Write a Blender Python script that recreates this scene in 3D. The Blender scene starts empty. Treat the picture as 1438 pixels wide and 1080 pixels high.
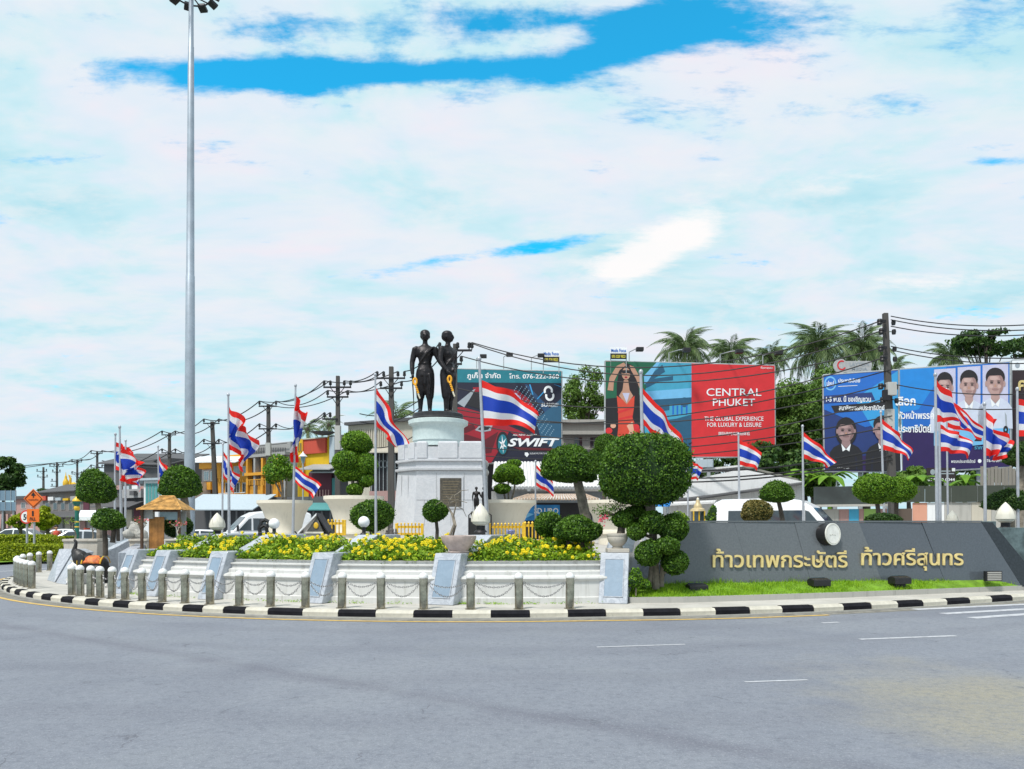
import bpy, math, random
import numpy as np
from mathutils import Vector, Matrix

# ------------------------------------------------------------------ camera, sky, sun, exposure
sc = bpy.context.scene
COL = sc.collection
R_ = math.radians
F, HZ, EYE, CX = 1100.0, 736.0, 1.8, 719.0      # focal length in photo pixels, horizon row, eye height, centre column

cam = bpy.data.cameras.new('camera')
cam.sensor_width = 36.0
cam.lens = F / 1438.0 * 36.0
cam.shift_y = (HZ - 540.0) / 1438.0
cam.clip_start = 0.1
cam.clip_end = 5000.0
camo = bpy.data.objects.new('camera', cam)
camo.location = (0, 0, EYE)
camo.rotation_euler = (R_(90), 0, 0)
COL.objects.link(camo)
sc.camera = camo

SUN_EL, SUN_AZ = 58.0, 215.0                     # azimuth clockwise from +Y (camera looks along +Y)
sun = bpy.data.lights.new('sun', 'SUN')
sun.energy = 3.3
sun.angle = R_(9)
sun.color = (1.0, 0.96, 0.9)
suno = bpy.data.objects.new('sun', sun)
sd = Vector((math.sin(R_(SUN_AZ)) * math.cos(R_(SUN_EL)), math.cos(R_(SUN_AZ)) * math.cos(R_(SUN_EL)), math.sin(R_(SUN_EL))))
suno.rotation_euler = sd.to_track_quat('Z', 'Y').to_euler()
suno.location = (0, 0, 60)
COL.objects.link(suno)

sc.view_settings.view_transform = 'Standard'
sc.view_settings.look = 'None'
sc.view_settings.gamma = 1.0
sc.view_settings.use_curve_mapping = False
sc.view_settings.exposure = 0.2
sc.cycles.use_denoising = True
sc.cycles.max_bounces = 4
sc.cycles.diffuse_bounces = 2
sc.cycles.glossy_bounces = 2
sc.cycles.transparent_max_bounces = 4

W = bpy.data.worlds.new('World')
sc.world = W
W.use_nodes = True
W.cycles.sampling_method = 'NONE'
wn, wl = W.node_tree.nodes, W.node_tree.links
wn.clear()

class NE:
    """tiny node expression helper"""
    def __init__(s, nodes, links): s.n, s.l = nodes, links
    def put(s, sock, v):
        if isinstance(v, (int, float)): sock.default_value = v
        elif isinstance(v, (tuple, list)): sock.default_value = v
        else: s.l.new(v, sock)
    def m(s, op, a, b=0.0, c=0.0, clamp=False):
        n = s.n.new('ShaderNodeMath'); n.operation = op; n.use_clamp = clamp
        s.put(n.inputs[0], a); s.put(n.inputs[1], b); s.put(n.inputs[2], c)
        return n.outputs[0]
    def mix(s, f, a, b, blend='MIX'):
        n = s.n.new('ShaderNodeMix'); n.data_type = 'RGBA'; n.blend_type = blend
        s.put(n.inputs[0], f); s.put(n.inputs[6], a); s.put(n.inputs[7], b)
        return n.outputs[2]
    def noise(s, vec, scale, detail=4.0, rough=0.55, dist=0.0):
        n = s.n.new('ShaderNodeTexNoise')
        if vec is not None: s.l.new(vec, n.inputs['Vector'])
        n.inputs['Scale'].default_value = scale; n.inputs['Detail'].default_value = detail
        n.inputs['Roughness'].default_value = rough; n.inputs['Distortion'].default_value = dist
        return n.outputs[0]
    def ramp(s, f, stops, interp='LINEAR'):
        n = s.n.new('ShaderNodeValToRGB'); cr = n.color_ramp; cr.interpolation = interp
        while len(cr.elements) < len(stops): cr.elements.new(0.5)
        for e, (p, c) in zip(cr.elements, stops):
            e.position = p; e.color = (c[0], c[1], c[2], 1)
        s.put(n.inputs[0], f)
        return n.outputs[0]
    def step(s, x, a, b):
        n = s.n.new('ShaderNodeMapRange'); n.interpolation_type = 'SMOOTHSTEP'
        s.put(n.inputs[0], x); n.inputs[1].default_value = a; n.inputs[2].default_value = b
        return n.outputs[0]
    def xyz(s, x, y, z):
        n = s.n.new('ShaderNodeCombineXYZ'); s.put(n.inputs[0], x); s.put(n.inputs[1], y); s.put(n.inputs[2], z)
        return n.outputs[0]

def make_world():
    e = NE(wn, wl)
    sky = wn.new('ShaderNodeTexSky'); sky.sky_type = 'NISHITA'; sky.sun_disc = False
    sky.sun_elevation = R_(SUN_EL); sky.sun_rotation = R_(SUN_AZ)
    sky.air_density = 1.0; sky.dust_density = 0.3; sky.ozone_density = 3.0
    hs = wn.new('ShaderNodeHueSaturation'); hs.inputs['Saturation'].default_value = 2.9; hs.inputs['Value'].default_value = 2.75
    hs.inputs['Hue'].default_value = 0.472
    wl.new(sky.outputs[0], hs.inputs['Color'])
    tc = wn.new('ShaderNodeTexCoord')
    sp = wn.new('ShaderNodeSeparateXYZ'); wl.new(tc.outputs['Generated'], sp.inputs[0])
    x, y, z = sp.outputs
    zz = e.m('ADD', e.m('MAXIMUM', z, 0.0), 0.16)
    cu, cv = e.m('DIVIDE', x, zz), e.m('DIVIDE', y, zz)        # a flat cloud deck overhead
    deck = e.xyz(cu, cv, 0.0)
    warp = e.noise(deck, 1.3, 1.0)
    deck2 = e.xyz(e.m('ADD', e.m('MULTIPLY', cu, 0.72), e.m('MULTIPLY', warp, 0.4)), e.m('MULTIPLY', cv, 1.05), 3.7)
    big = e.noise(deck2, 1.5, 3.0, 0.58)
    fine = e.noise(deck2, 7.5, 7.0, 0.64)
    wisp = e.noise(e.xyz(e.m('MULTIPLY', cu, 0.38), cv, 9.0), 17.0, 5.0, 0.66)
    dens = e.m('ADD', e.m('ADD', e.m('MULTIPLY', big, 0.6), e.m('MULTIPLY', fine, 1.0)), e.m('MULTIPLY', wisp, 0.65))
    # gaps and one bright cumulus, as directions (tan azimuth, tan elevation) in the half of the sky ahead
    ay = e.m('MAXIMUM', y, 0.02)
    az, el = e.m('DIVIDE', x, ay), e.m('DIVIDE', z, ay)
    front = e.step(y, 0.02, 0.2)
    def blob(px, py, sx, sy, rot):
        u0, v0 = (px - CX) / F, (HZ - py) / F
        du, dv = e.m('SUBTRACT', az, u0), e.m('SUBTRACT', el, v0)
        c, s = math.cos(R_(rot)), math.sin(R_(rot))
        a = e.m('DIVIDE', e.m('ADD', e.m('MULTIPLY', du, c), e.m('MULTIPLY', dv, s)), sx / F)
        b = e.m('DIVIDE', e.m('SUBTRACT', e.m('MULTIPLY', dv, c), e.m('MULTIPLY', du, s)), sy / F)
        r2 = e.m('ADD', e.m('MULTIPLY', a, a), e.m('MULTIPLY', b, b))
        return e.m('MULTIPLY', e.m('POWER', 2.718, e.m('MULTIPLY', r2, -1.0)), front)
    gaps = [(290, 100, 190, 24, -2, .34), (480, 102, 170, 24, 2, .40), (650, 98, 110, 16, 6, .25), (860, 25, 150, 16, 4, .17), (420, 35, 160, 22, 0, .12), (60, 20, 120, 20, 0, .14), (830, 82, 160, 26, 14, .34), (940, 40, 85, 28, 8, .28),
            (690, 20, 110, 22, 0, .2), (1160, 145, 120, 24, 4, .19), (610, 368, 130, 15, 11, .36), (800, 338, 100, 14, 12, .32), (0, 300, 70, 20, 0, .28),
            (50, 225, 70, 12, 0, .2), (1410, 228, 60, 8, 0, .25), (820, 240, 40, 10, 0, .12), (560, 40, 200, 30, 0, .14), (1380, -10, 60, 22, 0, .2)]
    g = 0.0
    ragged = e.m('ADD', 0.35, e.m('MULTIPLY', e.m('ADD', wisp, fine), 0.68))
    for px, py, sx, sy, rot, w in gaps:
        g = e.m('ADD', g, e.m('MULTIPLY', blob(px, py, sx, sy, rot), w * 1.1))
    high = e.m('MULTIPLY', e.step(z, 0.30, 0.62), 0.10)
    cover = e.m('SUBTRACT', e.m('SUBTRACT', e.m('SUBTRACT', dens, 0.40), high), e.m('MULTIPLY', g, ragged))
    mask = e.step(cover, 0.26, 0.55)
    tint = e.noise(deck2, 3.2, 4.0, 0.6)
    white = e.ramp(tint, [(0.32, (5.0, 8.2, 9.2)), (0.44, (6.4, 8.9, 9.7)), (0.52, (7.6, 8.9, 9.9)), (0.60, (8.3, 9.0, 9.9)), (0.70, (9.2, 8.9, 9.7))])
    white = e.mix(e.m('MULTIPLY', e.step(fine, 0.42, 0.66), 0.55), white, (8.9, 9.3, 9.7, 1))
    cum = e.m('ADD', blob(880, 370, 62, 34, 20), e.m('ADD', blob(965, 325, 62, 34, 20), e.m('ADD', e.m('MULTIPLY', blob(1320, 398, 110, 20, 0), 0.5), e.m('MULTIPLY', blob(1190, 250, 160, 24, 0), 0.4))))
    cumn = e.step(e.m('ADD', e.m('MULTIPLY', cum, 0.62), e.m('ADD', e.m('MULTIPLY', fine, 0.85), e.m('MULTIPLY', wisp, 0.45))), 0.80, 1.22)
    white2 = e.mix(e.m('MULTIPLY', cumn, 0.9), white, (10.8, 10.4, 10.3, 1))
    # thin white veil also lies over the blue
    base = e.mix(0.04, hs.outputs[0], (6.5, 9.0, 10.0, 1))
    colr = e.mix(mask, base, white2)
    low = e.step(z, 0.0, 0.16)
    colr = e.mix(e.m('MULTIPLY', e.m('SUBTRACT', 1.0, low), 0.55), colr, (5.8, 8.8, 9.8, 1))
    bg = wn.new('ShaderNodeBackground'); bg.inputs['Strength'].default_value = 0.083
    wl.new(colr, bg.inputs['Color'])
    out = wn.new('ShaderNodeOutputWorld'); wl.new(bg.outputs[0], out.inputs[0])
make_world()

# ------------------------------------------------------------------ coordinates
def P(px, py, d):
    return Vector(((px - CX) / F * d, d, EYE + (HZ - py) / F * d))
def zat(py, d): return EYE + (HZ - py) / F * d
def xat(px, d): return (px - CX) / F * d
def dgr(py, z=0.0): return (EYE - z) * F / (py - HZ)
def G(px, py, z=0.0): return P(px, py, dgr(py, z))
C0 = Vector((-0.8, 31.2))
def ring(th, r, z=0.0):
    return Vector((C0.x + r * math.sin(R_(th)), C0.y - r * math.cos(R_(th)), z))
def ring_px(px, r):
    a, b = -57.0, 40.0
    for _ in range(40):
        m = (a + b) / 2
        q = ring(m, r)
        if CX + F * q.x / q.y < px: a = m
        else: b = m
    return a

# ------------------------------------------------------------------ materials
MATS = {}
def mat(name, col, rough=0.6, metal=0.0, var=0.12, scale=6.0, bump=0.0, bscale=40.0, dirt=None, dirt_amt=0.35, spec=0.5, trans=0.0):
    if name in MATS: return MATS[name]
    m = bpy.data.materials.new(name); m.use_nodes = True
    nt = m.node_tree; n, l = nt.nodes, nt.links
    b = n['Principled BSDF']; e = NE(n, l)
    tc = n.new('ShaderNodeTexCoord')
    nz = e.noise(tc.outputs['Object'], scale, 5.0, 0.6)
    lo = tuple(c * (1 - var) for c in col) + (1,); hi = tuple(min(1, c * (1 + var)) for c in col) + (1,)
    c = e.mix(e.step(nz, 0.3, 0.7), lo, hi)
    if dirt:
        nd = e.noise(tc.outputs['Object'], scale * 0.45, 6.0, 0.7, 0.6)
        c = e.mix(e.m('MULTIPLY', e.step(nd, 0.5, 0.75), dirt_amt), c, tuple(dirt) + (1,))
    l.new(c, b.inputs['Base Color'])
    b.inputs['Roughness'].default_value = rough
    b.inputs['Metallic'].default_value = metal
    b.inputs['Specular IOR Level'].default_value = spec
    if bump:
        bp = n.new('ShaderNodeBump'); bp.inputs['Strength'].default_value = bump; bp.inputs['Distance'].default_value = 0.02
        l.new(e.noise(tc.outputs['Object'], bscale, 4.0, 0.6), bp.inputs['Height'])
        l.new(bp.outputs[0], b.inputs['Normal'])
    MATS[name] = m
    return m

def leafmat(name, dark, mid, light, rough=0.5, trans=0.25):
    if name in MATS: return MATS[name]
    m = bpy.data.materials.new(name); m.use_nodes = True
    nt = m.node_tree; n, l = nt.nodes, nt.links
    b = n['Principled BSDF']; e = NE(n, l)
    gm = n.new('ShaderNodeNewGeometry')
    c = e.ramp(gm.outputs['Random Per Island'], [(0.0, dark), (0.5, mid), (1.0, light)])
    tc = n.new('ShaderNodeTexCoord')
    nz = e.noise(tc.outputs['Object'], 2.2, 3.0)
    c = e.mix(e.m('MULTIPLY', e.step(nz, 0.35, 0.7), 0.45), c, tuple(light) + (1,))
    l.new(c, b.inputs['Base Color']); b.inputs['Roughness'].default_value = rough
    b.inputs['Specular IOR Level'].default_value = 0.3
    tr = n.new('ShaderNodeBsdfTranslucent'); l.new(c, tr.inputs['Color'])
    mx = n.new('ShaderNodeMixShader'); mx.inputs[0].default_value = trans
    l.new(b.outputs[0], mx.inputs[1]); l.new(tr.outputs[0], mx.inputs[2])
    l.new(mx.outputs[0], n['Material Output'].inputs['Surface'])
    MATS[name] = m
    return m

def road_material():
    m = bpy.data.materials.new('asphalt'); m.use_nodes = True
    n, l = m.node_tree.nodes, m.node_tree.links
    b = n['Principled BSDF']; e = NE(n, l)
    tc = n.new('ShaderNodeTexCoord'); o = tc.outputs['Object']
    big = e.noise(o, 0.22, 4.0, 0.6, 0.8)
    mid = e.noise(o, 1.6, 5.0, 0.65)
    agg = e.noise(o, 38.0, 3.0, 0.7)
    agg2 = e.noise(o, 90.0, 2.0, 0.7)
    c = e.ramp(big, [(0.28, (0.172, 0.186, 0.222)), (0.5, (0.206, 0.222, 0.258)), (0.72, (0.236, 0.252, 0.282))])
    c = e.mix(e.m('MULTIPLY', e.step(mid, 0.45, 0.75), 0.35), c, (0.124, 0.138, 0.176, 1))
    # worn tyre tracks that curve round the island
    sp = n.new('ShaderNodeSeparateXYZ'); l.new(o, sp.inputs[0])
    dx = e.m('ADD', sp.outputs[0], 0.8); dy = e.m('SUBTRACT', sp.outputs[1], 31.2)
    rr = e.m('SQRT', e.m('ADD', e.m('MULTIPLY', dx, dx), e.m('MULTIPLY', dy, dy)))
    wob = e.m('ADD', rr, e.m('MULTIPLY', e.noise(o, 0.35, 2.0), 1.6))
    band = e.m('SINE', e.m('MULTIPLY', wob, 3.1))
    c = e.mix(e.m('MULTIPLY', e.step(band, 0.3, 1.0), 0.22), c, (0.125, 0.130, 0.162, 1))
    # a long darker tar streak crossing the lanes
    st = e.m('ABSOLUTE', e.m('ADD', e.m('MULTIPLY', sp.outputs[0], 0.577), e.m('SUBTRACT', e.m('MULTIPLY', sp.outputs[1], 0.816), 6.15)))
    stm = e.m('SUBTRACT', 1.0, e.step(e.m('ADD', st, e.m('MULTIPLY', e.noise(o, 1.2, 4.0), 0.5)), 0.10, 0.62))
    c = e.mix(e.m('MULTIPLY', stm, 0.55), c, (0.098, 0.096, 0.126, 1))
    # sandy stain near the right shoulder
    sx = e.m('SUBTRACT', sp.outputs[0], 4.9); sy = e.m('SUBTRACT', sp.outputs[1], 7.6)
    dd = e.m('SQRT', e.m('ADD', e.m('MULTIPLY', e.m('MULTIPLY', sx, sx), 0.45), e.m('MULTIPLY', e.m('MULTIPLY', sy, sy), 0.22)))
    sand = e.m('SUBTRACT', 1.0, e.step(e.m('ADD', dd, e.m('MULTIPLY', e.noise(o, 0.8, 6.0, 0.65), 2.2)), 1.2, 2.7))
    c = e.mix(e.m('MULTIPLY', sand, 0.85), c, (0.30, 0.275, 0.20, 1))
    # fine cracks
    vc = n.new('ShaderNodeTexVoronoi'); vc.feature = 'DISTANCE_TO_EDGE'; vc.inputs['Scale'].default_value = 0.55
    wv = n.new('ShaderNodeVectorMath'); wv.operation = 'ADD'; l.new(o, wv.inputs[0])
    nn = n.new('ShaderNodeTexNoise'); nn.inputs['Scale'].default_value = 1.4; nn.inputs['Detail'].default_value = 5; l.new(o, nn.inputs['Vector'])
    l.new(nn.outputs['Color'], wv.inputs[1]); l.new(wv.outputs[0], vc.inputs['Vector'])
    crack = e.m('MULTIPLY', e.m('SUBTRACT', 1.0, e.step(vc.outputs['Distance'], 0.0, 0.009)), e.step(mid, 0.52, 0.62))
    c = e.mix(e.m('MULTIPLY', crack, 0.6), c, (0.06, 0.06, 0.075, 1))
    grit = e.noise(o, 11.0, 6.0, 0.75)
    c = e.mix(e.m('MULTIPLY', e.step(grit, 0.42, 0.70), 0.62), c, (0.112, 0.124, 0.152, 1))
    tone = e.noise(o, 0.6, 3.0, 0.6)
    c = e.mix(e.m('MULTIPLY', e.step(tone, 0.5, 0.7), 0.30), c, (0.205, 0.222, 0.245, 1))
    # aggregate speckle
    c = e.mix(e.m('MULTIPLY', e.step(agg, 0.5, 0.72), 0.6), c, (0.33, 0.34, 0.37, 1))
    c = e.mix(e.m('MULTIPLY', e.step(agg2, 0.5, 0.75), 0.75), c, (0.085, 0.087, 0.105, 1))
    l.new(c, b.inputs['Base Color']); b.inputs['Roughness'].default_value = 0.78
    b.inputs['Specular IOR Level'].default_value = 0.35
    bp = n.new('ShaderNodeBump'); bp.inputs['Strength'].default_value = 0.35; bp.inputs['Distance'].default_value = 0.01
    l.new(agg, bp.inputs['Height']); l.new(bp.outputs[0], b.inputs['Normal'])
    MATS['asphalt'] = m
    return m

def marble_material(name, base, vein, rough=0.28):
    m = bpy.data.materials.new(name); m.use_nodes = True
    n, l = m.node_tree.nodes, m.node_tree.links
    b = n['Principled BSDF']; e = NE(n, l)
    tc = n.new('ShaderNodeTexCoord'); o = tc.outputs['Object']
    a = e.noise(o, 2.5, 8.0, 0.65, 1.6)
    v = e.m('ABSOLUTE', e.m('SUBTRACT', a, 0.5))
    vm = e.m('SUBTRACT', 1.0, e.step(v, 0.0, 0.07))
    c = e.mix(e.m('MULTIPLY', vm, 0.55), tuple(base) + (1,), tuple(vein) + (1,))
    g = e.noise(o, 1.1, 4.0)
    c = e.mix(e.m('MULTIPLY', e.step(g, 0.4, 0.75), 0.35), c, tuple(x * 0.8 for x in base) + (1,))
    d = e.noise(o, 7.0, 6.0, 0.7)
    c = e.mix(e.m('MULTIPLY', e.step(d, 0.55, 0.8), 0.25), c, (0.42, 0.43, 0.40, 1))
    l.new(c, b.inputs['Base Color']); b.inputs['Roughness'].default_value = rough
    MATS[name] = m
    return m

def weathered(name, base, streak, amt=0.5, rough=0.7):
    """painted masonry with rain streaks running down and a mossy foot"""
    m = bpy.data.materials.new(name); m.use_nodes = True
    n, l = m.node_tree.nodes, m.node_tree.links
    b = n['Principled BSDF']; e = NE(n, l)
    tc = n.new('ShaderNodeTexCoord'); o = tc.outputs['Object']
    mp = n.new('ShaderNodeMapping'); mp.inputs['Scale'].default_value = (7.0, 7.0, 0.5); l.new(o, mp.inputs[0])
    s = e.noise(mp.outputs[0], 1.0, 6.0, 0.65)
    d = e.noise(o, 3.0, 6.0, 0.7)
    c = e.mix(e.m('MULTIPLY', e.step(s, 0.48, 0.78), amt), tuple(base) + (1,), tuple(streak) + (1,))
    c = e.mix(e.m('MULTIPLY', e.step(d, 0.55, 0.8), amt * 0.6), c, tuple(x * 0.7 for x in base) + (1,))
    l.new(c, b.inputs['Base Color']); b.inputs['Roughness'].default_value = rough
    bp = n.new('ShaderNodeBump'); bp.inputs['Strength'].default_value = 0.15; bp.inputs['Distance'].default_value = 0.01
    l.new(e.noise(o, 30.0, 4.0), bp.inputs['Height']); l.new(bp.outputs[0], b.inputs['Normal'])
    MATS[name] = m
    return m

def flag_material():
    m = bpy.data.materials.new('flag_cloth'); m.use_nodes = True
    n, l = m.node_tree.nodes, m.node_tree.links
    b = n['Principled BSDF']; e = NE(n, l)
    uv = n.new('ShaderNodeUVMap')
    sp = n.new('ShaderNodeSeparateXYZ'); l.new(uv.outputs[0], sp.inputs[0])
    red, wh, bl = (0.90, 0.026, 0.020), (0.84, 0.84, 0.87), (0.016, 0.065, 0.50)
    c = e.ramp(sp.outputs[1], [(0.0, red), (1 / 6, wh), (1 / 3, bl), (2 / 3, wh), (5 / 6, red)], 'CONSTANT')
    l.new(c, b.inputs['Base Color']); b.inputs['Roughness'].default_value = 0.65
    tr = n.new('ShaderNodeBsdfTranslucent'); l.new(c, tr.inputs['Color'])
    mx = n.new('ShaderNodeMixShader'); mx.inputs[0].default_value = 0.5
    l.new(b.outputs[0], mx.inputs[1]); l.new(tr.outputs[0], mx.inputs[2])
    l.new(mx.outputs[0], n['Material Output'].inputs['Surface'])
    MATS['flag'] = m
    return m

road_material(); flag_material()
MARB = marble_material('marble', (0.46, 0.49, 0.54), (0.24, 0.27, 0.32))
MARBW = marble_material('marble_white', (0.58, 0.59, 0.62), (0.46, 0.48, 0.52), 0.35)
PANELB = marble_material('marble_blue_panel', (0.24, 0.32, 0.41), (0.20, 0.27, 0.35), 0.3)
WHITEW = weathered('white_masonry', (0.60, 0.60, 0.585), (0.27, 0.26, 0.22), 0.6)
CREAM = weathered('cream_pot', (0.74, 0.69, 0.58), (0.42, 0.39, 0.32), 0.3)
CONC = weathered('concrete', (0.40, 0.39, 0.36), (0.2, 0.2, 0.18), 0.5)
STEEL = mat('steel', (0.34, 0.31, 0.24), 0.2, 0.95, 0.3, 9.0, dirt=(0.12, 0.10, 0.075), dirt_amt=0.75)
CAPM = mat('bollard_cap', (0.78, 0.78, 0.77), 0.35, 0.15, 0.1)
CHAIN = mat('chain', (0.30, 0.30, 0.31), 0.35, 0.8)
KWHITE = mat('kerb_white', (0.56, 0.53, 0.45), 0.8, 0, 0.12, 5, 0.3, 60, dirt=(0.14, 0.125, 0.10), dirt_amt=0.95)
KBLACK = mat('kerb_black', (0.012, 0.012, 0.016), 0.85, 0, 0.3, 5, 0.3, 60, dirt=(0.07, 0.065, 0.06), dirt_amt=0.35, spec=0.15)
PAVE = mat('pavement', (0.48, 0.46, 0.42), 0.85, 0, 0.12, 1.3, 0.25, 50, dirt=(0.26, 0.25, 0.22), dirt_amt=0.5)
SOIL = mat('soil', (0.10, 0.075, 0.05), 0.95, 0, 0.3, 6, 0.5, 30)
GRASSG = mat('grass_ground', (0.14, 0.27, 0.015), 0.9, 0, 0.3, 4, 0.4, 40)
BRONZE = mat('bronze', (0.020, 0.018, 0.020), 0.42, 0.55, 0.35, 5, 0.25, 25, dirt=(0.075, 0.07, 0.07), dirt_amt=0.3)
BRONZE2 = mat('bronze_base', (0.035, 0.035, 0.038), 0.45, 0.3, 0.25, 6)
GOLD = mat('gold_leaf', (0.90, 0.70, 0.30), 0.3, 0.3, 0.12, 8)
GOLDP = mat('gold_paint', (0.72, 0.45, 0.03), 0.45, 0.1, 0.15, 8)
GARL = mat('marigold', (0.80, 0.38, 0.02), 0.7, 0, 0.25, 40)
PETALW = mat('petal_white', (0.75, 0.70, 0.55), 0.7)
POLE = mat('pole_grey', (0.42, 0.44, 0.48), 0.4, 0.3, 0.1)
MAST = mat('galvanised_mast', (0.36, 0.41, 0.47), 0.45, 0.35, 0.10, 1.5)
DARKM = mat('dark_metal', (0.02, 0.02, 0.024), 0.5, 0.3)
BLACKP = mat('black_plastic', (0.015, 0.015, 0.017), 0.45)
CABLE = mat('cable', (0.012, 0.012, 0.014), 0.6)
UPOLE = weathered('utility_pole_concrete', (0.075, 0.070, 0.066), (0.03, 0.03, 0.03), 0.5, 0.85)
UPOLEL = weathered('utility_pole_pale', (0.44, 0.44, 0.42), (0.25, 0.25, 0.24), 0.4, 0.85)
BARK = mat('bark', (0.22, 0.19, 0.15), 0.9, 0, 0.3, 9, 0.6, 22)
BARKD = mat('bark_dark', (0.075, 0.062, 0.05), 0.9, 0, 0.3, 9, 0.6, 22)
LEAF = leafmat('leaf_topiary', (0.010, 0.040, 0.007), (0.040, 0.118, 0.012), (0.150, 0.290, 0.025))
LEAFB = leafmat('leaf_bright', (0.022, 0.080, 0.008), (0.085, 0.215, 0.014), (0.24, 0.42, 0.03))
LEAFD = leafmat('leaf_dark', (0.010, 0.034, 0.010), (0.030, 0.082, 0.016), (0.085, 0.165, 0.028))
LEAFF = leafmat('leaf_flower_bed', (0.045, 0.125, 0.008), (0.150, 0.300, 0.014), (0.36, 0.50, 0.03))
LEAFO = leafmat('leaf_olive', (0.08, 0.08, 0.02), (0.17, 0.15, 0.04), (0.28, 0.23, 0.07))
LEAFP = leafmat('leaf_palm', (0.045, 0.090, 0.032), (0.11, 0.18, 0.065), (0.22, 0.30, 0.12))
LEAFM = leafmat('leaf_background', (0.050, 0.115, 0.020), (0.105, 0.205, 0.034), (0.18, 0.30, 0.055))
LEAFH = leafmat('leaf_hedge', (0.07, 0.13, 0.006), (0.22, 0.30, 0.010), (0.46, 0.52, 0.02))
GRASSL = leafmat('grass_blade', (0.09, 0.22, 0.006), (0.21, 0.42, 0.012), (0.36, 0.56, 0.03))
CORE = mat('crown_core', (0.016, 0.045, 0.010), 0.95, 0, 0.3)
YEL = leafmat('blossom_yellow', (0.85, 0.58, 0.003), (0.92, 0.72, 0.006), (0.95, 0.82, 0.02), 0.6, 0.3)
PINK = leafmat('blossom_pink', (0.75, 0.06, 0.12), (0.85, 0.12, 0.2), (0.9, 0.2, 0.25), 0.6, 0.3)
STONEP = weathered('stone_pot', (0.50, 0.46, 0.40), (0.28, 0.25, 0.2), 0.45)
STONEW = weathered('pale_stone', (0.70, 0.67, 0.58), (0.42, 0.40, 0.32), 0.4)
GLOBE = mat('opal_glass', (0.85, 0.85, 0.86), 0.18, 0, 0.02)
GLASS = mat('dark_glass', (0.035, 0.05, 0.06), 0.06, 0, 0.1, spec=0.8)
GLASSB = mat('pale_glass', (0.22, 0.32, 0.36), 0.08, 0, 0.1, spec=0.8)
CARW = mat('car_white', (0.80, 0.81, 0.83), 0.2, 0, 0.02)
TYRE = mat('tyre', (0.015, 0.015, 0.015), 0.8)
LINEW = mat('road_paint_white', (0.48, 0.49, 0.52), 0.7, 0, 0.15, 8, dirt=(0.20, 0.21, 0.24), dirt_amt=0.9)
LINEY = mat('road_paint_yellow', (0.62, 0.40, 0.10), 0.7, 0, 0.15, 8, dirt=(0.25, 0.22, 0.18), dirt_amt=0.6)
TILE = mat('clay_roof', (0.46, 0.25, 0.07), 0.8, 0, 0.4, 8, 0.4, 40)
WOOD = mat('orange_wood', (0.34, 0.15, 0.035), 0.6, 0, 0.35, 4, 0.3, 20)
WOODD = mat('dark_wood', (0.085, 0.045, 0.025), 0.65, 0, 0.3, 6)
# ------------------------------------------------------------------ mesh helpers
rng = np.random.default_rng(7)
random.seed(7)

def wloc(o):
    v = Vector((0, 0, 0))
    while o is not None:
        v += o.location; o = o.parent
    return v

def finish(o, label=None, cat=None, group=None, kind=None):
    if label: o['label'] = label
    if cat: o['category'] = cat
    if group: o['group'] = group
    if kind: o['kind'] = kind
    return o

def thing(name, label, cat, loc, group=None):
    o = bpy.data.objects.new(name, None)
    o.empty_display_size = 0.2
    o.location = loc
    COL.objects.link(o)
    return finish(o, label, cat, group)

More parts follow.
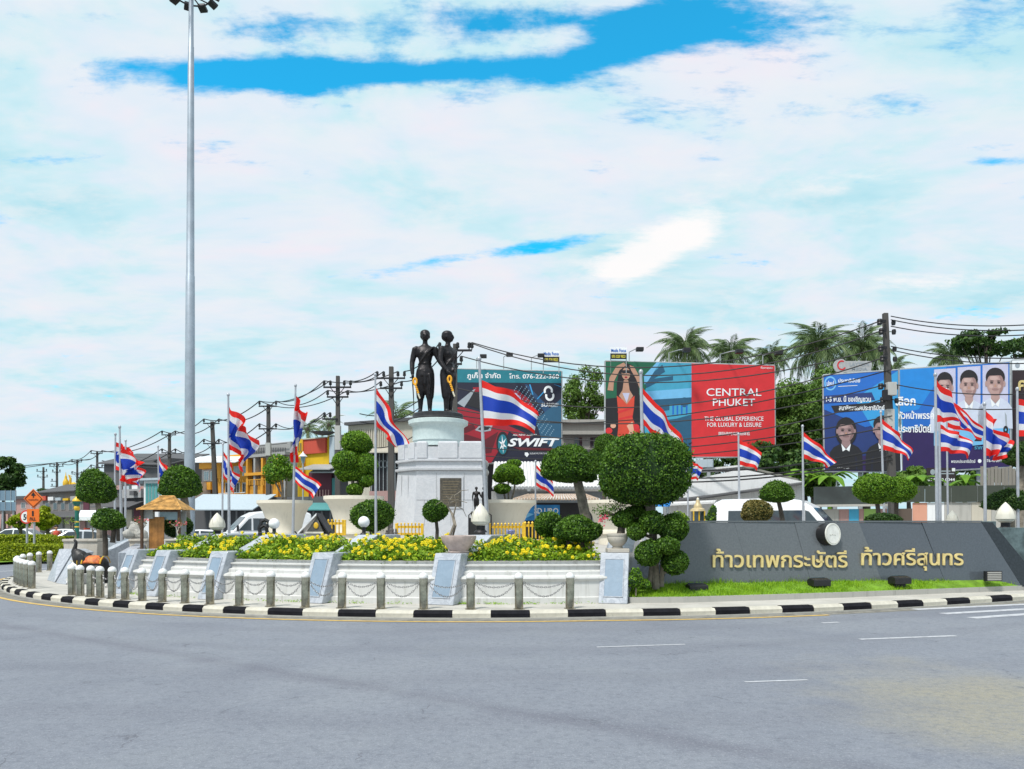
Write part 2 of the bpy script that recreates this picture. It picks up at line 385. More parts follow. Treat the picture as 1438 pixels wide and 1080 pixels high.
class MB:
    """collects world-space geometry, links it as one mesh object"""
    def __init__(s): s.v, s.f = [], []
    def add(s, vs, fs):
        k = len(s.v)
        s.v.extend([tuple(p) for p in vs]); s.f.extend([tuple(i + k for i in q) for q in fs])
        return s
    def box(s, c, size, rz=0.0):
        hx, hy, hz = size[0] / 2, size[1] / 2, size[2] / 2
        ca, sa = math.cos(rz), math.sin(rz)
        vs = []
        for z in (-hz, hz):
            for x, y in ((-hx, -hy), (hx, -hy), (hx, hy), (-hx, hy)):
                vs.append((c[0] + x * ca - y * sa, c[1] + x * sa + y * ca, c[2] + z))
        return s.add(vs, [(3, 2, 1, 0), (4, 5, 6, 7), (0, 1, 5, 4), (1, 2, 6, 5), (2, 3, 7, 6), (3, 0, 4, 7)])
    def prism(s, poly, ext):
        """closed polygon of 3-D points extruded by a vector"""
        n = len(poly); ext = Vector(ext)
        vs = [Vector(p) for p in poly] + [Vector(p) + ext for p in poly]
        fs = [tuple(range(n))[::-1], tuple(range(n, 2 * n))] + [(i, (i + 1) % n, n + (i + 1) % n, n + i) for i in range(n)]
        return s.add(vs, fs)
    def tube(s, pts, r, n=8, cap=True):
        pts = [Vector(p) for p in pts]
        if not isinstance(r, (list, tuple)): r = [r] * len(pts)
        vs, fs = [], []
        up = None
        for i, p in enumerate(pts):
            t = (pts[min(i + 1, len(pts) - 1)] - pts[max(i - 1, 0)]).normalized()
            if up is None:
                up = t.cross(Vector((0.3, 1, 0.1)))
                if up.length < 1e-3: up = t.cross(Vector((1, 0, 0)))
            up = (up - t * up.dot(t)).normalized()
            bi = t.cross(up)
            for k in range(n):
                a = 2 * math.pi * k / n
                vs.append(p + (up * math.cos(a) + bi * math.sin(a)) * r[i])
        for i in range(len(pts) - 1):
            for k in range(n):
                a, b = i * n + k, i * n + (k + 1) % n
                fs.append((a, b, b + n, a + n))
        if cap:
            fs.append(tuple(range(n))[::-1]); fs.append(tuple(range((len(pts) - 1) * n, len(pts) * n)))
        return s.add(vs, fs)
    def lathe(s, prof, c, n=24, sq=None):
        vs, fs = [], []
        for r, z in prof:
            for k in range(n):
                a = 2 * math.pi * k / n
                vs.append((c[0] + r * math.cos(a), c[1] + r * math.sin(a), c[2] + z))
        for i in range(len(prof) - 1):
            for k in range(n):
                a, b = i * n + k, i * n + (k + 1) % n
                fs.append((a, b, b + n, a + n))
        fs.append(tuple(range(n))[::-1]); fs.append(tuple(range((len(prof) - 1) * n, len(prof) * n)))
        return s.add(vs, fs)
    def ell(s, c, rx, ry, rz, seg=16, rings=10, fn=None):
        vs, fs = [], []
        c = Vector(c)
        for i in range(rings + 1):
            ph = math.pi * i / rings
            for k in range(seg):
                a = 2 * math.pi * k / seg
                d = Vector((math.sin(ph) * math.cos(a), math.sin(ph) * math.sin(a), math.cos(ph)))
                q = fn(d) if fn else 1.0
                vs.append(c + Vector((d.x * rx, d.y * ry, d.z * rz)) * q)
        for i in range(rings):
            for k in range(seg):
                a, b = i * seg + k, i * seg + (k + 1) % seg
                fs.append((a, a + seg, b + seg, b))
        return s.add(vs, fs)
    def loft(s, rings_, n=14):
        """rings: (cx, cy, z, rx, ry) ellipses stacked"""
        vs, fs = [], []
        for cx, cy, z, rx, ry in rings_:
            for k in range(n):
                a = 2 * math.pi * k / n
                vs.append((cx + rx * math.cos(a), cy + ry * math.sin(a), z))
        for i in range(len(rings_) - 1):
            for k in range(n):
                a, b = i * n + k, i * n + (k + 1) % n
                fs.append((a, b, b + n, a + n))
        fs.append(tuple(range(n))[::-1]); fs.append(tuple(range((len(rings_) - 1) * n, len(rings_) * n)))
        return s.add(vs, fs)
    def mesh(s, name, off=Vector((0, 0, 0)), smooth=False, ang=38):
        me = bpy.data.meshes.new(name)
        me.from_pydata([(p[0] - off.x, p[1] - off.y, p[2] - off.z) for p in s.v], [], s.f)
        me.update()
        if smooth:
            me.polygons.foreach_set('use_smooth', [True] * len(me.polygons))
            me.set_sharp_from_angle(angle=R_(ang))
        return me
    def build(s, name, m, parent=None, smooth=False, bevel=0.0, base=None, ang=38):
        """base: where a parentless object's origin goes"""
        off = wloc(parent) if parent else Vector(base if base is not None else (0, 0, 0))
        me = s.mesh(name, off, smooth, ang)
        me.materials.append(m)
        o = bpy.data.objects.new(name, me)
        COL.objects.link(o)
        if parent: o.parent = parent
        else: o.location = off
        if bevel:
            b = o.modifiers.new('bevel', 'BEVEL'); b.width = bevel; b.segments = 2; b.limit_method = 'ANGLE'
        return o

def flip_fix(o):
    import bmesh
    bm = bmesh.new(); bm.from_mesh(o.data); bmesh.ops.recalc_face_normals(bm, faces=bm.faces); bm.to_mesh(o.data); bm.free()
    return o

def share(name, me, parent, loc, rot=(0, 0, 0), scale=(1, 1, 1)):
    """a piece that shares mesh data; loc is in world space"""
    o = bpy.data.objects.new(name, me)
    COL.objects.link(o)
    if parent:
        o.parent = parent; o.location = Vector(loc) - wloc(parent)
    else: o.location = loc
    o.rotation_euler = rot; o.scale = scale
    return o

def copy_tree(o, loc=None, parent=None):
    c = o.copy(); COL.objects.link(c); c.parent = parent
    if loc is not None: c.location = loc
    for ch in list(o.children): copy_tree(ch, None, c)
    return c

def quads_np(name, verts, m, parent=None, base=None, kind=None):
    """verts (n,4,3) numpy -> one mesh of loose quads"""
    off = np.array(wloc(parent) if parent else Vector(base if base is not None else (0, 0, 0)))
    n = len(verts)
    v = (verts - off).reshape(-1, 3).astype(np.float32)
    me = bpy.data.meshes.new(name)
    me.vertices.add(n * 4); me.loops.add(n * 4); me.polygons.add(n)
    me.vertices.foreach_set('co', v.ravel())
    me.loops.foreach_set('vertex_index', np.arange(n * 4, dtype=np.int32))
    me.polygons.foreach_set('loop_start', np.arange(n, dtype=np.int32) * 4)
    me.update(calc_edges=True)
    me.materials.append(m)
    o = bpy.data.objects.new(name, me); COL.objects.link(o)
    if parent: o.parent = parent
    else: o.location = Vector(off)
    if kind: o['kind'] = kind
    return o

def unit(a): return a / np.maximum(np.linalg.norm(a, axis=-1, keepdims=True), 1e-9)

def leaf_quads(pos, nrm, length, width, jitter=0.7, fold=0.25, droop=0.0):
    n = len(pos)
    nn = unit(nrm + rng.normal(0, jitter, (n, 3)))
    t = rng.normal(0, 1, (n, 3)); t[:, 2] -= droop
    t = unit(t - nn * (t * nn).sum(1, keepdims=True))
    b = np.cross(nn, t)
    L = length * rng.uniform(0.65, 1.25, (n, 1)); Wd = width * rng.uniform(0.7, 1.2, (n, 1))
    base = pos - t * L * 0.5
    tip = pos + t * L * 0.5 - nn * L * fold * 0.5
    l = pos + b * Wd * 0.5 + nn * Wd * fold
    r = pos - b * Wd * 0.5 + nn * Wd * fold
    return np.stack([base, r, tip, l], 1)

def sphere_dirs(n):
    d = rng.normal(0, 1, (n, 3)); return unit(d)

def lumps(d, seed, amt, k=14):
    r = np.random.default_rng(seed)
    c = unit(r.normal(0, 1, (k, 3)))
    w = r.uniform(-1, 1, k)
    q = np.exp(-(1 - d @ c.T) * 7.0) @ w
    return 1 + amt * q

def blob_quads(c, rx, ry, rz, n, leaf, seed, style='ball', lump=0.05, depth=0.13):
    d = sphere_dirs(n)
    s = lumps(d, seed, lump)
    p = d.copy()
    if style == 'dome':                              # a clipped cushion: round top, steep sides, flattened underside
        e = 0.78
        p = np.sign(d) * np.abs(d) ** e
        p /= (np.abs(p) ** 2.6).sum(1, keepdims=True) ** (1 / 2.6)
        p[:, 2] = np.where(p[:, 2] < 0, p[:, 2] * 0.95, p[:, 2])
    elif style == 'cap':                             # a mushroom cap
        p[:, 2] = np.where(p[:, 2] < 0, p[:, 2] * 0.35, p[:, 2])
    rad = s * (1 - depth * rng.random(n) ** 2) * (1 + 0.07 * np.maximum(0, rng.normal(-0.6, 0.8, n)))
    pos = np.array(c) + p * np.array([rx, ry, rz]) * rad[:, None]
    nrm = unit(p / np.array([rx, ry, rz]) ** 1.0)
    return leaf_quads(pos, nrm, leaf, leaf * 0.6, 0.85)

def blob_core(mb, c, rx, ry, rz, seed, style, lump, k=0.90):
    def fn(d):
        a = np.array([[d.x, d.y, d.z]])
        return k * float(lumps(a, seed, lump)[0])
    if style == 'dome':
        vs0 = len(mb.v)
        mb.ell((0, 0, 0), 1, 1, 1, 20, 14)
        for i in range(vs0, len(mb.v)):
            v = np.array(mb.v[i]); p = np.sign(v) * np.abs(v) ** 0.78
            p /= max((np.abs(p) ** 2.6).sum() ** (1 / 2.6), 1e-6)
            mb.v[i] = (c[0] + p[0] * rx * k, c[1] + p[1] * ry * k, c[2] + p[2] * rz * k)
    elif style == 'cap':
        vs0 = len(mb.v)
        mb.ell((0, 0, 0), 1, 1, 1, 20, 14, fn)
        for i in range(vs0, len(mb.v)):
            v = mb.v[i]
            mb.v[i] = (c[0] + v[0] * rx, c[1] + v[1] * ry, c[2] + v[2] * rz * (0.3 if v[2] < 0 else 1))
    else:
        mb.ell(c, rx, ry, rz, 20, 14, fn)

def topiary(name, label, base, d, blobs, stems, m=LEAF, leaf=0.06, bark=BARK, cat='topiary', group=None, dens=1.0, z0=None, loose=False):
    """base (px,py) at depth d; blobs (px,py,w,h,style[,dy,lump]) in photo pixels at that depth; stems lists of (px,py,r_px)"""
    b = P(base[0], base[1], d)
    if z0 is not None: b.z = z0
    t = thing(name, label, cat, b, group)
    s = d / F
    for i, st in enumerate(stems):
        pts = [P(x, y, d + (q[0] if q else 0)) for x, y, r, *q in st]
        if z0 is not None and i == 0 and pts[0].z > z0: pts.insert(0, Vector((pts[0].x, pts[0].y, z0))); st = [st[0]] + list(st)
        MB().tube(pts, [q[2] * s for q in st], 8).build('trunk' if i == 0 else 'branch', bark, t, True)
    for i, bl in enumerate(blobs):
        px, py, w, h, style = bl[:5]
        dy = bl[5] if len(bl) > 5 else 0.0
        lump = (bl[6] * 1.35) if len(bl) > 6 else (0.04 if style == 'dome' else 0.10)
        c = P(px, py, d + dy); rx = w * s / 2; rz = h * s / 2; ry = rx
        if style == 'cap': c.z -= rz * 0.45; rz *= 1.45
        area = 4 * math.pi * rx * (rx + rz) / 2
        n = int(min(16000, dens * 2.6 * area / (leaf * leaf * 0.3)))
        seed = int(px * 13 + py * 7) % 99991
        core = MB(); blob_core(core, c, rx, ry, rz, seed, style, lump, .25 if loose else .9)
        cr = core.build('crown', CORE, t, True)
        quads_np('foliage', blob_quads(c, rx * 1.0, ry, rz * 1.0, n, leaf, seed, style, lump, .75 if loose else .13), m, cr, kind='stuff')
    return t

def remesh(mb, name, m, parent, voxel, smooth_it=3):
    off = wloc(parent)
    me = mb.mesh(name + '_src', off)
    o = bpy.data.objects.new('tmp_' + name, me); COL.objects.link(o)
    r = o.modifiers.new('r', 'REMESH'); r.mode = 'VOXEL'; r.voxel_size = voxel; r.use_smooth_shade = True
    sm = o.modifiers.new('s', 'SMOOTH'); sm.factor = 0.5; sm.iterations = smooth_it
    bpy.context.view_layer.update()
    dg = bpy.context.evaluated_depsgraph_get()
    nm = bpy.data.meshes.new_from_object(o.evaluated_get(dg))
    bpy.data.objects.remove(o); bpy.data.meshes.remove(me)
    nm.materials.clear(); nm.materials.append(m)
    nm.polygons.foreach_set('use_smooth', [True] * len(nm.polygons))
    o = bpy.data.objects.new(name, nm); COL.objects.link(o); o.parent = parent
    return o

# ---- vertical planes (facades, billboards, walls) addressed by the photo pixels that see them
class Plane:
    def __init__(s, pxl, dl, pxr, dr):
        s.a = Vector((xat(pxl, dl), dl)); s.b = Vector((xat(pxr, dr), dr))
        s.u = (s.b - s.a).normalized()
        s.n = Vector((s.u.y, -s.u.x))                 # towards the camera
        if s.n.y > 0: s.n = -s.n
    def at(s, px, py, off=0.0):
        k = (px - CX) / F
        # (k t, t) = a + w u
        A = s.u.x - k * s.u.y
        w = (k * s.a.y - s.a.x) / A
        q = s.a + s.u * w
        t = q.y
        return Vector((q.x + s.n.x * off, q.y + s.n.y * off, EYE + (HZ - py) / F * t))
    def n3(s): return Vector((s.n.x, s.n.y, 0))
    def u3(s): return Vector((s.u.x, s.u.y, 0))

def panel(pl, x0, y0, x1, y1, thick, m, name, parent, off=0.0, bevel=0.0, level=True):
    """a slab standing proud of the plane, edges vertical; y's are read at the left edge when level"""
    a, b = pl.at(x0, y0), pl.at(x1, y0)
    zt, zb = a.z, pl.at(x0, y1).z
    if not level: pass
    q = [Vector((a.x, a.y, zb)), Vector((b.x, b.y, zb)), Vector((b.x, b.y, zt)), Vector((a.x, a.y, zt))]
    o = pl.n3() * off
    mb = MB().prism([p + o for p in q], pl.n3() * thick)
    ob = mb.build(name, m, parent, bevel=bevel)
    return flip_fix(ob)

def shape(pl, pts, off, m, name, parent, thick=0.004):
    mb = MB().prism([pl.at(x, y, off) for x, y in pts], pl.n3() * thick)
    return flip_fix(mb.build(name, m, parent))

def text(pl, s, x0, x1, ybase, ytop, m, name, parent, off=0.01, bold=0.0, ext=0.003, shear=0.0, ref=None):
    """lettering fitted between two columns; ytop/ybase is the height of ref (or of the whole string above its baseline)"""
    c = bpy.data.curves.new('txt', 'FONT'); c.body = s; c.size = 1.0; c.offset = bold; c.shear = shear
    c.resolution_u = 3
    o = bpy.data.objects.new('txt', c); COL.objects.link(o)
    bpy.context.view_layer.update()
    dg = bpy.context.evaluated_depsgraph_get()
    me = bpy.data.meshes.new_from_object(o.evaluated_get(dg))
    bpy.data.objects.remove(o)
    n = len(me.vertices)
    co = np.empty(n * 3); me.vertices.foreach_get('co', co); co = co.reshape(-1, 3)
    xmin, xmax = co[:, 0].min(), co[:, 0].max()
    zmax = ref if ref else co[:, 1].max()
    A, B = pl.at(x0, ybase, off), pl.at(x1, ybase, off)
    up = (pl.at(x0, ytop, off).z - A.z) / zmax
    u = (co[:, 0] - xmin) / (xmax - xmin)
    w = np.outer(1 - u, np.array(A)) + np.outer(u, np.array(B))
    w[:, 2] = A.z + (B.z - A.z) * u + co[:, 1] * up
    polys = [tuple(p.vertices) for p in me.polygons]
    bpy.data.meshes.remove(me)
    nv = np.array(pl.n3()) * ext
    mb = MB(); mb.v = [tuple(p) for p in (w + nv)]; mb.f = polys
    if ext > 0.006:                                   # solid letters: add side walls
        from collections import Counter
        cnt = Counter(); dirs = {}
        for p in polys:
            for i in range(len(p)):
                e = (p[i], p[(i + 1) % len(p)]); k = tuple(sorted(e)); cnt[k] += 1; dirs[k] = e
        mb.v += [tuple(p) for p in w]
        mb.f += [(dirs[k][1], dirs[k][0], dirs[k][0] + n, dirs[k][1] + n) for k, v in cnt.items() if v == 1]
    return mb.build(name, m, parent)

def dark(name, c, r=0.6): return mat('print_' + name, c, r, 0, 0.05, 2.0)

# ------------------------------------------------------------------ ground, road, island
def sheet(name, pts, z, m, kind='structure', parent=None):
    me = bpy.data.meshes.new(name)
    from mathutils.geometry import tessellate_polygon
    vs = [(p[0], p[1], z if len(p) < 3 else p[2]) for p in pts]
    tr = tessellate_polygon([[Vector(v) for v in vs]])
    me.from_pydata(vs, [], [tuple(t) for t in tr]); me.update()
    import bmesh
    bm = bmesh.new(); bm.from_mesh(me); bmesh.ops.recalc_face_normals(bm, faces=bm.faces)
    for f in bm.faces:
        if f.normal.z < 0: f.normal_flip()
    bm.to_mesh(me); bm.free()
    me.materials.append(m)
    o = bpy.data.objects.new(name, me); COL.objects.link(o)
    if kind: o['kind'] = kind
    if parent: o.parent = parent
    return o

sheet('ground', [(-1500, -400), (1500, -400), (1500, 2500), (-1500, 2500)], -0.01, mat('ground_dust', (0.27, 0.26, 0.23), 0.9, 0, 0.2, 0.2))
sheet('road', [(-160, -60), (160, -60), (160, 52), (60, 56), (-60, 90), (-160, 150)], 0.0, MATS['asphalt'])

def catmull(pts, k=8):
    out = []
    q = [Vector(p) for p in pts]; q = [q[0] * 2 - q[1]] + q + [q[-1] * 2 - q[-2]]
    for i in range(1, len(q) - 2):
        for j in range(k):
            t = j / k
            out.append(0.5 * ((2 * q[i]) + (q[i + 1] - q[i - 1]) * t + (2 * q[i - 1] - 5 * q[i] + 4 * q[i + 1] - q[i + 2]) * t * t + (3 * q[i] - q[i - 1] - 3 * q[i + 1] + q[i + 2]) * t ** 3))
    out.append(q[-2])
    return out

left = [ring(t, 16.4).to_2d() for t in np.arange(-120, 8.1, 2)]
right = catmull([left[-1], (3.5, 15.2), (5.5, 15.68), (7.4, 16.3), (9.6, 17.2), (11.9, 18.25), (14.4, 19.6), (17.2, 21.4), (20, 24), (21.8, 28), (22, 33), (19, 40), (12, 45.5)], 6)[1:]
back = [ring(t, 16.4).to_2d() for t in np.arange(140, 239, 6)]
outline = left + right + back
def inset(pts, w):
    out = []
    n = len(pts)
    for i in range(n):
        t = (pts[(i + 1) % n] - pts[i - 1]).normalized()
        out.append(pts[i] + Vector((-t.y, t.x)) * w)
    return out
inner = inset(outline, 0.17)
sheet('pavement', [tuple(p) for p in inner], 0.15, PAVE)

# kerb: a concrete bed with a block every 0.74 m, painted black and white in turn
kb = MB()
front_line = left[22:] + right[:44]
o2, i2 = inset(front_line, -0.03), inset(front_line, 0.175)
for i in range(1, len(front_line) - 2):
    kb.add([(*o2[i], 0.0), (*o2[i + 1], 0.0), (*i2[i + 1], 0.0), (*i2[i], 0.0), (*o2[i], 0.03), (*o2[i + 1], 0.03), (*i2[i + 1], 0.03), (*i2[i], 0.03)],
           [(4, 5, 6, 7), (0, 1, 5, 4), (2, 3, 7, 6)])
kerb = kb.build('kerb', CONC); kerb['kind'] = 'structure'
L = 0.735
blk = MB().prism([Vector((-L / 2 + .006, 0, 0)), Vector((-L / 2 + .006, -0.005, 0.105)), Vector((-L / 2 + .006, 0.04, 0.155)), Vector((-L / 2 + .006, 0.18, 0.157)), Vector((-L / 2 + .006, 0.18, 0))], (L - .012, 0, 0))
kme = {}
L2 = 0.50
blk2 = MB(); blk2.v = [(v[0] * L2 / L, v[1], v[2]) for v in blk.v]; blk2.f = blk.f
for nm, m in (('white', KWHITE), ('black', KBLACK)):
    for k, b_ in (('', blk), ('_short', blk2)):
        me = b_.mesh('kerb_block'); me.materials.append(m); kme[nm + k] = me
def resample(pts, step):
    out = []; acc = 0.0; nxt = step / 2
    for a, b in zip(pts[:-1], pts[1:]):
        l = (b - a).length
        while acc + l >= nxt:
            t = (nxt - acc) / l; out.append((a.lerp(b, t), (b - a).normalized())); nxt += step
        acc += l
    return out
cut = min(range(len(front_line)), key=lambda i: abs(front_line[i].x + 4.9) + (99 if front_line[i].y > 20 else 0))
seg_ = front_line[1:cut + 1]; sl_ = sum((b - a).length for a, b in zip(seg_[:-1], seg_[1:])); nk_ = round(sl_ / L2)
ka = resample(seg_, sl_ / nk_ - 1e-6)[:nk_]; kb_ = resample(front_line[cut:], L)
ks = ka + kb_
rk = random.Random(3)
# phase: the block whose middle is seen at column 590 is black
bi = min(range(len(ks)), key=lambda i: abs(CX + F * ks[i][0].x / ks[i][0].y - 590) + (1e3 if ks[i][0].y > 17 else 0))
for i, (p, t) in enumerate(ks):
    share('kerb_block', kme[('black' if (i - bi) % 2 == 0 else 'white') + ('_short' if i < len(ka) else '')], kerb, (p.x, p.y, 0.002), (rk.uniform(-.006, .006), rk.uniform(-.006, .006), math.atan2(t.y, t.x) + rk.uniform(-.012, .012)), (sl_ / nk_ / L2 if i < len(ka) else 1, 1, rk.uniform(.97, 1.02)))

# road markings
def strip(name, pts, w, m, z=0.004):
    n = len(pts); mb = MB()
    for i in range(n):
        a = pts[max(i - 1, 0)]; b = pts[min(i + 1, n - 1)]; t = (Vector(b) - Vector(a)).normalized(); nn = Vector((-t.y, t.x)) * w / 2
        p = Vector(pts[i]); mb.v += [(p.x + nn.x, p.y + nn.y, z), (p.x - nn.x, p.y - nn.y, z)]
    mb.f = [(2 * i, 2 * i + 1, 2 * i + 3, 2 * i + 2) for i in range(n - 1)]
    o = mb.build(name, m); o['kind'] = 'structure'
    return o
gut = strip('gutter', inset(front_line, -0.19)[2:-4], 0.34, mat('gutter_dust_shade', (0.20, 0.19, 0.165), 0.9, 0, 0.3, 5, 0.3, 40, dirt=(0.09, 0.085, 0.08), dirt_amt=0.8), .003)  # tan dust band, with contact shade along the kerb darkened into its colour
yl = inset(front_line, -0.42)
strip('yellow_edge_line', yl[2:-30], 0.11, LINEY, .007)
def gline(name, x0, y0, x1, y1, w, z=0.004):
    a, b = G(x0, y0).to_2d(), G(x1, y1).to_2d()
    return strip(name, [a, a.lerp(b, .33), a.lerp(b, .66), b], w, LINEW, z)
gline('lane_marking', 838, 909, 962, 905, 0.06); gline('lane_marking', 1046, 958, 1134, 955, 0.05)
gline('lane_marking', 1207, 898, 1342, 893, 0.10); gline('lane_marking', 1155, 875, 1178, 874, 0.10)
for k, (y0, y1, y2) in enumerate([(857, 851, 845), (863, 857, 851), (869, 863, 857)]):
    gline('crossing_stripe', 1284 + 40 * k, y0 - 1, 1520, y1 - 6, 0.22)
strip('splitter_line', [(-26, 19), (-21, 25), (-19, 31), (-18.6, 38)], 0.14, LINEW)
strip('splitter_line', [(-33, 21), (-26, 29), (-24, 36), (-23, 44)], 0.14, LINEW)

# raised terrace behind the planters
sheet('terrace', [tuple(ring(t, 12.9).to_2d()) for t in np.arange(-180, 180, 6)], 0.95, mat('terrace_paving', (0.42, 0.40, 0.37), 0.8, 0, 0.15, 2.0))
tw = MB()
for t in np.arange(-120, 60, 3):
    a, b = ring(t, 12.9), ring(t + 3, 12.9)
    a2, b2 = ring(t, 12.6), ring(t + 3, 12.6)
    tw.add([(a.x, a.y, .15), (b.x, b.y, .15), (b.x, b.y, 1.0), (a.x, a.y, 1.0), (a2.x, a2.y, 1.0), (b2.x, b2.y, 1.0)], [(0, 1, 2, 3), (3, 2, 5, 4)])
o = tw.build('terrace_retaining_wall', MARB, smooth=True); o['kind'] = 'structure'

# ------------------------------------------------------------------ planter wall with leaning marble buttresses
pw = thing('planter_wall', 'curved white moulded planter wall with grey marble buttresses behind the bollard chains', 'planter', ring(-12, 15.0, 0.15))
FINS = [(866, -14, .30), (625, -21, .30), (445, -24, .27), (296, -25, .25), (216, -30, .25), (172, -36, .25)]   # photo column of the front face, lean of the plan line (deg), half width
fin_th = []
fin_info = []
prof_r = [(15.06, .15), (15.06, .27), (15.0, .285), (14.99, .60), (15.03, .63), (15.045, .665), (15.03, .70), (14.97, .72), (14.90, .735), (14.90, .80), (14.86, .82), (14.80, .83), (14.80, .905), (14.84, .92), (14.84, .945), (14.72, .955), (14.72, 1.005), (14.76, 1.02), (14.50, 1.022), (14.50, .90)]
for px, lean, hw in FINS:
    th = ring_px(px, 15.15); fin_th.append(th)
    f0 = ring(th, 15.0)
    inw = Vector((-math.sin(R_(lean)), math.cos(R_(lean)), 0)); side = Vector((inw.y, -inw.x, 0))
    def q(r, z, s): return Vector((f0.x, f0.y, 0)) + inw * r + side * s + Vector((0, 0, z))
    fin_info.append((f0, inw, side))
    pr = [(-.30, .152), (.10, 1.19), (.85, 1.19), (1.75, 1.55), (2.75, 1.55), (2.75, .6), (.3, .152)]
    ob = MB().prism([q(r, z, -hw) for r, z in pr], side * (2 * hw)).build('buttress', MARB, pw, bevel=0.018)
    flip_fix(ob)
    def fp(k, s, off):                                  # point on the sloped front, k 0..1 up
        e = Vector((0, 0, 1)) * (.30 + .75 * k); nn = (inw * -1.04 + Vector((0, 0, .40))).normalized()
        r = -.30 + .40 * ((.15 + .75 * k) / 1.04)
        return q(r, .30 + .75 * k, s) + nn * off
    nn = (inw * -1.04 + Vector((0, 0, .40))).normalized()
    MB().prism([fp(0, -hw + .11, .003), fp(0, hw - .11, .003), fp(1, hw - .11, .003), fp(1, -hw + .11, .003)], nn * .006).build('inset_panel', PANELB, ob)
    fr = MB()
    for (k0, s0, k1, s1) in ((-.02, -hw + .095, 1.02, -hw + .11), (-.02, hw - .11, 1.02, hw - .095), (-.02, -hw + .11, 0, hw - .11), (1.0, -hw + .11, 1.02, hw - .11)):
        fr.prism([fp(k0, s0, .003), fp(k0, s1, .003), fp(k1, s1, .003), fp(k1, s0, .003)], nn * .014)
    flip_fix(fr.build('panel_frame', MARB, ob))
bays = [(fin_th[i + 1], fin_th[i]) for i in range(len(fin_th) - 1)]
for a, b in bays:
    mb = MB(); ths = np.linspace(a, b, max(4, int((b - a) / 1.2)))
    n = len(prof_r)
    for th in ths:
        for r, z in prof_r: mb.v.append(tuple(ring(th, r, z)))
    for i in range(len(ths) - 1):
        for k in range(n - 1):
            x = i * n + k
            mb.f.append((x, x + n, x + n + 1, x + 1))
    mb.build('wall_bay', WHITEW, pw, True, ang=30)
# left end: a plain marble cheek wall running back from the entrance gap, and a leaning slab on its far side
ck = MB()
a, b = ring(-36.5, 14.9), ring(-49, 13.2)
ck.prism([Vector((a.x, a.y, .15)), Vector((b.x, b.y, .15)), Vector((b.x, b.y, 1.28)), Vector((a.x, a.y, 1.1))], (0.22, 0.16, 0))
flip_fix(ck.build('cheek_wall', MARB, pw, bevel=0.012))
# ramped coping seen above the elephant
a = P(140, 777, 23.4); a.z = zat(777, 23.4)
mb = MB(); inw = Vector((0.62, 0.78, 0))
mb.prism([Vector((a.x, a.y, .15)), Vector((a.x, a.y, a.z)), a + inw * .15, a + inw * .95 + Vector((0, 0, .42)), a + inw * 1.9 + Vector((0, 0, .44)), Vector((a.x, a.y, .15)) + inw * 1.9], Vector((0.78, -0.62, 0)) * -.4)
flip_fix(mb.build('ramped_coping', MARB, pw, bevel=0.012))
lc = thing('marble_buttress', 'large leaning grey marble slab beside the entrance gap, left of the elephant statue', 'buttress', G(88, 818, .15))
q_ = [G(66, 815, .15), G(76, 818, .15), P(104, 771, 22.6), P(83, 771, 22.6)]
flip_fix(MB().prism(q_, Vector((.0, .6, 0))).build('slab', MARB, lc, bevel=0.012))
q_ = [G(78, 819, .15), G(92, 821, .15), P(119, 776, 22.0), P(106, 771, 22.0)]
flip_fix(MB().prism(q_, Vector((.0, .5, 0))).build('slab', MARB, lc, bevel=0.012))
q_ = [G(88, 820, .15), G(104, 822, .15), G(104, 822, .15) + Vector((0, 0, .28)), G(97, 821, .15) + Vector((0, 0, .30))]
flip_fix(MB().prism(q_, Vector((.2, 1.4, 0))).build('low_plinth', WHITEW, lc, bevel=0.02))

# ------------------------------------------------------------------ bollards and chains
bpx = [800, 729, 661, 595, 535, 480, 429, 380, 336, 295, 260, 228, 200, 176, 157, 141, 127, 113, 101]
bth = [ring_px(x, 16.02) for x in bpx]
bth2 = [-46, -48, -50, -52, -54, -56, -58, -60.5, -66, -70, -74, -78, -83]
def bollard(loc, label, group):
    t = thing('bollard', label, 'bollard', loc, group)
    return t
bp = MB().lathe([(.115, 0), (.115, .012), (.084, .018), (.084, .60), (.080, .61)], (0, 0, 0), 18).mesh('post', smooth=True); bp.materials.append(STEEL)
bc = MB().lathe([(.088, .60), (.092, .615), (.090, .64), (.075, .675), (.045, .70), (.012, .71)], (0, 0, 0), 18).mesh('cap', smooth=True); bc.materials.append(CAPM)
ORD = ['first', 'second', 'third', 'fourth', 'fifth', 'sixth', 'seventh', 'eighth', 'ninth', 'tenth', 'eleventh', 'twelfth', 'thirteenth', 'fourteenth', 'fifteenth', 'sixteenth', 'seventeenth', 'eighteenth', 'nineteenth']
bl_pos = []
for i, th in enumerate(bth):
    p = ring(th, 16.02, .15); bl_pos.append(p)
    t = bollard(p, 'steel bollard with white domed cap, %s from the right in the chained front row' % ORD[i], 'bollards along the kerb')
    r = rng.uniform(-.02, .02, 3)
    t.rotation_euler = (r[0], r[1], r[2] * 60)
    share('post', bp, t, p); share('cap', bc, t, p)
for i, th in enumerate(bth2):
    p = ring(th, 16.0, .15)
    lab = 'steel bollard, %s from the right in the tight far left cluster' % ORD[i] if i < 8 else 'steel bollard, %s from the left behind the far left cluster' % ORD[i - 8]
    t = bollard(p, lab, 'bollards along the kerb')
    share('post', bp, t, p); share('cap', bc, t, p)

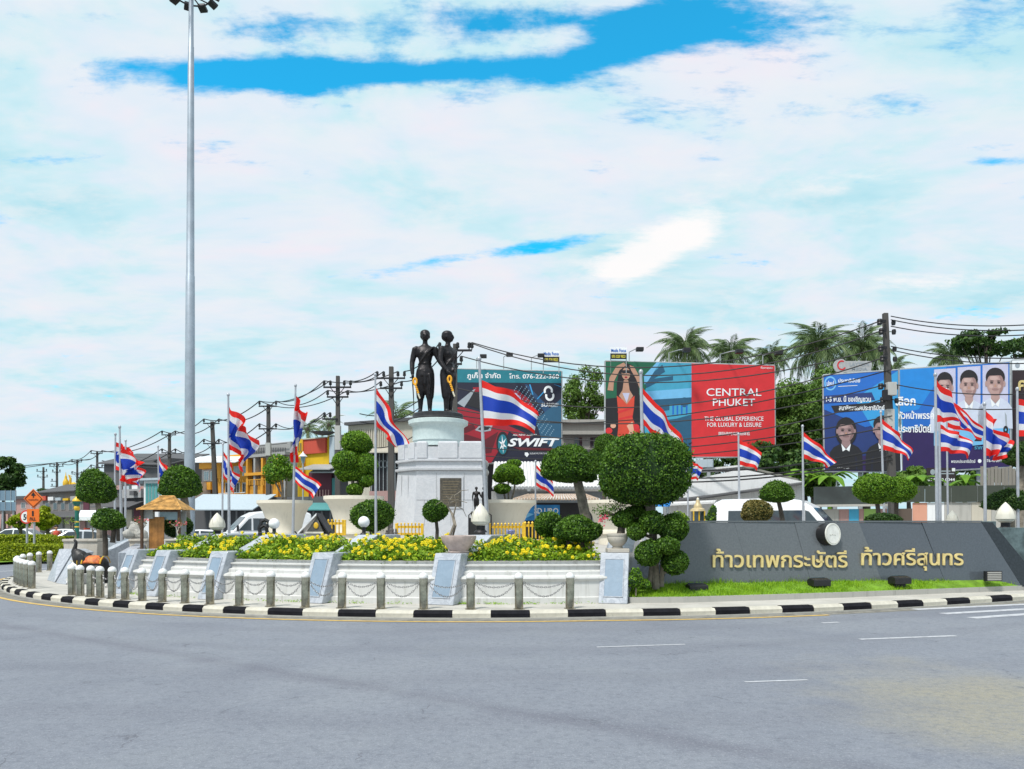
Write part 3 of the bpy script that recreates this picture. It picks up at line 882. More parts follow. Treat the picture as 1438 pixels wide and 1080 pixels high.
# chains: two sagging runs of links between neighbours
link = MB()
lp = [Vector((0.030 * math.cos(a), 0, 0.016 * math.sin(a))) for a in np.linspace(0, 2 * math.pi, 9)]
link.tube(lp, 0.0052, 5, cap=False)
for i in range(len(bl_pos) - 1):
    A, B = bl_pos[i + 1], bl_pos[i]
    if i > 15: continue
    t = thing('bollard_chain', 'pair of sagging steel chains between the %s and %s bollards from the right' % (ORD[i], ORD[i + 1]), 'chain', (A + B) / 2, 'chains between the bollards')
    dr = (B - A).normalized(); a, b = A + dr * .085, B - dr * .085
    for z0, sag in ((.52, .10), (.50, .26)):
        k = max(6, int((b - a).length * (1.05 + sag) / .047))
        mb = MB()
        for j in range(k):
            u = (j + .5) / k
            p = a.lerp(b, u) + Vector((0, 0, z0 - 4 * sag * u * (1 - u)))
            sl = math.atan(-4 * sag * (1 - 2 * u) / max((b - a).length, .1))
            rot = Matrix.Rotation(math.atan2(dr.y, dr.x), 3, 'Z') @ Matrix.Rotation(-sl, 3, 'Y') @ Matrix.Rotation(R_(90 if j % 2 else 20), 3, 'X')
            mb.add([p + rot @ Vector(v) for v in link.v], link.f)
        mb.build('chain_links', CHAIN, t, True)

# ------------------------------------------------------------------ flower beds between the buttresses
def flower_bed(a, b, label, n=3600, nf=80, r0=12.9, r1=14.55):
    base = ring((a + b) / 2, 13.7, .95)
    t = thing('flower_bed', label, 'flower bed', base, 'yellow flower beds in the planter')
    mb = MB(); k = 8
    for i in range(k + 1):
        th = a + (b - a) * i / k
        mb.v += [tuple(ring(th, r1, .96)), tuple(ring(th, r0, .96))]
    mb.f = [(2 * i, 2 * i + 2, 2 * i + 3, 2 * i + 1) for i in range(k)]
    mb.build('soil', SOIL, t)
    def pts(n, lo):
        u = rng.random(n); w = rng.random(n)
        th = np.radians(a + (b - a) * u); rr = r1 + .16 - (r1 + .16 - r0) * w
        x = C0.x + rr * np.sin(th); y = C0.y - rr * np.cos(th)
        bump = 0.5 + 0.5 * np.sin(x * 4.1 + 1.3 * y) * np.cos(y * 3.3 - x * 1.7)
        h = 0.15 + 0.40 * np.minimum(1, w * 1.9) * (0.55 + 0.45 * bump) + .06 * np.sin(x * 11) * np.sin(y * 9)
        z = .96 + h * (lo + (1 - lo) * rng.random(n) ** 0.6) + rng.normal(0, .03, n)
        return np.stack([x, y, z], 1)
    p = pts(n, 0.1); nr = np.tile(np.array([0, -.35, .8]), (n, 1))
    quads_np('foliage', leaf_quads(p, nr, .105, .05, 0.75, .25), LEAFF, t, kind='stuff')
    pc = pts(max(4, nf // 5), 0.9); p = np.repeat(pc, 3, 0) + rng.normal(0, 1, (len(pc) * 3, 3)) * np.array([.10, .10, .03]); p = np.concatenate([p, pts(nf // 4, .85)]); p[:, 2] += .03; nf = len(p)
    fl = []
    for k in range(5):                                  # five petals to a blossom
        a_ = 2 * math.pi * k / 5
        off = np.stack([np.full(nf, math.cos(a_)), np.full(nf, -.35), np.full(nf, math.sin(a_))], 1) * .023
        fl.append(leaf_quads(p + off, np.tile(np.array([0, -1, .5]), (nf, 1)), .047, .043, .25, .1))
    quads_np('blossoms', np.concatenate(fl), YEL, t, kind='stuff')
names = ['between the two right buttresses under the mushroom topiary', 'left of the pink bowl on its buttress', 'below the globe lamps, left of the monument', 'below the white van, left part of the planter', 'below the thatched hut at the left end of the planter']
for (a, b), nm, nf in zip(bays, names, (170, 180, 140, 85, 30)):
    flower_bed(a + .6, b - .8, 'bed of yellow flowers ' + nm, n=int(6200 * min(1, (b - a) / 11)), nf=nf)
# ------------------------------------------------------------------ monument
DM = 29.5
sM = DM / F
mon = thing('monument_pedestal', 'tall tapering white marble pedestal with battlements, plaque and drum under the bronze women', 'pedestal', P(616, 760, DM))
def hexa(xl, xa, xb, xr, z, grow=0.0, dback=3.4):
    """plan: front face between columns xa and xb, cut corners to xl and xr"""
    a, b, l, r = xat(xa, DM) - grow, xat(xb, DM) + grow, xat(xl, DM) - grow, xat(xr, DM) + grow
    y0, y1, y2, y3 = DM - grow, DM + 1.0, DM + dback - 1.0, DM + dback + grow
    return [Vector((a, y0, z)), Vector((b, y0, z)), Vector((r, y1, z)), Vector((r, y2, z)), Vector((b, y3, z)), Vector((a, y3, z)), Vector((l, y2, z)), Vector((l, y1, z))]
def stack(levels, name, m, parent, bevel=0.0):
    mb = MB(); n = 8
    for lv in levels: mb.v += [tuple(p) for p in hexa(*lv)]
    for i in range(len(levels) - 1):
        for k in range(n): mb.f.append((i * n + k, i * n + (k + 1) % n, (i + 1) * n + (k + 1) % n, (i + 1) * n + k))
    mb.f.append(tuple(range(n))[::-1]); mb.f.append(tuple(range((len(levels) - 1) * n, len(levels) * n)))
    return mb.build(name, m, parent, bevel=bevel)
zb, z660, z652, z646, z621 = .95, zat(661, DM), zat(653, DM), zat(646, DM), zat(622, DM)
body = stack([(546, 580, 682, 686, zb), (546, 580, 682, 686, zat(741, DM)), (553, 585, 677, 680, z660)], 'body', MARBW, mon, 0.02)
stack([(553, 585, 677, 680, z660 + .004, .02), (553, 585, 677, 680, z660 + .03, .10), (553, 585, 677, 680, z660 + .10, .11), (553, 585, 677, 680, z660 + .12, .03)], 'cornice', MARBW, mon)
stack([(554, 585, 676, 679, z660 + .124), (554, 585, 676, 679, z646 - .06)], 'frieze', MARBW, mon)
stack([(553, 585, 677, 680, z646 - .056, .03), (553, 585, 677, 680, z646 - .03, .09), (553, 585, 677, 680, z646 + .03, .09), (553, 585, 677, 680, z646 + .05, .02)], 'cornice', MARBW, mon)
stack([(556, 587, 674, 677, z646 + .053), (556, 587, 674, 677, zat(627, DM))], 'parapet', MARBW, mon)
# battlements
for x0, x1 in ((585, 600), (615, 643), (645, 677)):
    mb = MB().box(((xat(x0, DM) + xat(x1, DM)) / 2, DM + .16, (z646 + .06 + z621) / 2 + .02), ((x1 - x0) * sM, .42, z621 - z646 - .02)).build('merlon', MARBW, mon, bevel=0.03)
    MB().box(((xat(x0, DM) + xat(x1, DM)) / 2, DM + .16, z621 + .035), ((x1 - x0) * sM - .06, .36, .06)).build('merlon_cap', MARBW, mon, bevel=0.025)
for t in (.25, .8):
    q = Vector((xat(584, DM), DM, 0)).lerp(Vector((xat(553, DM), DM + 1.0, 0)), t)
    MB().box((q.x + .1, q.y + .15, (z646 + .06 + z621) / 2 + .02), (.42, .34, z621 - z646 - .02), R_(-48)).build('merlon', MARBW, mon, bevel=0.03)
for x0, x1 in ((560, 590), (610, 640), (650, 674)):
    MB().box(((xat(x0, DM) + xat(x1, DM)) / 2, DM + 3.2, (z646 + z621) / 2 + .05), ((x1 - x0) * sM, .4, z621 - z646)).build('merlon', MARBW, mon, bevel=0.03)
# joints between marble facing slabs, plaque and its frame
fpl = Plane(553, DM - .004, 690, DM - .004)
jm = mat('joint_grey', (0.33, 0.34, 0.35), 0.8)
def taper(z): k = min(1, max(0, (zat(741, DM) - z) / (zat(741, DM) - z660))); return k
for py in (702,):
    MB().box((xat(632, DM), DM - .004, zat(py, DM)), ((680 - 584) * sM * .98, .012, .014)).build('slab_joint', jm, body)
for px, y0, y1 in ((613, 664, 738), (652, 664, 702), (633, 702, 738), (664, 702, 738), (596, 702, 738)):
    MB().box((xat(px, DM), DM - .004, (zat(y0, DM) + zat(y1, DM)) / 2), (.012, .012, abs(y1 - y0) * sM)).build('slab_joint', jm, body)
for k, px in ((.35, 573), (.7, 563)):
    q = Vector((xat(583, DM), DM, 0)).lerp(Vector((xat(551, DM), DM + 1.0, 0)), k)
    MB().box((q.x - .01, q.y - .012, (zat(664, DM) + zat(738, DM)) / 2), (.012, .012, 70 * sM), R_(-48)).build('slab_joint', jm, body)
pq = panel(fpl, 615.5, 669, 650.5, 714, .03, MARBW, 'plaque_frame', mon)
pq2 = panel(fpl, 618, 671.5, 648, 711.5, .045, mat('plaque_stone', (0.075, 0.065, 0.05), 0.4, 0, 0.35, 12, 0.4, 30), 'plaque', mon)
for k in range(9):
    y = 676 + k * 3.6
    panel(fpl, 622, y, 645 - (k * 7 % 6), y + 1.0, .004, mat('plaque_line', (0.16, 0.13, 0.08), 0.5), 'inscription_line', pq2, off=.047)
stack([(540, 575, 690, 694, .96), (540, 575, 690, 694, 1.12)], 'plinth_step', MARBW, mon, 0.02)
# drum
cx = xat(615.5, DM); cyM = DM + 1.7
s2 = cyM / F
def dr(px): return (px - 615.5) * s2
zt = lambda py: zat(py, cyM)
prof = [(dr(650), zt(628)), (dr(650), zt(621)), (dr(651.5), zt(620)), (dr(651.5), zt(601)), (dr(653), zt(599)), (dr(657), zt(597)), (dr(657.5), zt(592)), (dr(655), zt(591))]
MB().lathe(prof, (xat(615.5, cyM), cyM, 0), 48).build('drum', marble_material('marble_greenish', (0.62, 0.72, 0.71), (0.5, 0.6, 0.6), 0.35), mon, True)
zbr = zt(591)
MB().lathe([(dr(652), zbr + .003), (dr(652.5), zbr + .06), (dr(651), zbr + .10), (dr(651), zt(583)), (dr(649), zt(581.5))], (xat(615, cyM), cyM, 0), 40).build('bronze_plinth', BRONZE2, mon, True)

# ---- the two bronze women: one continuous surface each, grown from lofts and fused
def woman(mb, arms, face=0.0, step=0.0):
    """1.68 m figure, feet at z=0, facing -y; arms: two lists of joints [(x,y,z,r)...]"""
    V = Vector
    # legs in gathered trousers
    for sgn in (-1, 1):
        x = .085 * sgn; fy = -step * .12 * sgn
        mb.loft([(x * 1.25, fy - .03, .03, .045, .09), (x * 1.15, fy, .09, .042, .05), (x * 1.12, fy, .22, .055, .058), (x * 1.12, fy, .30, .062, .066), (x * 1.12, fy * .8, .34, .082, .086), (x * 1.1, fy * .6, .46, .094, .100),
                 (x * 1.05, fy * .3, .64, .106, .114), (x, 0, .80, .108, .122), (x * .9, 0, .90, .10, .12)], 14)
        mb.ell((x * 1.3, fy - .085, .032), .046, .105, .034, 10, 8)
        mb.tube([V((x * 1.1, fy - .10, .80)), V((x * 1.3, fy - .115, .60)), V((x * 1.1, fy - .10, .38))], [.02, .016, .01], 6)   # cloth folds
    mb.tube([V((0, -.11, .86)), V((0, -.10, .60)), V((.0, -.05, .46))], [.035, .045, .02], 8)
    # fitted jacket with flared hem
    mb.loft([(0, 0, .76, .188, .142), (0, 0, .80, .186, .140), (0, 0, .90, .172, .128), (0, 0, 1.0, .130, .100), (0, 0, 1.06, .126, .096), (0, -.004, 1.14, .146, .108), (0, -.012, 1.22, .168, .122), (0, -.004, 1.30, .185, .108),
             (0, .004, 1.36, .172, .085), (0, .01, 1.395, .10, .066), (0, .01, 1.42, .060, .056), (0, .006, 1.47, .050, .052), (0, 0, 1.52, .050, .055)], 20)
    for sgn in (-1, 1):
        mb.ell((.072 * sgn, -.085, 1.225), .062, .052, .060, 10, 8)
        mb.ell((.178 * sgn, 0, 1.325), .062, .066, .062, 10, 8)
    mb.tube([V((.17, -.06, 1.36)), V((.06, -.145, 1.24)), V((-.07, -.115, 1.08)), V((-.14, -.06, .98))], .020, 6)        # sash across the chest
    mb.tube([V((-.135, -.02, 1.03)), V((0, -.115, 1.02)), V((.135, -.02, 1.03))], .016, 6)                                    # belt
    # head, turned by face
    c, s = math.cos(face), math.sin(face)
    def h(x, y, z): return V((x * c - y * s, x * s + y * c, z))
    def hb(p, rx, ry, rz):
        k = len(mb.v); mb.ell((0, 0, 0), rx, ry, rz, 14, 10)
        for i in range(k, len(mb.v)):
            v = mb.v[i]; q = h((v[0] + p[0]) * 1.2, (v[1] + p[1]) * 1.2, 0); mb.v[i] = (q.x, q.y, 1.47 + (v[2] + p[2] - 1.47) * 1.14)
    hb((0, 0, 1.585), .074, .088, .100); hb((0, -.030, 1.545), .058, .062, .062); hb((0, -.055, 1.508), .030, .030, .022)   # skull, jaw, chin
    hb((0, -.094, 1.565), .013, .022, .026)                                                                                 # nose
    hb((0, -.082, 1.532), .024, .014, .009); hb((0, -.080, 1.600), .052, .018, .010)                                       # lips, brow
    for sgn in (-1, 1): hb((.076 * sgn, .005, 1.57), .012, .022, .034); hb((.028 * sgn, -.080, 1.582), .014, .010, .008)    # ears, eyes
    hb((0, .018, 1.625), .088, .098, .072); hb((0, .045, 1.585), .082, .075, .085)                                          # cropped hair
    for arm in arms:
        mb.tube([V(a[:3]) for a in arm], [a[3] * 1.2 for a in arm], 10)
        w, e = V(arm[-1][:3]), V(arm[-2][:3]); dd = (w - e).normalized()
        mb.ell(w + dd * .05, .034, .030, .055, 10, 8)
        sd = dd.cross(V((0, 1, 0))).normalized()
        for k, (o, l) in enumerate(((-.026, .075), (-.009, .088), (.009, .083), (.026, .066))):
            b = w + dd * .085 + V((0, o, 0))
            mb.tube([b, b + dd * l * .5 + sd * .006, b + dd * l + sd * .022], [.0105, .010, .008], 6)
        mb.tube([w + dd * .03 + V((0, -.03, 0)), w + dd * .06 + V((0, -.055, 0)), w + dd * .10 + V((0, -.055, 0))], [.012, .011, .009], 6)

def place(mb, k0, org, scale, rz):
    c, s = math.cos(rz), math.sin(rz)
    for i in range(k0, len(mb.v)):
        x, y, z = mb.v[i]
        mb.v[i] = (org.x + (x * c - y * s) * scale, org.y + (x * s + y * c) * scale, org.z + z * scale)

zs = zt(581.5) + .0
SC = (zat(462.5, cyM) - zs) / 1.73
ls = thing('bronze_statue', 'dark bronze woman facing forward, left of the pair, short hair, garland on her hand', 'statue', Vector((xat(597, cyM), cyM, zs)), 'bronze women on the pedestal')
mb = MB()
woman(mb, [[(-.19, 0, 1.34, .062), (-.235, .01, 1.18, .054), (-.262, .0, 1.05, .046), (-.262, -.03, .92, .042), (-.252, -.06, .80, .032)],
           [(.19, 0, 1.34, .062), (.245, .0, 1.20, .054), (.305, -.01, 1.07, .046), (.375, -.05, .97, .040), (.455, -.09, .875, .032)]], face=R_(6), step=.25)
place(mb, 0, ls.location, SC, R_(4))
remesh(mb, 'body', BRONZE, ls, 0.030)
def lw(x, y, z): return ls.location + Vector((x, y, z)) * SC
MB().tube([lw(-.25, -.08, .72), lw(-.225, -.10, .35), lw(-.215, -.10, .004)], [.03, .022, .012], 8).build('sword', BRONZE, ls, True)
MB().box(lw(-.25, -.08, .73), (.20, .06, .035)).build('sword_guard', BRONZE, ls)
def garland(parent, p, h):
    mb = MB()
    n = 14
    for k in range(n):
        a = 2 * math.pi * k / n
        q = p + Vector((.065 * math.cos(a), -.05, .12 * math.sin(a)))
        mb.ell(q, .045, .045, .045, 8, 6)
    mb.build('garland_ring', GARL, parent, True)
    mb = MB()
    for k in range(5): mb.ell(p + Vector((.02 + .025 * k, -.06, -.14 - .075 * k)), .05, .045, .045, 8, 6)
    mb.build('garland_tassel', GARL, parent, True)
    mb = MB()
    for k in range(4): mb.ell(p + Vector((.13 + .02 * k, -.06, -.50 - .05 * k)), .032, .03, .04, 8, 6)
    mb.tube([p + Vector((.12, -.06, -.4)), p + Vector((.19, -.06, -.68))], .022, 6)
    mb.build('garland_tail', PETALW, parent, True)
gl = thing('marigold_garland', 'orange marigold garland hanging from the left bronze woman\'s hand', 'garland', P(583, 536, cyM - .35), 'garlands on the bronze women')
garland(gl, gl.location.copy(), 1)
rs = thing('bronze_statue', 'dark bronze woman turned to the right in profile, right of the pair', 'statue', Vector((xat(629, cyM), cyM + .1, zs)), 'bronze women on the pedestal')
mb = MB()
woman(mb, [[(-.185, 0, 1.34, .062), (-.23, .0, 1.19, .055), (-.255, -.02, 1.06, .047), (-.245, -.09, .95, .042), (-.225, -.16, .86, .032)],
           [(.185, 0, 1.34, .062), (.22, .04, 1.20, .054), (.20, .06, 1.07, .046), (.12, .0, .98, .040), (.04, -.10, .93, .032)]], face=R_(28), step=-.3)
place(mb, 0, rs.location, SC * .995, R_(52))
remesh(mb, 'body', BRONZE, rs, 0.030)
gl = thing('marigold_garland', 'orange marigold garland hanging from the right bronze woman\'s hand', 'garland', P(631.5, 533, cyM - .62), 'garlands on the bronze women')
garland(gl, gl.location.copy(), 1)

# miniature of the pair on a black stand, in front of the pedestal
dm = 24.0
for px, rot, lab in ((669, 4, 'small bronze replica woman standing left on the black stand before the pedestal'), (680, 40, 'small bronze replica woman standing right, behind the lotus lamp')):
    src = ls if rot == 4 else rs
    t = thing('small_statue', lab, 'statue', Vector((xat(px, dm), dm, zat(718, dm))), 'small bronze replicas')
    ch = [c for c in src.children if c.name.startswith('body')][0]
    c = ch.copy(); COL.objects.link(c); c.parent = t; c.name = 'body'
    k = (zat(684, dm) - zat(718, dm)) / (1.7 * SC)
    c.scale = (k, k, k); c.location = (0, 0, 0)
t = thing('statue_stand', 'black lacquered stepped stand under the small bronze replicas', 'stand', Vector((xat(672, dm), dm, .95)))
z1 = zat(718, dm)
MB().box((xat(673, dm), dm, (z1 + .95) / 2 - .1), (.62, .5, z1 - .95 - .2)).build('stand_base', BLACKP, t, bevel=.02)
MB().box((xat(673, dm), dm, z1 - .10), (.5, .42, .19)).build('stand_top', BLACKP, t, bevel=.02)
for px in (659, 690):
    MB().tube([Vector((xat(px, dm), dm - .25, .95)), Vector((xat(px, dm), dm - .25, z1 - .12)), Vector((xat(px + (5 if px < 670 else -7), dm), dm - .22, z1 - .02))], .022, 6).build('stand_rail', BLACKP, t, True)

# ------------------------------------------------------------------ name wall of dark granite
DL, DR = 17.4, 19.5
wp = Plane(925, DL, 1432, DR)
lean = 0.13
nw = thing('name_wall', 'long dark grey granite name wall with gilded Thai lettering on the grass', 'sign wall', wp.at(1180, 822))
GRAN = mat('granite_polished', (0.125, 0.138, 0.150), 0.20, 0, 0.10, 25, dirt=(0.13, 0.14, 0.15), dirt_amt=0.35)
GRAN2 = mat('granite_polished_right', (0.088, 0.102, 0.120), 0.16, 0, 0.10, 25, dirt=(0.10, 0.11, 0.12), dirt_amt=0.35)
GRANS = mat('granite_green', (0.10, 0.14, 0.145), 0.12, 0, 0.4, 4)
n3 = wp.n3()
def slab(t0, b0, t1, b1, m, tw=0.0, name='granite_slab', proud=0.0):
    """top-left, bottom-left, top-right, bottom-right columns; top leans back"""
    ybt = lambda px: 733.5; ybb = lambda px: 838 - (px - 925) * .028
    q = [wp.at(b0, ybb(b0), .02 + proud), wp.at(b1, ybb(b1), .02 + proud), wp.at(t1, ybt(t1), -lean + proud - tw), wp.at(t0, ybt(t0), -lean + proud)]
    return flip_fix(MB().prism(q, -n3 * .45).build(name, m, nw, bevel=0.002))
slab(957, 925, 1035, 1060, GRAN)
slab(1035.15, 1060.15, 1120, 1142, GRAN, .012)
slab(1120.15, 1142.15, 1211, 1243, GRAN, -.008)
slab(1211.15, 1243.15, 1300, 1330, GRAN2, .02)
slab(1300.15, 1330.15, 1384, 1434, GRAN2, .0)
slab(1384.15, 1434.15, 1400, 1466, mat('granite_tree_reflection', (0.02, 0.024, 0.03), 0.12, 0, 0.3, 20), .0)  # added end slab; the dark reflections of trees are put into its colour
# coping line along the top
cp = flip_fix(MB().prism([wp.at(956, 733.2, -lean + .012), wp.at(1385, 733.2, -lean + .012), wp.at(1385, 731.2, -lean + .012), wp.at(956, 731.2, -lean + .012)], -n3 * .5).build('coping', GRAN, nw))
def face_off(py): return -lean + (py - 733.5) / (830 - 733.5) * (.02 + lean) + .006
wtxt = Plane(925, DL, 1432, DR)
class Tilt:
    """the leaning face of the wall"""
    def at(s, px, py, off=0.0): return wp.at(px, py, face_off(py) + off)
    def n3(s): return wp.n3()
TF = Tilt()
text(TF, 'ท้าวเทพกระษัตรี', 1001, 1190, 796.5, 770.5, GOLD, 'gilded_lettering', nw, .004, .009, .03)
text(TF, 'ท้าวศรีสุนทร', 1210, 1353, 793.5, 768, GOLD, 'gilded_lettering', nw, .004, .009, .03)
# round emblem standing out of the wall
ec = TF.at(1164, 750.5, .02)
axis = (n3 + Vector((.30, 0, .06))).normalized()
em = MB().tube([ec - axis * .1, ec + axis * .16], .262, 32).build('emblem_drum', BLACKP, nw, True)
MB().tube([ec + axis * .162, ec + axis * .180], .258, 32).build('emblem_face', mat('emblem_white', (0.78, 0.77, 0.72), 0.5), em, True)
up = Vector((0, 0, 1)); sd_ = axis.cross(up).normalized(); u2 = sd_.cross(axis)
mb = MB()
lnm = mat('emblem_line', (0.55, 0.53, 0.45), 0.6)
mb.tube([ec + axis * .182 + (sd_ * math.cos(a) + u2 * math.sin(a)) * .225 for a in np.linspace(0, 6.3, 33)], .005, 5)
for x, y in ((-.08, -.03), (0.0, -.02), (.07, -.03)): mb.tube([ec + axis * .182 + sd_ * x + u2 * y, ec + axis * .182 + sd_ * (x + .05) + u2 * (y + .015)], .006, 5)
mb.build('emblem_relief', lnm, em)
# green granite buttress beyond the right end
gb = thing('granite_buttress', 'green polished granite block at the right end of the name wall', 'buttress', P(1425, 815, 19.4))
mb = MB(); q = [(1396, 812), (1470, 812), (1470, 745), (1448, 741), (1400, 741), (1396, 738)]
flip_fix(mb.prism([P(x, y, 20.1) for x, y in q], (0.0, 0.5, 0)).build('block', GRANS, gb, bevel=.01))
flip_fix(MB().prism([P(x, y, 19.9) for x, y in [(1387, 732), (1399, 732), (1399, 760), (1387, 760)]], (0, .3, 0)).build('post', GRANS, gb, bevel=.01))

# lawn in front of the wall, with a low edging
edge = [G(884, 847, .15).to_2d(), G(960, 846.5, .15).to_2d(), G(1060, 843.5, .15).to_2d(), G(1180, 839.5, .15).to_2d(), G(1300, 834.5, .15).to_2d(), G(1438, 829, .15).to_2d(), G(1520, 825, .15).to_2d()]
bk = [(wp.at(x, 822).x + .03, wp.at(x, 822).y + .18) for x in (1520, 1438, 1300, 1180, 1060, 960, 884)]
lawn = MB()
for i in range(7):
    lawn.v += [(edge[i].x, edge[i].y, .25), (bk[6 - i][0], bk[6 - i][1], .50)]
lawn.f = [(2 * i, 2 * i + 2, 2 * i + 3, 2 * i + 1) for i in range(6)]
lo = lawn.build('lawn', GRASSG); lo['kind'] = 'structure'
st = strip('lawn_edging', edge, .001, CONC, .2)
bpy.data.objects.remove(st)
mb = MB()
e2 = inset(edge, .10)[0:]; e2[0] = edge[0] + Vector((0, .1)); e2[-1] = edge[-1] + Vector((-.05, .1))
for i in range(6):
    mb.add([(*edge[i], .15), (*edge[i + 1], .15), (*edge[i + 1], .27), (*edge[i], .27), (*e2[i + 1], .27), (*e2[i], .27)], [(0, 1, 2, 3), (3, 2, 4, 5)])
o = mb.build('lawn_edging', CONC); o['kind'] = 'structure'
n = 22000
u = rng.random(n) * 5.999; i0 = u.astype(int); fr_ = u - i0
E0 = np.array([tuple(p) for p in edge]); B0 = np.array(bk)[::-1]
w = rng.random(n)
fp_ = (E0[i0] * (1 - fr_)[:, None] + E0[i0 + 1] * fr_[:, None]); bp_ = (B0[i0] * (1 - fr_)[:, None] + B0[i0 + 1] * fr_[:, None])
xy = fp_ * (1 - w)[:, None] + bp_ * w[:, None]; xy[:, 1] += .03
z = .25 + .25 * w
hgt = rng.uniform(.03, .085, n) * (1 + .5 * np.sin(xy[:, 0] * 5) * np.sin(xy[:, 1] * 7)) * np.where(w > .8, 1.5, 1.0)
b = np.stack([xy[:, 0], xy[:, 1], z], 1)
tl = rng.normal(0, .025, (n, 3)); tl[:, 2] = hgt
sdv = rng.normal(0, 1, (n, 3)); sdv[:, 2] = 0; sdv = unit(sdv) * .006
quads_np('lawn_grass', np.stack([b - sdv, b + sdv, b + tl * .7 + sdv * .7, b + tl], 1), GRASSL, kind='stuff')['label'] = 'bright green lawn grass in front of the granite wall'
# weeds along the foot of the planter wall
wq = []
for k in range(46):
    th = rng.uniform(-34, 10.5); c = np.array(ring(th, 15.1 + rng.uniform(0, .08), .16)); m_ = int(rng.integers(6, 26))
    p = c + rng.normal(0, 1, (m_, 3)) * np.array([.10, .03, .02]); p[:, 2] = .16 + np.abs(p[:, 2] - .16)
    wq.append(leaf_quads(p, np.tile(np.array([0, -.6, .6]), (m_, 1)), .05, .016, .6))
quads_np('weeds', np.concatenate(wq), GRASSL, kind='stuff')['label'] = 'scattered weeds at the foot of the planter wall'

# floodlights on the lawn
for k, (px, py, lab) in enumerate(((978, 822, 'at the left end under the first letters'), (1150, 814, 'below the round emblem'), (1263, 811, 'under the second name'))):
    d = DL + (px - 925) / 507 * 2.1 - .45
    c = P(px, py, d); c.z -= .06
    t = thing('floodlight', 'black box floodlight on the lawn ' + lab, 'floodlight', Vector((c.x, c.y, .42)), 'floodlights on the lawn')
    rz = math.atan2(wp.u.y, wp.u.x)
    cs, sn = math.cos(rz), math.sin(rz)
    pts = [(-.14, -.085), (-.14, .06), (.02, .10), (.14, .05), (.12, -.085)]
    ax = Vector((cs, sn, 0)); ay = Vector((-sn, cs, 0))
    hsg = flip_fix(MB().prism([c + ay * y + Vector((0, 0, zz)) - ax * .22 for y, zz in pts], ax * .44).build('housing', BLACKP, t, bevel=.012))
    MB().prism([c + ay * .10 + Vector((0, 0, .075)) - ax * .18, c + ay * .10 + Vector((0, 0, .075)) + ax * .18, c + ay * .025 + Vector((0, 0, .108)) + ax * .18, c + ay * .025 + Vector((0, 0, .108)) - ax * .18], (0, 0, .004)).build('lens', GLASSB, t)
    MB().box(c + Vector((0, 0, -.12)), (.30, .05, .10), rz).build('bracket', DARKM, t)
# louvred vent at the right end of the wall
t = thing('louvred_vent', 'grey louvred vent box at the foot of the right end of the name wall', 'vent', P(1395, 815, 19.0))
panel(Plane(1370, 19.05, 1410, 19.15), 1381, 802, 1404, 816, .08, DARKM, 'vent_box', t)
for k in range(5):
    panel(Plane(1370, 19.05, 1410, 19.15), 1383, 803 + k * 2.5, 1402, 804.6 + k * 2.5, .02, CONC, 'slat', t, off=.085)

# ------------------------------------------------------------------ topiaries, in front-to-back order
topiary('topiary_tree', 'big clipped dome topiary with small round pompoms beneath, left end of the name wall', (940, 826), 17.0,
        [(905, 661, 123, 102, 'dome'), (875, 729, 30, 24, 'ball', -.1), (894, 746, 26, 24, 'ball', -.3), (916, 734, 36, 30, 'ball', -.35), (944, 742, 42, 40, 'ball', -.25),
         (910, 777, 36, 34, 'ball', -.4), (938, 766, 32, 24, 'ball', -.45), (948, 789, 36, 34, 'ball', -.3), (893, 722, 36, 24, 'ball', .2)],
        [[(921, 824, 5.5), (920, 790, 5), (917, 750, 5.5), (912, 700, 8), (908, 680, 8)], [(912, 824, 3.5), (915, 790, 3), (910, 778, 3)], [(929, 824, 3.5), (930, 795, 3), (936, 768, 3)], [(926, 808, 2), (938, 802, 1.6), (946, 792, 1.6)],
         [(917, 752, 2.5), (928, 745, 2), (940, 742, 2)], [(916, 755, 2.5), (902, 750, 2), (894, 746, 2)], [(915, 720, 3), (905, 726, 2), (878, 728, 2)]], LEAF, .066, BARK, z0=.38, dens=1.2)
topiary('topiary_tree', 'mushroom shaped topiary with thick pale trunk in the flower bed beside the big dome', (824, 776), 18.6,
        [(800, 652, 74, 50, 'cap', 0, .13), (826, 668, 22, 18, 'ball', -.1, .1), (778, 662, 26, 20, 'ball', .1, .1)], [[(824, 770, 8), (824, 735, 7.5), (817, 700, 7), (810, 672, 6.5), (804, 655, 5)]], LEAF, .062, BARK, z0=.95)
topiary('shrub', 'low dark spreading shrub on gnarled legs among the yellow flowers', (812, 772), 17.4,
        [(808, 742, 62, 38, 'cap', 0, .12), (828, 746, 34, 28, 'ball', .1, .1)], [[(818, 775, 6), (816, 755, 6), (812, 745, 5)], [(797, 772, 3), (798, 760, 3), (806, 748, 3)]], LEAF, .06, BARKD, cat='shrub', z0=.95)
topiary('shrub', 'small round clipped shrub left of the spreading shrub in the flowers', (770, 768), 18.0, [(770, 737, 40, 36, 'ball', 0, .08)], [[(770, 770, 3), (770, 745, 3)]], LEAF, .056, BARKD, cat='shrub', z0=.95)
topiary('shrub', 'wide round dark shrub behind the globe lamp left of the pedestal', (523, 760), 21.5, [(523, 724, 60, 44, 'ball', 0, .10)], [[(523, 762, 4), (523, 730, 4)]], LEAF, .07, BARKD, cat='shrub', z0=.95)
topiary('topiary_tree', 'small ragged lollipop topiary before the pedestal plaque', (613, 757), 19.0, [(611, 718, 35, 30, 'ball', 0, .14)], [[(613, 768, 3), (614, 745, 2.6), (612, 725, 2.4)]], LEAF, .06, BARKD, z0=.95)
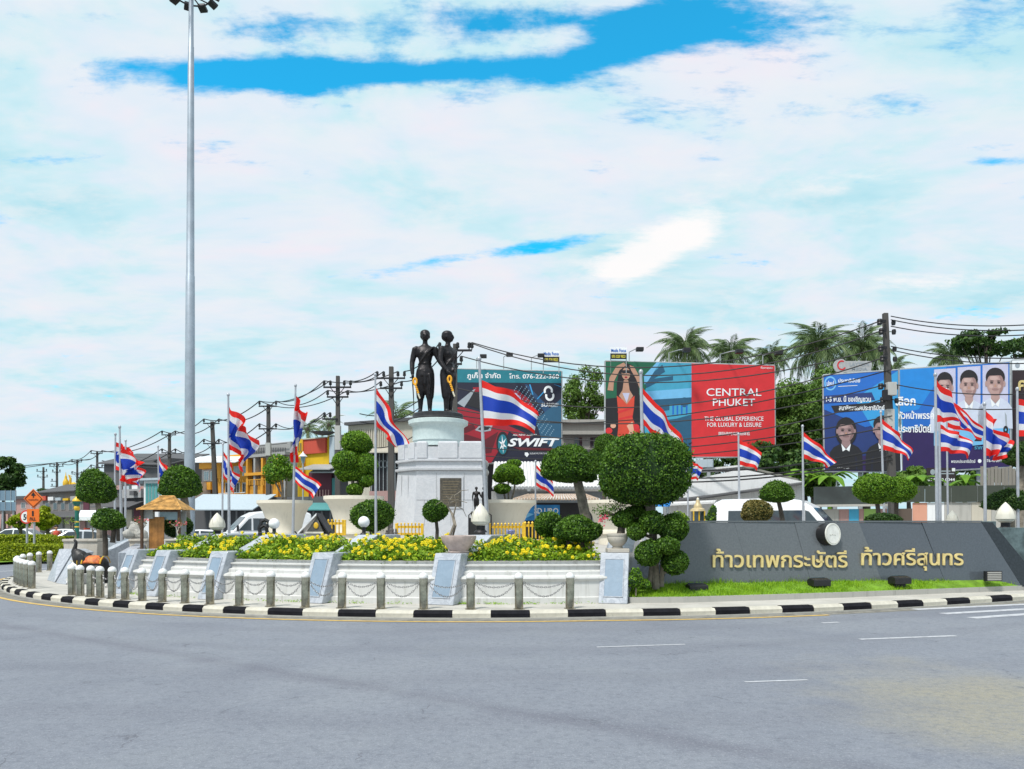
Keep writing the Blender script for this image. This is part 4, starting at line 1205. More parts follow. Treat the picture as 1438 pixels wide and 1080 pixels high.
topiary('topiary_tree', 'lollipop topiary with leaning trunk behind the granite wall', (1098, 735), 23.0, [(1091, 691, 46, 30, 'cap', 0, .1)], [[(1100, 736, 3.5), (1096, 715, 3), (1091, 695, 2.5)]], LEAF, .06, BARKD, z0=.2)
topiary('shrub', 'brownish olive loose shrub behind the granite wall near the van', (1059, 734), 22.0, [(1059, 718, 40, 32, 'ball', 0, .22)], [[(1059, 734, 2), (1059, 720, 2)]], LEAFO, .07, BARKD, cat='shrub', z0=.2)
topiary('topiary_tree', 'bright round topiary above the granite wall right of the round emblem', (1233, 733), 24.0, [(1230, 686, 58, 42, 'ball', 0, .06)], [[(1234, 735, 3.5), (1233, 715, 3), (1231, 700, 3)]], LEAFB, .065, BARKD, z0=.2)
topiary('topiary_tree', 'darker topiary overlapping behind the bright round topiary', (1258, 733), 26.5, [(1260, 688, 46, 38, 'ball', 0, .12)], [[(1258, 735, 3), (1259, 700, 3)]], LEAFB, .07, BARKD, z0=.2)
topiary('shrub', 'low dark mound of leaves peeping over the granite wall', (1240, 735), 22.5, [(1240, 730, 46, 18, 'ball', 0, .1)], [[(1240, 740, 2), (1240, 732, 2)]], LEAFD, .06, BARKD, cat='shrub', z0=.2)
topiary('topiary_tree', 'spreading dark topiary behind the lotus lamps at the right edge', (1415, 733), 22.5, [(1414, 704, 62, 28, 'cap', 0, .12)], [[(1421, 735, 4), (1420, 715, 4), (1416, 705, 3)]], LEAFD, .06, BARK, z0=.2)
topiary('topiary_tree', 'tall topiary with thick pale trunk cut by the right edge', (1436, 700), 24.5, [(1444, 638, 58, 36, 'cap', 0, .1)], [[(1432, 735, 5), (1433, 690, 6), (1438, 655, 6), (1442, 640, 5)]], LEAFD, .065, BARK, z0=.2)
topiary('topiary_tree', 'two tiered dark topiary half hidden behind the big dome', (848, 700), 35.5, [(851, 625, 32, 30, 'ball', 0, .08), (842, 648, 36, 36, 'ball', .2, .08)], [[(848, 735, 3), (849, 640, 3)]], LEAF, .07, BARKD, z0=.95)
# left group
topiary('topiary_tree', 'round headed topiary left of the bare flagpoles, far left', (139, 735), 24.0, [(134, 685, 52, 44, 'cap', 0, .08)], [[(140, 752, 4), (139, 720, 3.5), (136, 695, 3.5)]], LEAF, .075, BARK, z0=.95)
topiary('topiary_tree', 'low mushroom topiary on several dark stems above the elephant statue', (155, 758), 21.0, [(153, 729, 42, 30, 'cap', 0, .1)], [[(148, 762, 3.5), (147, 745, 3), (150, 732, 3)], [(158, 762, 3.5), (160, 745, 3), (156, 732, 3)], [(166, 760, 2.5), (166, 745, 2.2), (160, 735, 2)]], LEAF, .065, BARKD, z0=.95)
topiary('topiary_tree', 'round headed topiary with stout trunk behind the thatched hut', (261, 735), 23.0, [(252, 677, 58, 46, 'cap', 0, .1)], [[(262, 750, 6), (261, 715, 5.5), (257, 690, 5)]], LEAF, .075, BARK, z0=.95)
topiary('shrub', 'small dark round shrub behind the bare bonsai beside the hut', (250, 758), 21.0, [(250, 739, 40, 28, 'ball', 0, .12)], [[(250, 760, 2), (250, 745, 2)]], LEAFD, .06, BARKD, cat='shrub', z0=.95)

# giant cream pots with cloud-pruned trees
def giant_pot(px, rim_w, y_rim, y_base, d, label, tree=None):
    s = d / F
    r = rim_w * s / 2
    z1, z0 = zat(y_rim, d), .95
    H = z1 - z0
    c = Vector((xat(px, d), d, z0))
    t = thing('giant_planter_pot', label, 'plant pot', c, 'giant cream pots round the pedestal')
    pr = [(r * .55, 0), (r * .55, H * .22), (r * .62, H * .24), (r * .62, H * .30), (r * .60, H * .34), (r * .66, H * .5), (r * .74, H * .68), (r * .86, H * .84), (r * .97, H * .91), (r, H * .93), (r, H), (r * .93, H), (r * .90, H * .95)]
    MB().lathe(pr, c, 40).build('bowl', CREAM, t, True)
    MB().lathe([(r * .92, H * .955), (r * .5, H * .965), (.02, H * .97)], c, 24).build('soil', SOIL, t)
    return t
giant_pot(400, 76, 703, 745, 33.0, 'giant flared cream pot with the feathery tree, left of the pedestal')
giant_pot(497, 84, 697, 745, 31.0, 'giant flared cream pot with the cloud pruned tree beside the pedestal')
giant_pot(703, 100, 703, 745, 33.0, 'giant cream pot right of the pedestal behind the small replicas')
giant_pot(868, 100, 703, 745, 33.0, 'giant cream pot behind the mushroom topiary')
topiary('cloud_tree', 'cloud pruned tree of bright green pads in the giant pot beside the pedestal', (497, 700), 31.0,
        [(502, 622, 42, 32, 'ball', 0, .1), (487, 648, 38, 30, 'ball', -.2, .1), (513, 653, 34, 30, 'ball', -.1, .1), (515, 674, 22, 20, 'ball', -.2, .12), (495, 664, 46, 22, 'ball', .1, .15), (498, 688, 22, 18, 'ball', -.2, .12), (482, 665, 20, 20, 'ball', 0, .1)],
        [[(497, 702, 3), (496, 680, 2.6), (490, 655, 2), (489, 648, 2)], [(499, 702, 2.6), (504, 670, 2.2), (503, 630, 1.8)], [(500, 700, 2), (512, 682, 1.8), (516, 672, 1.5)]], LEAFB, .085, BARK, cat='tree')
topiary('cloud_tree', 'feathery light green tree in the giant pot left of the pedestal', (398, 705), 33.0,
        [(393, 648, 26, 20, 'ball', 0, .3), (388, 662, 34, 24, 'ball', -.2, .25), (404, 662, 26, 26, 'ball', .1, .3), (381, 672, 20, 14, 'ball', 0, .3)],
        [[(396, 706, 2), (397, 690, 1.8), (394, 668, 1.5), (392, 650, 1)], [(401, 706, 1.5), (402, 685, 1.4), (403, 664, 1)], [(398, 700, 1.2), (388, 680, 1.2), (386, 664, 1)]], LEAFB, .12, BARK, cat='tree', dens=.55, loose=True)
topiary('cloud_tree', 'multi stemmed cloud pruned tree in the giant pot right of the pedestal', (714, 705), 33.0,
        [(713, 663, 38, 24, 'ball', 0, .16), (704, 670, 24, 16, 'ball', 0, .15), (725, 672, 26, 16, 'ball', .1, .15), (706, 686, 24, 14, 'ball', -.1, .15), (722, 651, 18, 12, 'ball', .1, .3)],
        [[(711, 706, 1.6), (708, 694, 1.4), (705, 684, 1.2)], [(714, 706, 1.6), (714, 685, 1.3), (713, 665, 1.2)], [(717, 706, 1.6), (722, 690, 1.3), (724, 672, 1.2)]], LEAFB, .09, BARK, cat='tree')

# ------------------------------------------------------------------ small pots, bonsai, lamps on the buttresses
def bare_branches(t, base, size, seed, m=BARK, levels=3, spread=.8):
    r = random.Random(seed); mb = MB(); tips = []
    def grow(p, dr_, l, rad, lv):
        q = p + dr_ * l
        mid = p + dr_ * l * .5 + Vector((r.uniform(-1, 1), r.uniform(-1, 1), r.uniform(-.3, .5))) * l * .18
        mb.tube([p, mid, q], [rad, rad * .85, rad * .65], 6)
        if lv == 0: tips.append(q); return
        for k in range(r.choice((2, 3))):
            v = (dr_ + Vector((r.uniform(-1, 1), r.uniform(-1, 1), r.uniform(-.15, .6))) * spread).normalized()
            grow(q, v, l * r.uniform(.6, .85), rad * .6, lv - 1)
    grow(Vector(base), Vector((r.uniform(-.3, .3), 0, 1)).normalized(), size, size * .13, levels)
    mb.build('branches', m, t, True)
    return tips
# pink stone bowl with a twisted bare bonsai, on the second buttress
f0, inw, sidev = fin_info[1]
c = f0 + inw * .48 + Vector((.06, 0, 1.19))
t = thing('stone_bowl', 'pinkish stone bowl on the marble buttress in front of the pedestal', 'plant pot', c)
MB().lathe([(.22, 0), (.24, .02), (.20, .05), (.24, .10), (.34, .22), (.37, .30), (.38, .36), (.34, .37), (.33, .33)], c, 28).build('bowl', mat('pink_stone', (0.50, 0.40, 0.36), 0.7, 0, 0.15, 8), t, True)
MB().lathe([(.335, .335), (.1, .345), (.01, .35)], c, 20).build('soil', SOIL, t)
b = thing('bonsai', 'twisted bare bonsai with pale wiry branches in the pinkish bowl', 'bonsai', c + Vector((0, 0, .34)))
d_ = c.y
p0 = b.location.copy()
for pts in ([(632, 752, 3.2), (638, 736, 3), (635, 722, 2.6), (629, 712, 2.2), (632, 702, 1.6), (627, 697, 1.2)], [(636, 752, 2.4), (640, 738, 2.2), (637, 724, 2), (641, 706, 1.5), (638, 696, 1.2), (648, 689, .8), (658, 688, .6)],
            [(632, 706, 1.2), (642, 702, 1), (656, 706, .7)], [(629, 712, 1.2), (620, 704, 1), (612, 709, .6)], [(640, 710, 1), (650, 715, .8), (655, 726, .5)], [(632, 702, 1), (636, 695, .8), (644, 694, .5)]):
    MB().tube([P(x, y, d_ + .1 * math.sin(x)) for x, y, r in pts], [r * .62 * d_ / F for x, y, r in pts], 6).build('branch', BARK, b, True)
# urn with a flowering bonsai on the first buttress
f0, inw, sidev = fin_info[0]
c = f0 + inw * .40 + Vector((.02, 0, 1.19))
t = thing('stone_urn', 'grey stone urn on the right hand buttress beside the big dome topiary', 'plant pot', c)
MB().box(c + Vector((0, 0, .045)), (.46, .46, .085)).build('slab_foot', STONEP, t, bevel=.012)
MB().lathe([(.11, .09), (.12, .11), (.10, .13), (.15, .17), (.20, .24), (.225, .31), (.22, .34), (.235, .36), (.235, .40), (.20, .41), (.19, .37)], c, 28).build('bowl', STONEP, t, True)
b = thing('bonsai', 'flowering bonsai with bent trunk and a few pink blossoms in the grey urn', 'bonsai', c + Vector((0, 0, .38)))
d_ = c.y
for pts in ([(872, 750, 6), (873, 738, 5), (869, 728, 4), (858, 722, 2.4), (850, 718, 1.6)], [(871, 734, 3), (875, 724, 2), (870, 714, 1.3)], [(860, 723, 1.8), (852, 726, 1.2), (846, 722, .8)]):
    MB().tube([P(x, y, d_) for x, y, r in pts], [r * d_ / F for x, y, r in pts], 7).build('branch', BARKD, b, True)
q = []
for px, py, w, h, k in ((852, 716, 22, 9, 150), (870, 713, 20, 9, 130), (846, 722, 12, 8, 60), (866, 728, 14, 8, 60)):
    c_ = np.array(P(px, py, d_)); q.append(leaf_quads(c_ + rng.normal(0, .42, (k, 3)) * np.array([w, w, h]) * d_ / F, np.tile(np.array([0, -.4, .7]), (k, 1)), .065, .03, .6))
quads_np('foliage', np.concatenate(q), LEAF, b, kind='stuff')
c_ = np.array(P(847, 729, d_ - .1)); quads_np('blossoms', leaf_quads(c_ + rng.normal(0, .05, (26, 3)), np.tile(np.array([0, -1., .3]), (26, 1)), .05, .05, .4), PINK, b, kind='stuff')

def lotus(px, ytop, ybot, d, label):
    s = d / F; H = (ybot - ytop) * s; c = Vector((xat(px, d), d, zat(ybot, d)))
    t = thing('lotus_lamp', label, 'lamp', c, 'lotus bud lamps')
    R0 = H * .41
    MB().lathe([(R0 * .5, 0), (R0 * .85, H * .08), (R0, H * .24), (R0 * .98, H * .38), (R0 * .86, H * .54), (R0 * .64, H * .70), (R0 * .36, H * .86), (R0 * .03, H)], c, 24).build('bud', STONEW, t, True)
    for k in range(8):                                   # overlapping petals
        a = 2 * math.pi * k / 8 + .2
        ca, sa = math.cos(a), math.sin(a)
        mb = MB()
        for zz, wd, ro in ((.03, .25, .62), (.18, .42, 1.04), (.38, .36, 1.03), (.54, .20, .92), (.68, .02, .72)):
            for sg in (-1, 0, 1):
                rr = R0 * (ro + (.03 if sg == 0 else 0)); aa = a + sg * wd
                mb.v.append((c.x + rr * math.cos(aa), c.y + rr * math.sin(aa), c.z + H * zz))
        mb.f = [(i * 3 + j, i * 3 + j + 1, i * 3 + j + 4, i * 3 + j + 3) for i in range(4) for j in range(2)]
        mb.build('petal', STONEW, t, True)
    MB().lathe([(R0 * .75, -.16), (R0 * .7, -.14), (R0 * .5, -.1), (R0 * .5, .02)], c, 16).build('base', DARKM, t, True)
lotus(305, 720, 745, 20.3, 'pale stone lotus bud lamp on the buttress by the white van')
lotus(675, 707, 738, 18.6, 'pale lotus bud lamp in front of the small bronze replicas')
lotus(1337, 717, 735, 22.0, 'small pale lotus bud lamp just above the granite wall')
lotus(1412, 705, 734, 21.0, 'larger pale lotus bud lamp near the right end of the granite wall')

def globe(px, py, r, d, label, zb):
    c = P(px, py, d)
    t = thing('globe_lamp', label, 'lamp', Vector((c.x, c.y, zb)), 'globe lamps on the buttresses')
    MB().ell(c, r * d / F, r * d / F, r * d / F, 24, 16).build('globe', GLOBE, t, True)
    MB().lathe([(.10, zb - c.z), (.09, zb - c.z + .03), (.045, zb - c.z + .06), (.045, -r * d / F * .95), (.06, -r * d / F * .9)], c, 14).build('stem', DARKM, t, True)
globe(385, 735.5, 7.6, 19.6, 'white globe lamp next to the black carved ornament, below the left giant pot', 1.54)
globe(511, 733, 8, 18.9, 'white globe lamp in front of the round dark shrub', 1.54)
# black carved ornament left of the first globe
oc = thing('carved_ornament', 'black carved openwork ornament beside the left globe lamp', 'ornament', Vector((xat(371, 19.9), 19.9, 1.5)))
mb = MB()
for pts in ([(366, 751), (364, 742), (367, 733), (365, 730)], [(376, 751), (374, 742), (379, 733), (383, 731)], [(366, 741), (371, 738), (377, 741)], [(366, 733), (372, 730), (378, 733)]):
    mb.tube([P(x, y, 19.9) for x, y in pts], [.045, .05, .045, .03][:len(pts)], 7)
mb.build('openwork', BLACKP, oc, True)
MB().box(P(371, 750, 19.9), (.26, .2, .09)).build('foot', BLACKP, oc, bevel=.01)

# stone troughs with bare bonsai, left of the hut
for k, (x0, x1, y0, y1, d, lab) in enumerate(((88, 138, 757, 775, 23.0, 'long pale stone trough above the elephant statue'), (181, 207, 757, 774, 22.0, 'pale stone trough left of the thatched hut'), (231, 258, 757, 772, 19.5, 'pale stone trough right of the thatched hut'))):
    s = d / F; c = Vector((xat((x0 + x1) / 2, d), d, zat(y1, d)))
    t = thing('stone_trough', lab, 'plant pot', c, 'stone troughs on the terrace')
    w, h = (x1 - x0) * s, (y1 - y0) * s
    mb = MB()
    mb.prism([Vector((c.x - w * .46, c.y, c.z - .15)), Vector((c.x + w * .46, c.y, c.z - .15)), Vector((c.x + w * .49, c.y, c.z + h * .8)), Vector((c.x - w * .49, c.y, c.z + h * .8))], (0, .55, 0))
    flip_fix(mb.build('basin', STONEP, t, bevel=.02))
    MB().box((c.x, c.y + .27, c.z + h * .9), (w, .62, h * .2)).build('rim', STONEP, t, bevel=.012)
    for j in range(2 if k == 0 else 1):
        bx_ = c.x + (w * (-.28 + .5 * j) if k == 0 else 0)
        b = thing('bonsai', ('bare grey bonsai, %s in the long trough left' % ('first' if j == 0 else 'second')) if k == 0 else 'bare pale bonsai in the trough %s of the hut' % ('left' if k == 1 else 'right'), 'bonsai', Vector((bx_, c.y + .25, c.z + h)), 'bare bonsai in troughs')
        tips = bare_branches(b, b.location, .22 if k < 2 else .17, 11 + k * 5 + j, BARK if k < 2 else STONEP, 3)
        tp = np.array([tuple(p) for p in tips]); tp = np.repeat(tp, 5, 0) + rng.normal(0, .05, (len(tp) * 5, 3))
        quads_np('foliage', leaf_quads(tp, np.tile(np.array([0, -.4, .7]), (len(tp), 1)), .06, .03, .7), LEAFO if k else LEAFF, b, kind='stuff')
        if k: quads_np('blossoms', leaf_quads(tp[::7] + .02, np.tile(np.array([0, -1., .3]), (len(tp[::7]), 1)), .06, .06, .4), PINK, b, kind='stuff')

# heap of pale rocks left of the hut
rk_ = thing('rockery', 'small heap of weathered rocks behind the trough left of the hut', 'rocks', P(188, 757, 23.5))
for k, (px, py, w, h) in enumerate(((180, 750, 14, 12), (190, 746, 16, 18), (200, 750, 12, 11), (187, 738, 8, 9))):
    c = P(px, py, 23.5 + .2 * (k % 2)); s = 23.5 / F
    r_ = np.random.default_rng(k + 3); cc = unit(r_.normal(0, 1, (16, 3))); ww = r_.uniform(-.5, .5, 16)
    MB().ell(c, w * s * .55, w * s * .5, h * s * .6, 14, 10, lambda dd: 1 + float((np.exp(-(1 - cc @ np.array(dd)) * 9) * ww).sum())).build('rock', CONC, rk_)

# ------------------------------------------------------------------ elephant statue
el = thing('elephant_statue', 'black elephant statue with raised trunk and gold and red saddle cloth beside the bollards', 'statue', G(126, 819, .15))
e0 = el.location; s = e0.y / F
def E_(px, py, dy=0.0): return Vector((xat(px, e0.y), e0.y + dy, zat(py, e0.y)))
mb = MB()
mb.ell(E_(130, 793), 19 * s, 13 * s, 13 * s, 16, 12); mb.ell(E_(138, 794), 14 * s, 12.5 * s, 13.5 * s, 16, 12); mb.ell(E_(121, 792), 12 * s, 12 * s, 13 * s, 16, 12)
mb.ell(E_(113, 784), 10.5 * s, 9.5 * s, 11.5 * s, 16, 12); mb.ell(E_(110, 778), 7 * s, 7 * s, 7 * s, 12, 10)
mb.tube([E_(109, 786), E_(105, 782), E_(103.5, 774), E_(106, 767), E_(107, 761), E_(104, 757.5)], [5 * s, 4.3 * s, 3.4 * s, 2.7 * s, 2.2 * s, 1.8 * s], 10)
for px, dy, b in ((119, -.16, 118), (122, .17, 123), (141, -.16, 141.5), (144, .17, 145)):
    mb.tube([E_(px, 795, dy), E_(px, 804, dy), E_(b, 812, dy), E_(b, 818.7, dy)], [6.2 * s, 5 * s, 4.2 * s, 4.6 * s], 10)
mb.tube([E_(151, 788), E_(153, 797), E_(152, 806)], [1.5 * s, 1.2 * s, .8 * s], 6)
for sg in (-1, 1):
    k0 = len(mb.v); mb.ell((0, 0, 0), 6.5 * s, 1.6 * s, 8.5 * s, 12, 10)
    c_ = E_(119, 785, sg * .19)
    for i in range(k0, len(mb.v)): v = mb.v[i]; mb.v[i] = (v[0] + c_.x, v[1] + c_.y + v[0] * .35 * sg, v[2] + c_.z)
remesh(mb, 'body', mat('elephant_black', (0.018, 0.017, 0.018), 0.5, 0, 0.4, 10, dirt=(0.07, 0.06, 0.055), dirt_amt=.4), el, .022, 2)
for sg in (-1, 1):
    MB().tube([E_(110, 788, sg * .07), E_(105, 789, sg * .09), E_(101, 786, sg * .1)], [1.1 * s, .9 * s, .3 * s], 8).build('tusk', PETALW, el, True)
mb = MB(); rows = 14
for i in range(rows + 1):
    a = R_(-72 + 144 * i / rows)
    for px in np.linspace(122, 147, 8):
        e_ = math.sqrt(max(0.1, 1 - ((px - 132) / 22) ** 2))
        q_ = E_(px, 793 + 2); mb.v.append((q_.x, q_.y + math.sin(a) * 15.2 * s * e_, q_.z + math.cos(a) * 15.4 * s * e_))
mb.f = [(i * 8 + j, i * 8 + j + 1, (i + 1) * 8 + j + 1, (i + 1) * 8 + j) for i in range(rows) for j in range(7)]
mcl = mat('saddle_cloth', (0.60, 0.14, 0.03), 0.6, 0, 0.5, 9, dirt=(0.85, 0.58, 0.14), dirt_amt=1.0)
o = mb.build('saddle_cloth', mcl, el, True); sdm = o.modifiers.new('s', 'SOLIDIFY'); sdm.thickness = .012
for px in (121.5, 147.5):
    MB().tube([E_(px, 793 + 2) + Vector((0, math.sin(R_(a)) * 15.4 * s * .93, math.cos(R_(a)) * 15.6 * s * .93)) for a in np.linspace(-74, 74, 12)], .016, 6).build('cloth_border', GOLDP, el, True)
MB().tube([E_(112 + 1, 790) + Vector((math.cos(a) * .0, math.sin(a) * 9.2 * s, math.cos(a) * 9.8 * s)) for a in np.linspace(0, 6.28, 18)], .012, 6).build('head_harness', GOLDP, el, True)

# ------------------------------------------------------------------ thatched hut, gabled shrine, gilded lantern, gold fences
dh = 20.2; sH = dh / F
hut = thing('thatched_hut', 'small wooden cabinet with tiled hipped roof on the terrace, left of centre', 'hut', Vector((xat(232, dh), dh, .95)))
z0 = zat(716, dh); z1 = zat(697.5, dh)
xa, xb = xat(203, dh), xat(265, dh); ra, rb = xat(224, dh), xat(245, dh)
y0, y1 = dh - .45, dh + .45
mb = MB(); mb.add([(xa, y0, z0), (xb, y0, z0), (xb, y1, z0), (xa, y1, z0), (ra, dh, z1), (rb, dh, z1)], [(0, 1, 5, 4), (2, 3, 4, 5), (1, 2, 5), (3, 0, 4), (3, 2, 1, 0)])
rf = mb.build('roof', TILE, hut)
for i in range(1, 9):                                     # tile courses
    k = i / 9; zz = z0 + (z1 - z0) * k
    a_, b_ = Vector((xa, y0, z0)).lerp(Vector((ra, dh, z1)), k), Vector((xb, y0, z0)).lerp(Vector((rb, dh, z1)), k)
    MB().tube([a_, b_], .012, 5).build('tile_course', TILE, rf, True)
MB().tube([Vector((ra, dh, z1)), Vector((rb, dh, z1))], .03, 6).build('ridge', TILE, rf, True)
for p in (Vector((xa, y0, z0)), Vector((xb, y0, z0))):
    MB().tube([p, Vector((ra if p.x == xa else rb, dh, z1))], .025, 6).build('hip', TILE, rf, True)
for px in (207.5, 259): MB().box((xat(px, dh), dh - .32, (.95 + z0) / 2), (.06, .06, z0 - .95)).build('post', WOODD, hut)
for k in range(5):
    MB().box((xat(216 + k * 4.2, dh), dh - .18 + .004 * (k % 2), (.95 + zat(726, dh)) / 2), (4.0 * sH, .03, zat(726, dh) - .95)).build('plank', WOOD, hut)
MB().box((xat(213, dh), dh - .22, zat(722, dh)), (17 * sH, .12, 13 * sH)).build('notice_box', mat('grey_box', (0.30, 0.31, 0.30), 0.6), hut)
MB().box((xat(240, dh), dh - .1, zat(724, dh)), (26 * sH, .03, 12 * sH)).build('glass_panel', GLASSB, hut)
MB().box((xat(232, dh), dh - .25, zat(717.5, dh)), (54 * sH, .05, 3 * sH)).build('beam', WOODD, hut)
MB().box((xat(252, dh), dh + .1, (.95 + zat(718, dh)) / 2), (14 * sH, .03, zat(718, dh) - .95)).build('back_board', mat('grey_board', (0.33, 0.35, 0.36), 0.7), hut)

ds = 22.0
sh = thing('gabled_shrine', 'little grey shrine with steep black and white gable among the yellow flowers', 'shrine', Vector((xat(436, ds), ds, .95)))
def Sx(px, py, dy=0): return Vector((xat(px, ds), ds + dy, zat(py, ds)))
flip_fix(MB().prism([Sx(420, 766), Sx(460, 766), Sx(460, 750), Sx(420, 750)], (0, .6, 0)).build('base', CONC, sh, bevel=.01))
flip_fix(MB().prism([Sx(428, 750), Sx(455, 750), Sx(445, 726)], (0, .5, 0)).build('gable', mat('shrine_grey', (0.10, 0.10, 0.09), 0.6, 0, .3), sh))
for a_, b_, m in (((418, 751), (445, 723.5), CARW), ((462, 751), (445, 723.5), DARKM)):
    p, q_ = Sx(*a_, -.06), Sx(*b_, -.06); n_ = Vector((0, 0, .06))
    flip_fix(MB().prism([p, q_, q_ + n_, p + n_], (0, .7, 0)).build('roof_slope', m, sh))
    MB().tube([p + Vector((0, -.01, .02)), p + Vector((-.06 if a_[0] < 440 else .06, -.01, .10))], .02, 6).build('finial', DARKM, sh, True)
MB().ell(Sx(444, 738, -.02), .07, .02, .09, 10, 8).build('medallion', GOLDP, sh, True)
MB().box(Sx(442, 748, -.02), (.5, .03, .05)).build('sill', STONEW, sh)

def gold_fence(x0, x1, y0, y1, d, label, step=6):
    s = d / F
    t = thing('gold_fence', label, 'fence', Vector((xat((x0 + x1) / 2, d), d, zat(y1, d))), 'gilded railings round the pedestal')
    for y in (y0 + 3, y1 - 2): MB().box((xat((x0 + x1) / 2, d), d, zat(y, d)), ((x1 - x0) * s, .05, 3.4 * s)).build('rail', GOLDP, t)
    for px in np.arange(x0 + 1.5, x1, step):
        a = Vector((xat(px, d), d - .035, zat(y1, d))); h = (y1 - y0 + 3) * s
        MB().tube([a, a + Vector((0, 0, h * .86)), a + Vector((0, 0, h * .93)), a + Vector((0, 0, h))], [.022, .022, .04, .004], 6).build('picket', GOLDP, t, True)
    for px in (x0, x1): MB().box((xat(px, d), d, (zat(y1, d) + zat(y0 - 2, d)) / 2), (.09, .09, (y1 - y0 + 2) * s)).build('post', GOLDP, t, bevel=.01)
    return t
gold_fence(557, 593, 737, 752, 26.0, 'gilded railing with pickets at the foot of the pedestal, left side', 5)
gold_fence(688, 735, 737, 760, 25.5, 'gilded railing with pickets right of the small replicas', 5)
gold_fence(736, 762, 735, 762, 23.5, 'short taller gilded railing left of the round clipped shrub', 5)
gold_fence(455, 484, 732, 752, 26.5, 'gilded railing in front of the second giant pot', 5)
t = thing('blue_white_vase', 'blue and white vase standing before the gilded railing right of the replicas', 'vase', Vector((xat(717, 24.5), 24.5, zat(758, 24.5))))
MB().lathe([(.07, 0), (.08, .03), (.06, .06), (.11, .16), (.14, .26), (.13, .30), (.12, .31)], t.location, 18).build('body', mat('vase_blue', (0.20, 0.22, 0.42), 0.25, 0, 0.5, 14), t, True)
# offerings: bundle of incense and dark figures left of the pedestal
t = thing('offering_figures', 'cluster of dark stone offering figures left of the gilded railing', 'figurine', P(549, 757, 24.0))
for px, h, r in ((543, 14, 3), (550, 22, 4), (556, 16, 3)):
    c = P(px, 758, 24.0); s = 24 / F
    MB().lathe([(r * s, 0), (r * 1.1 * s, h * .2 * s), (r * .7 * s, h * .5 * s), (r * .8 * s, h * .65 * s), (r * .4 * s, h * .75 * s), (r * .5 * s, h * .88 * s), (.01, h * s)], c, 12).build('figure', mat('offering_stone', (0.10, 0.09, 0.085), 0.7, 0, .4, 20), t, True)

dl = 23.0
ln = thing('gilded_lantern', 'little gilded spirit house with dark glass and white finial behind the granite wall', 'lantern', Vector((xat(980, dl), dl, .2)))
def Lx(px, py, dy=0): return Vector((xat(px, dl), dl + dy, zat(py, dl)))
s = dl / F
MB().box((xat(980, dl), dl, (.2 + zat(733, dl)) / 2), (.4, .4, zat(733, dl) - .2)).build('pillar', STONEW, ln)
MB().box(Lx(980, 725.5), (15 * s, .3, 15 * s)).build('glass_box', GLASS, ln)
for px in (972.3, 980, 987.7): MB().box(Lx(px, 725.5, -.155), (1.8 * s, .02, 15 * s)).build('frame_post', GOLDP, ln)
MB().lathe([(11 * s, 0), (10 * s, 3 * s), (6 * s, 5 * s), (6 * s, 7 * s), (4.5 * s, 10 * s), (3 * s, 12 * s), (3 * s, 14 * s), (1.4 * s, 17 * s), (.01, 20 * s)], Lx(980, 718), 12).build('roof', mat('lantern_gold', (0.55, 0.44, 0.25), 0.5, 0.2), ln, True)
MB().ell(Lx(980, 701.5), 2 * s, 2 * s, 2.4 * s, 10, 8).build('finial', STONEW, ln, True)
topiary('young_plant', 'young upright green plant beside the gilded lantern', (1001, 734), 22.5, [(1001, 722, 12, 24, 'ball', 0, .4), (996, 728, 10, 12, 'ball', 0, .4)], [[(1001, 735, 1), (1001, 715, .8)]], LEAFB, .1, BARK, cat='plant', dens=.35, z0=.2)
topiary('young_plant', 'low pale green plant between the big dome and the gilded lantern', (955, 734), 22.0, [(957, 728, 22, 14, 'ball', 0, .35)], [[(957, 736, 1), (957, 728, .8)]], LEAFF, .08, BARK, cat='plant', dens=.4, z0=.2)
topiary('shrub', 'leafy green plant at the foot of the right hand buttress', (893, 825), 16.4, [(893, 815, 18, 30, 'ball', 0, .3), (903, 821, 22, 14, 'ball', .2, .3)], [[(893, 828, 1), (893, 812, .8)]], LEAFB, .06, BARK, cat='shrub', dens=.7, z0=.3)

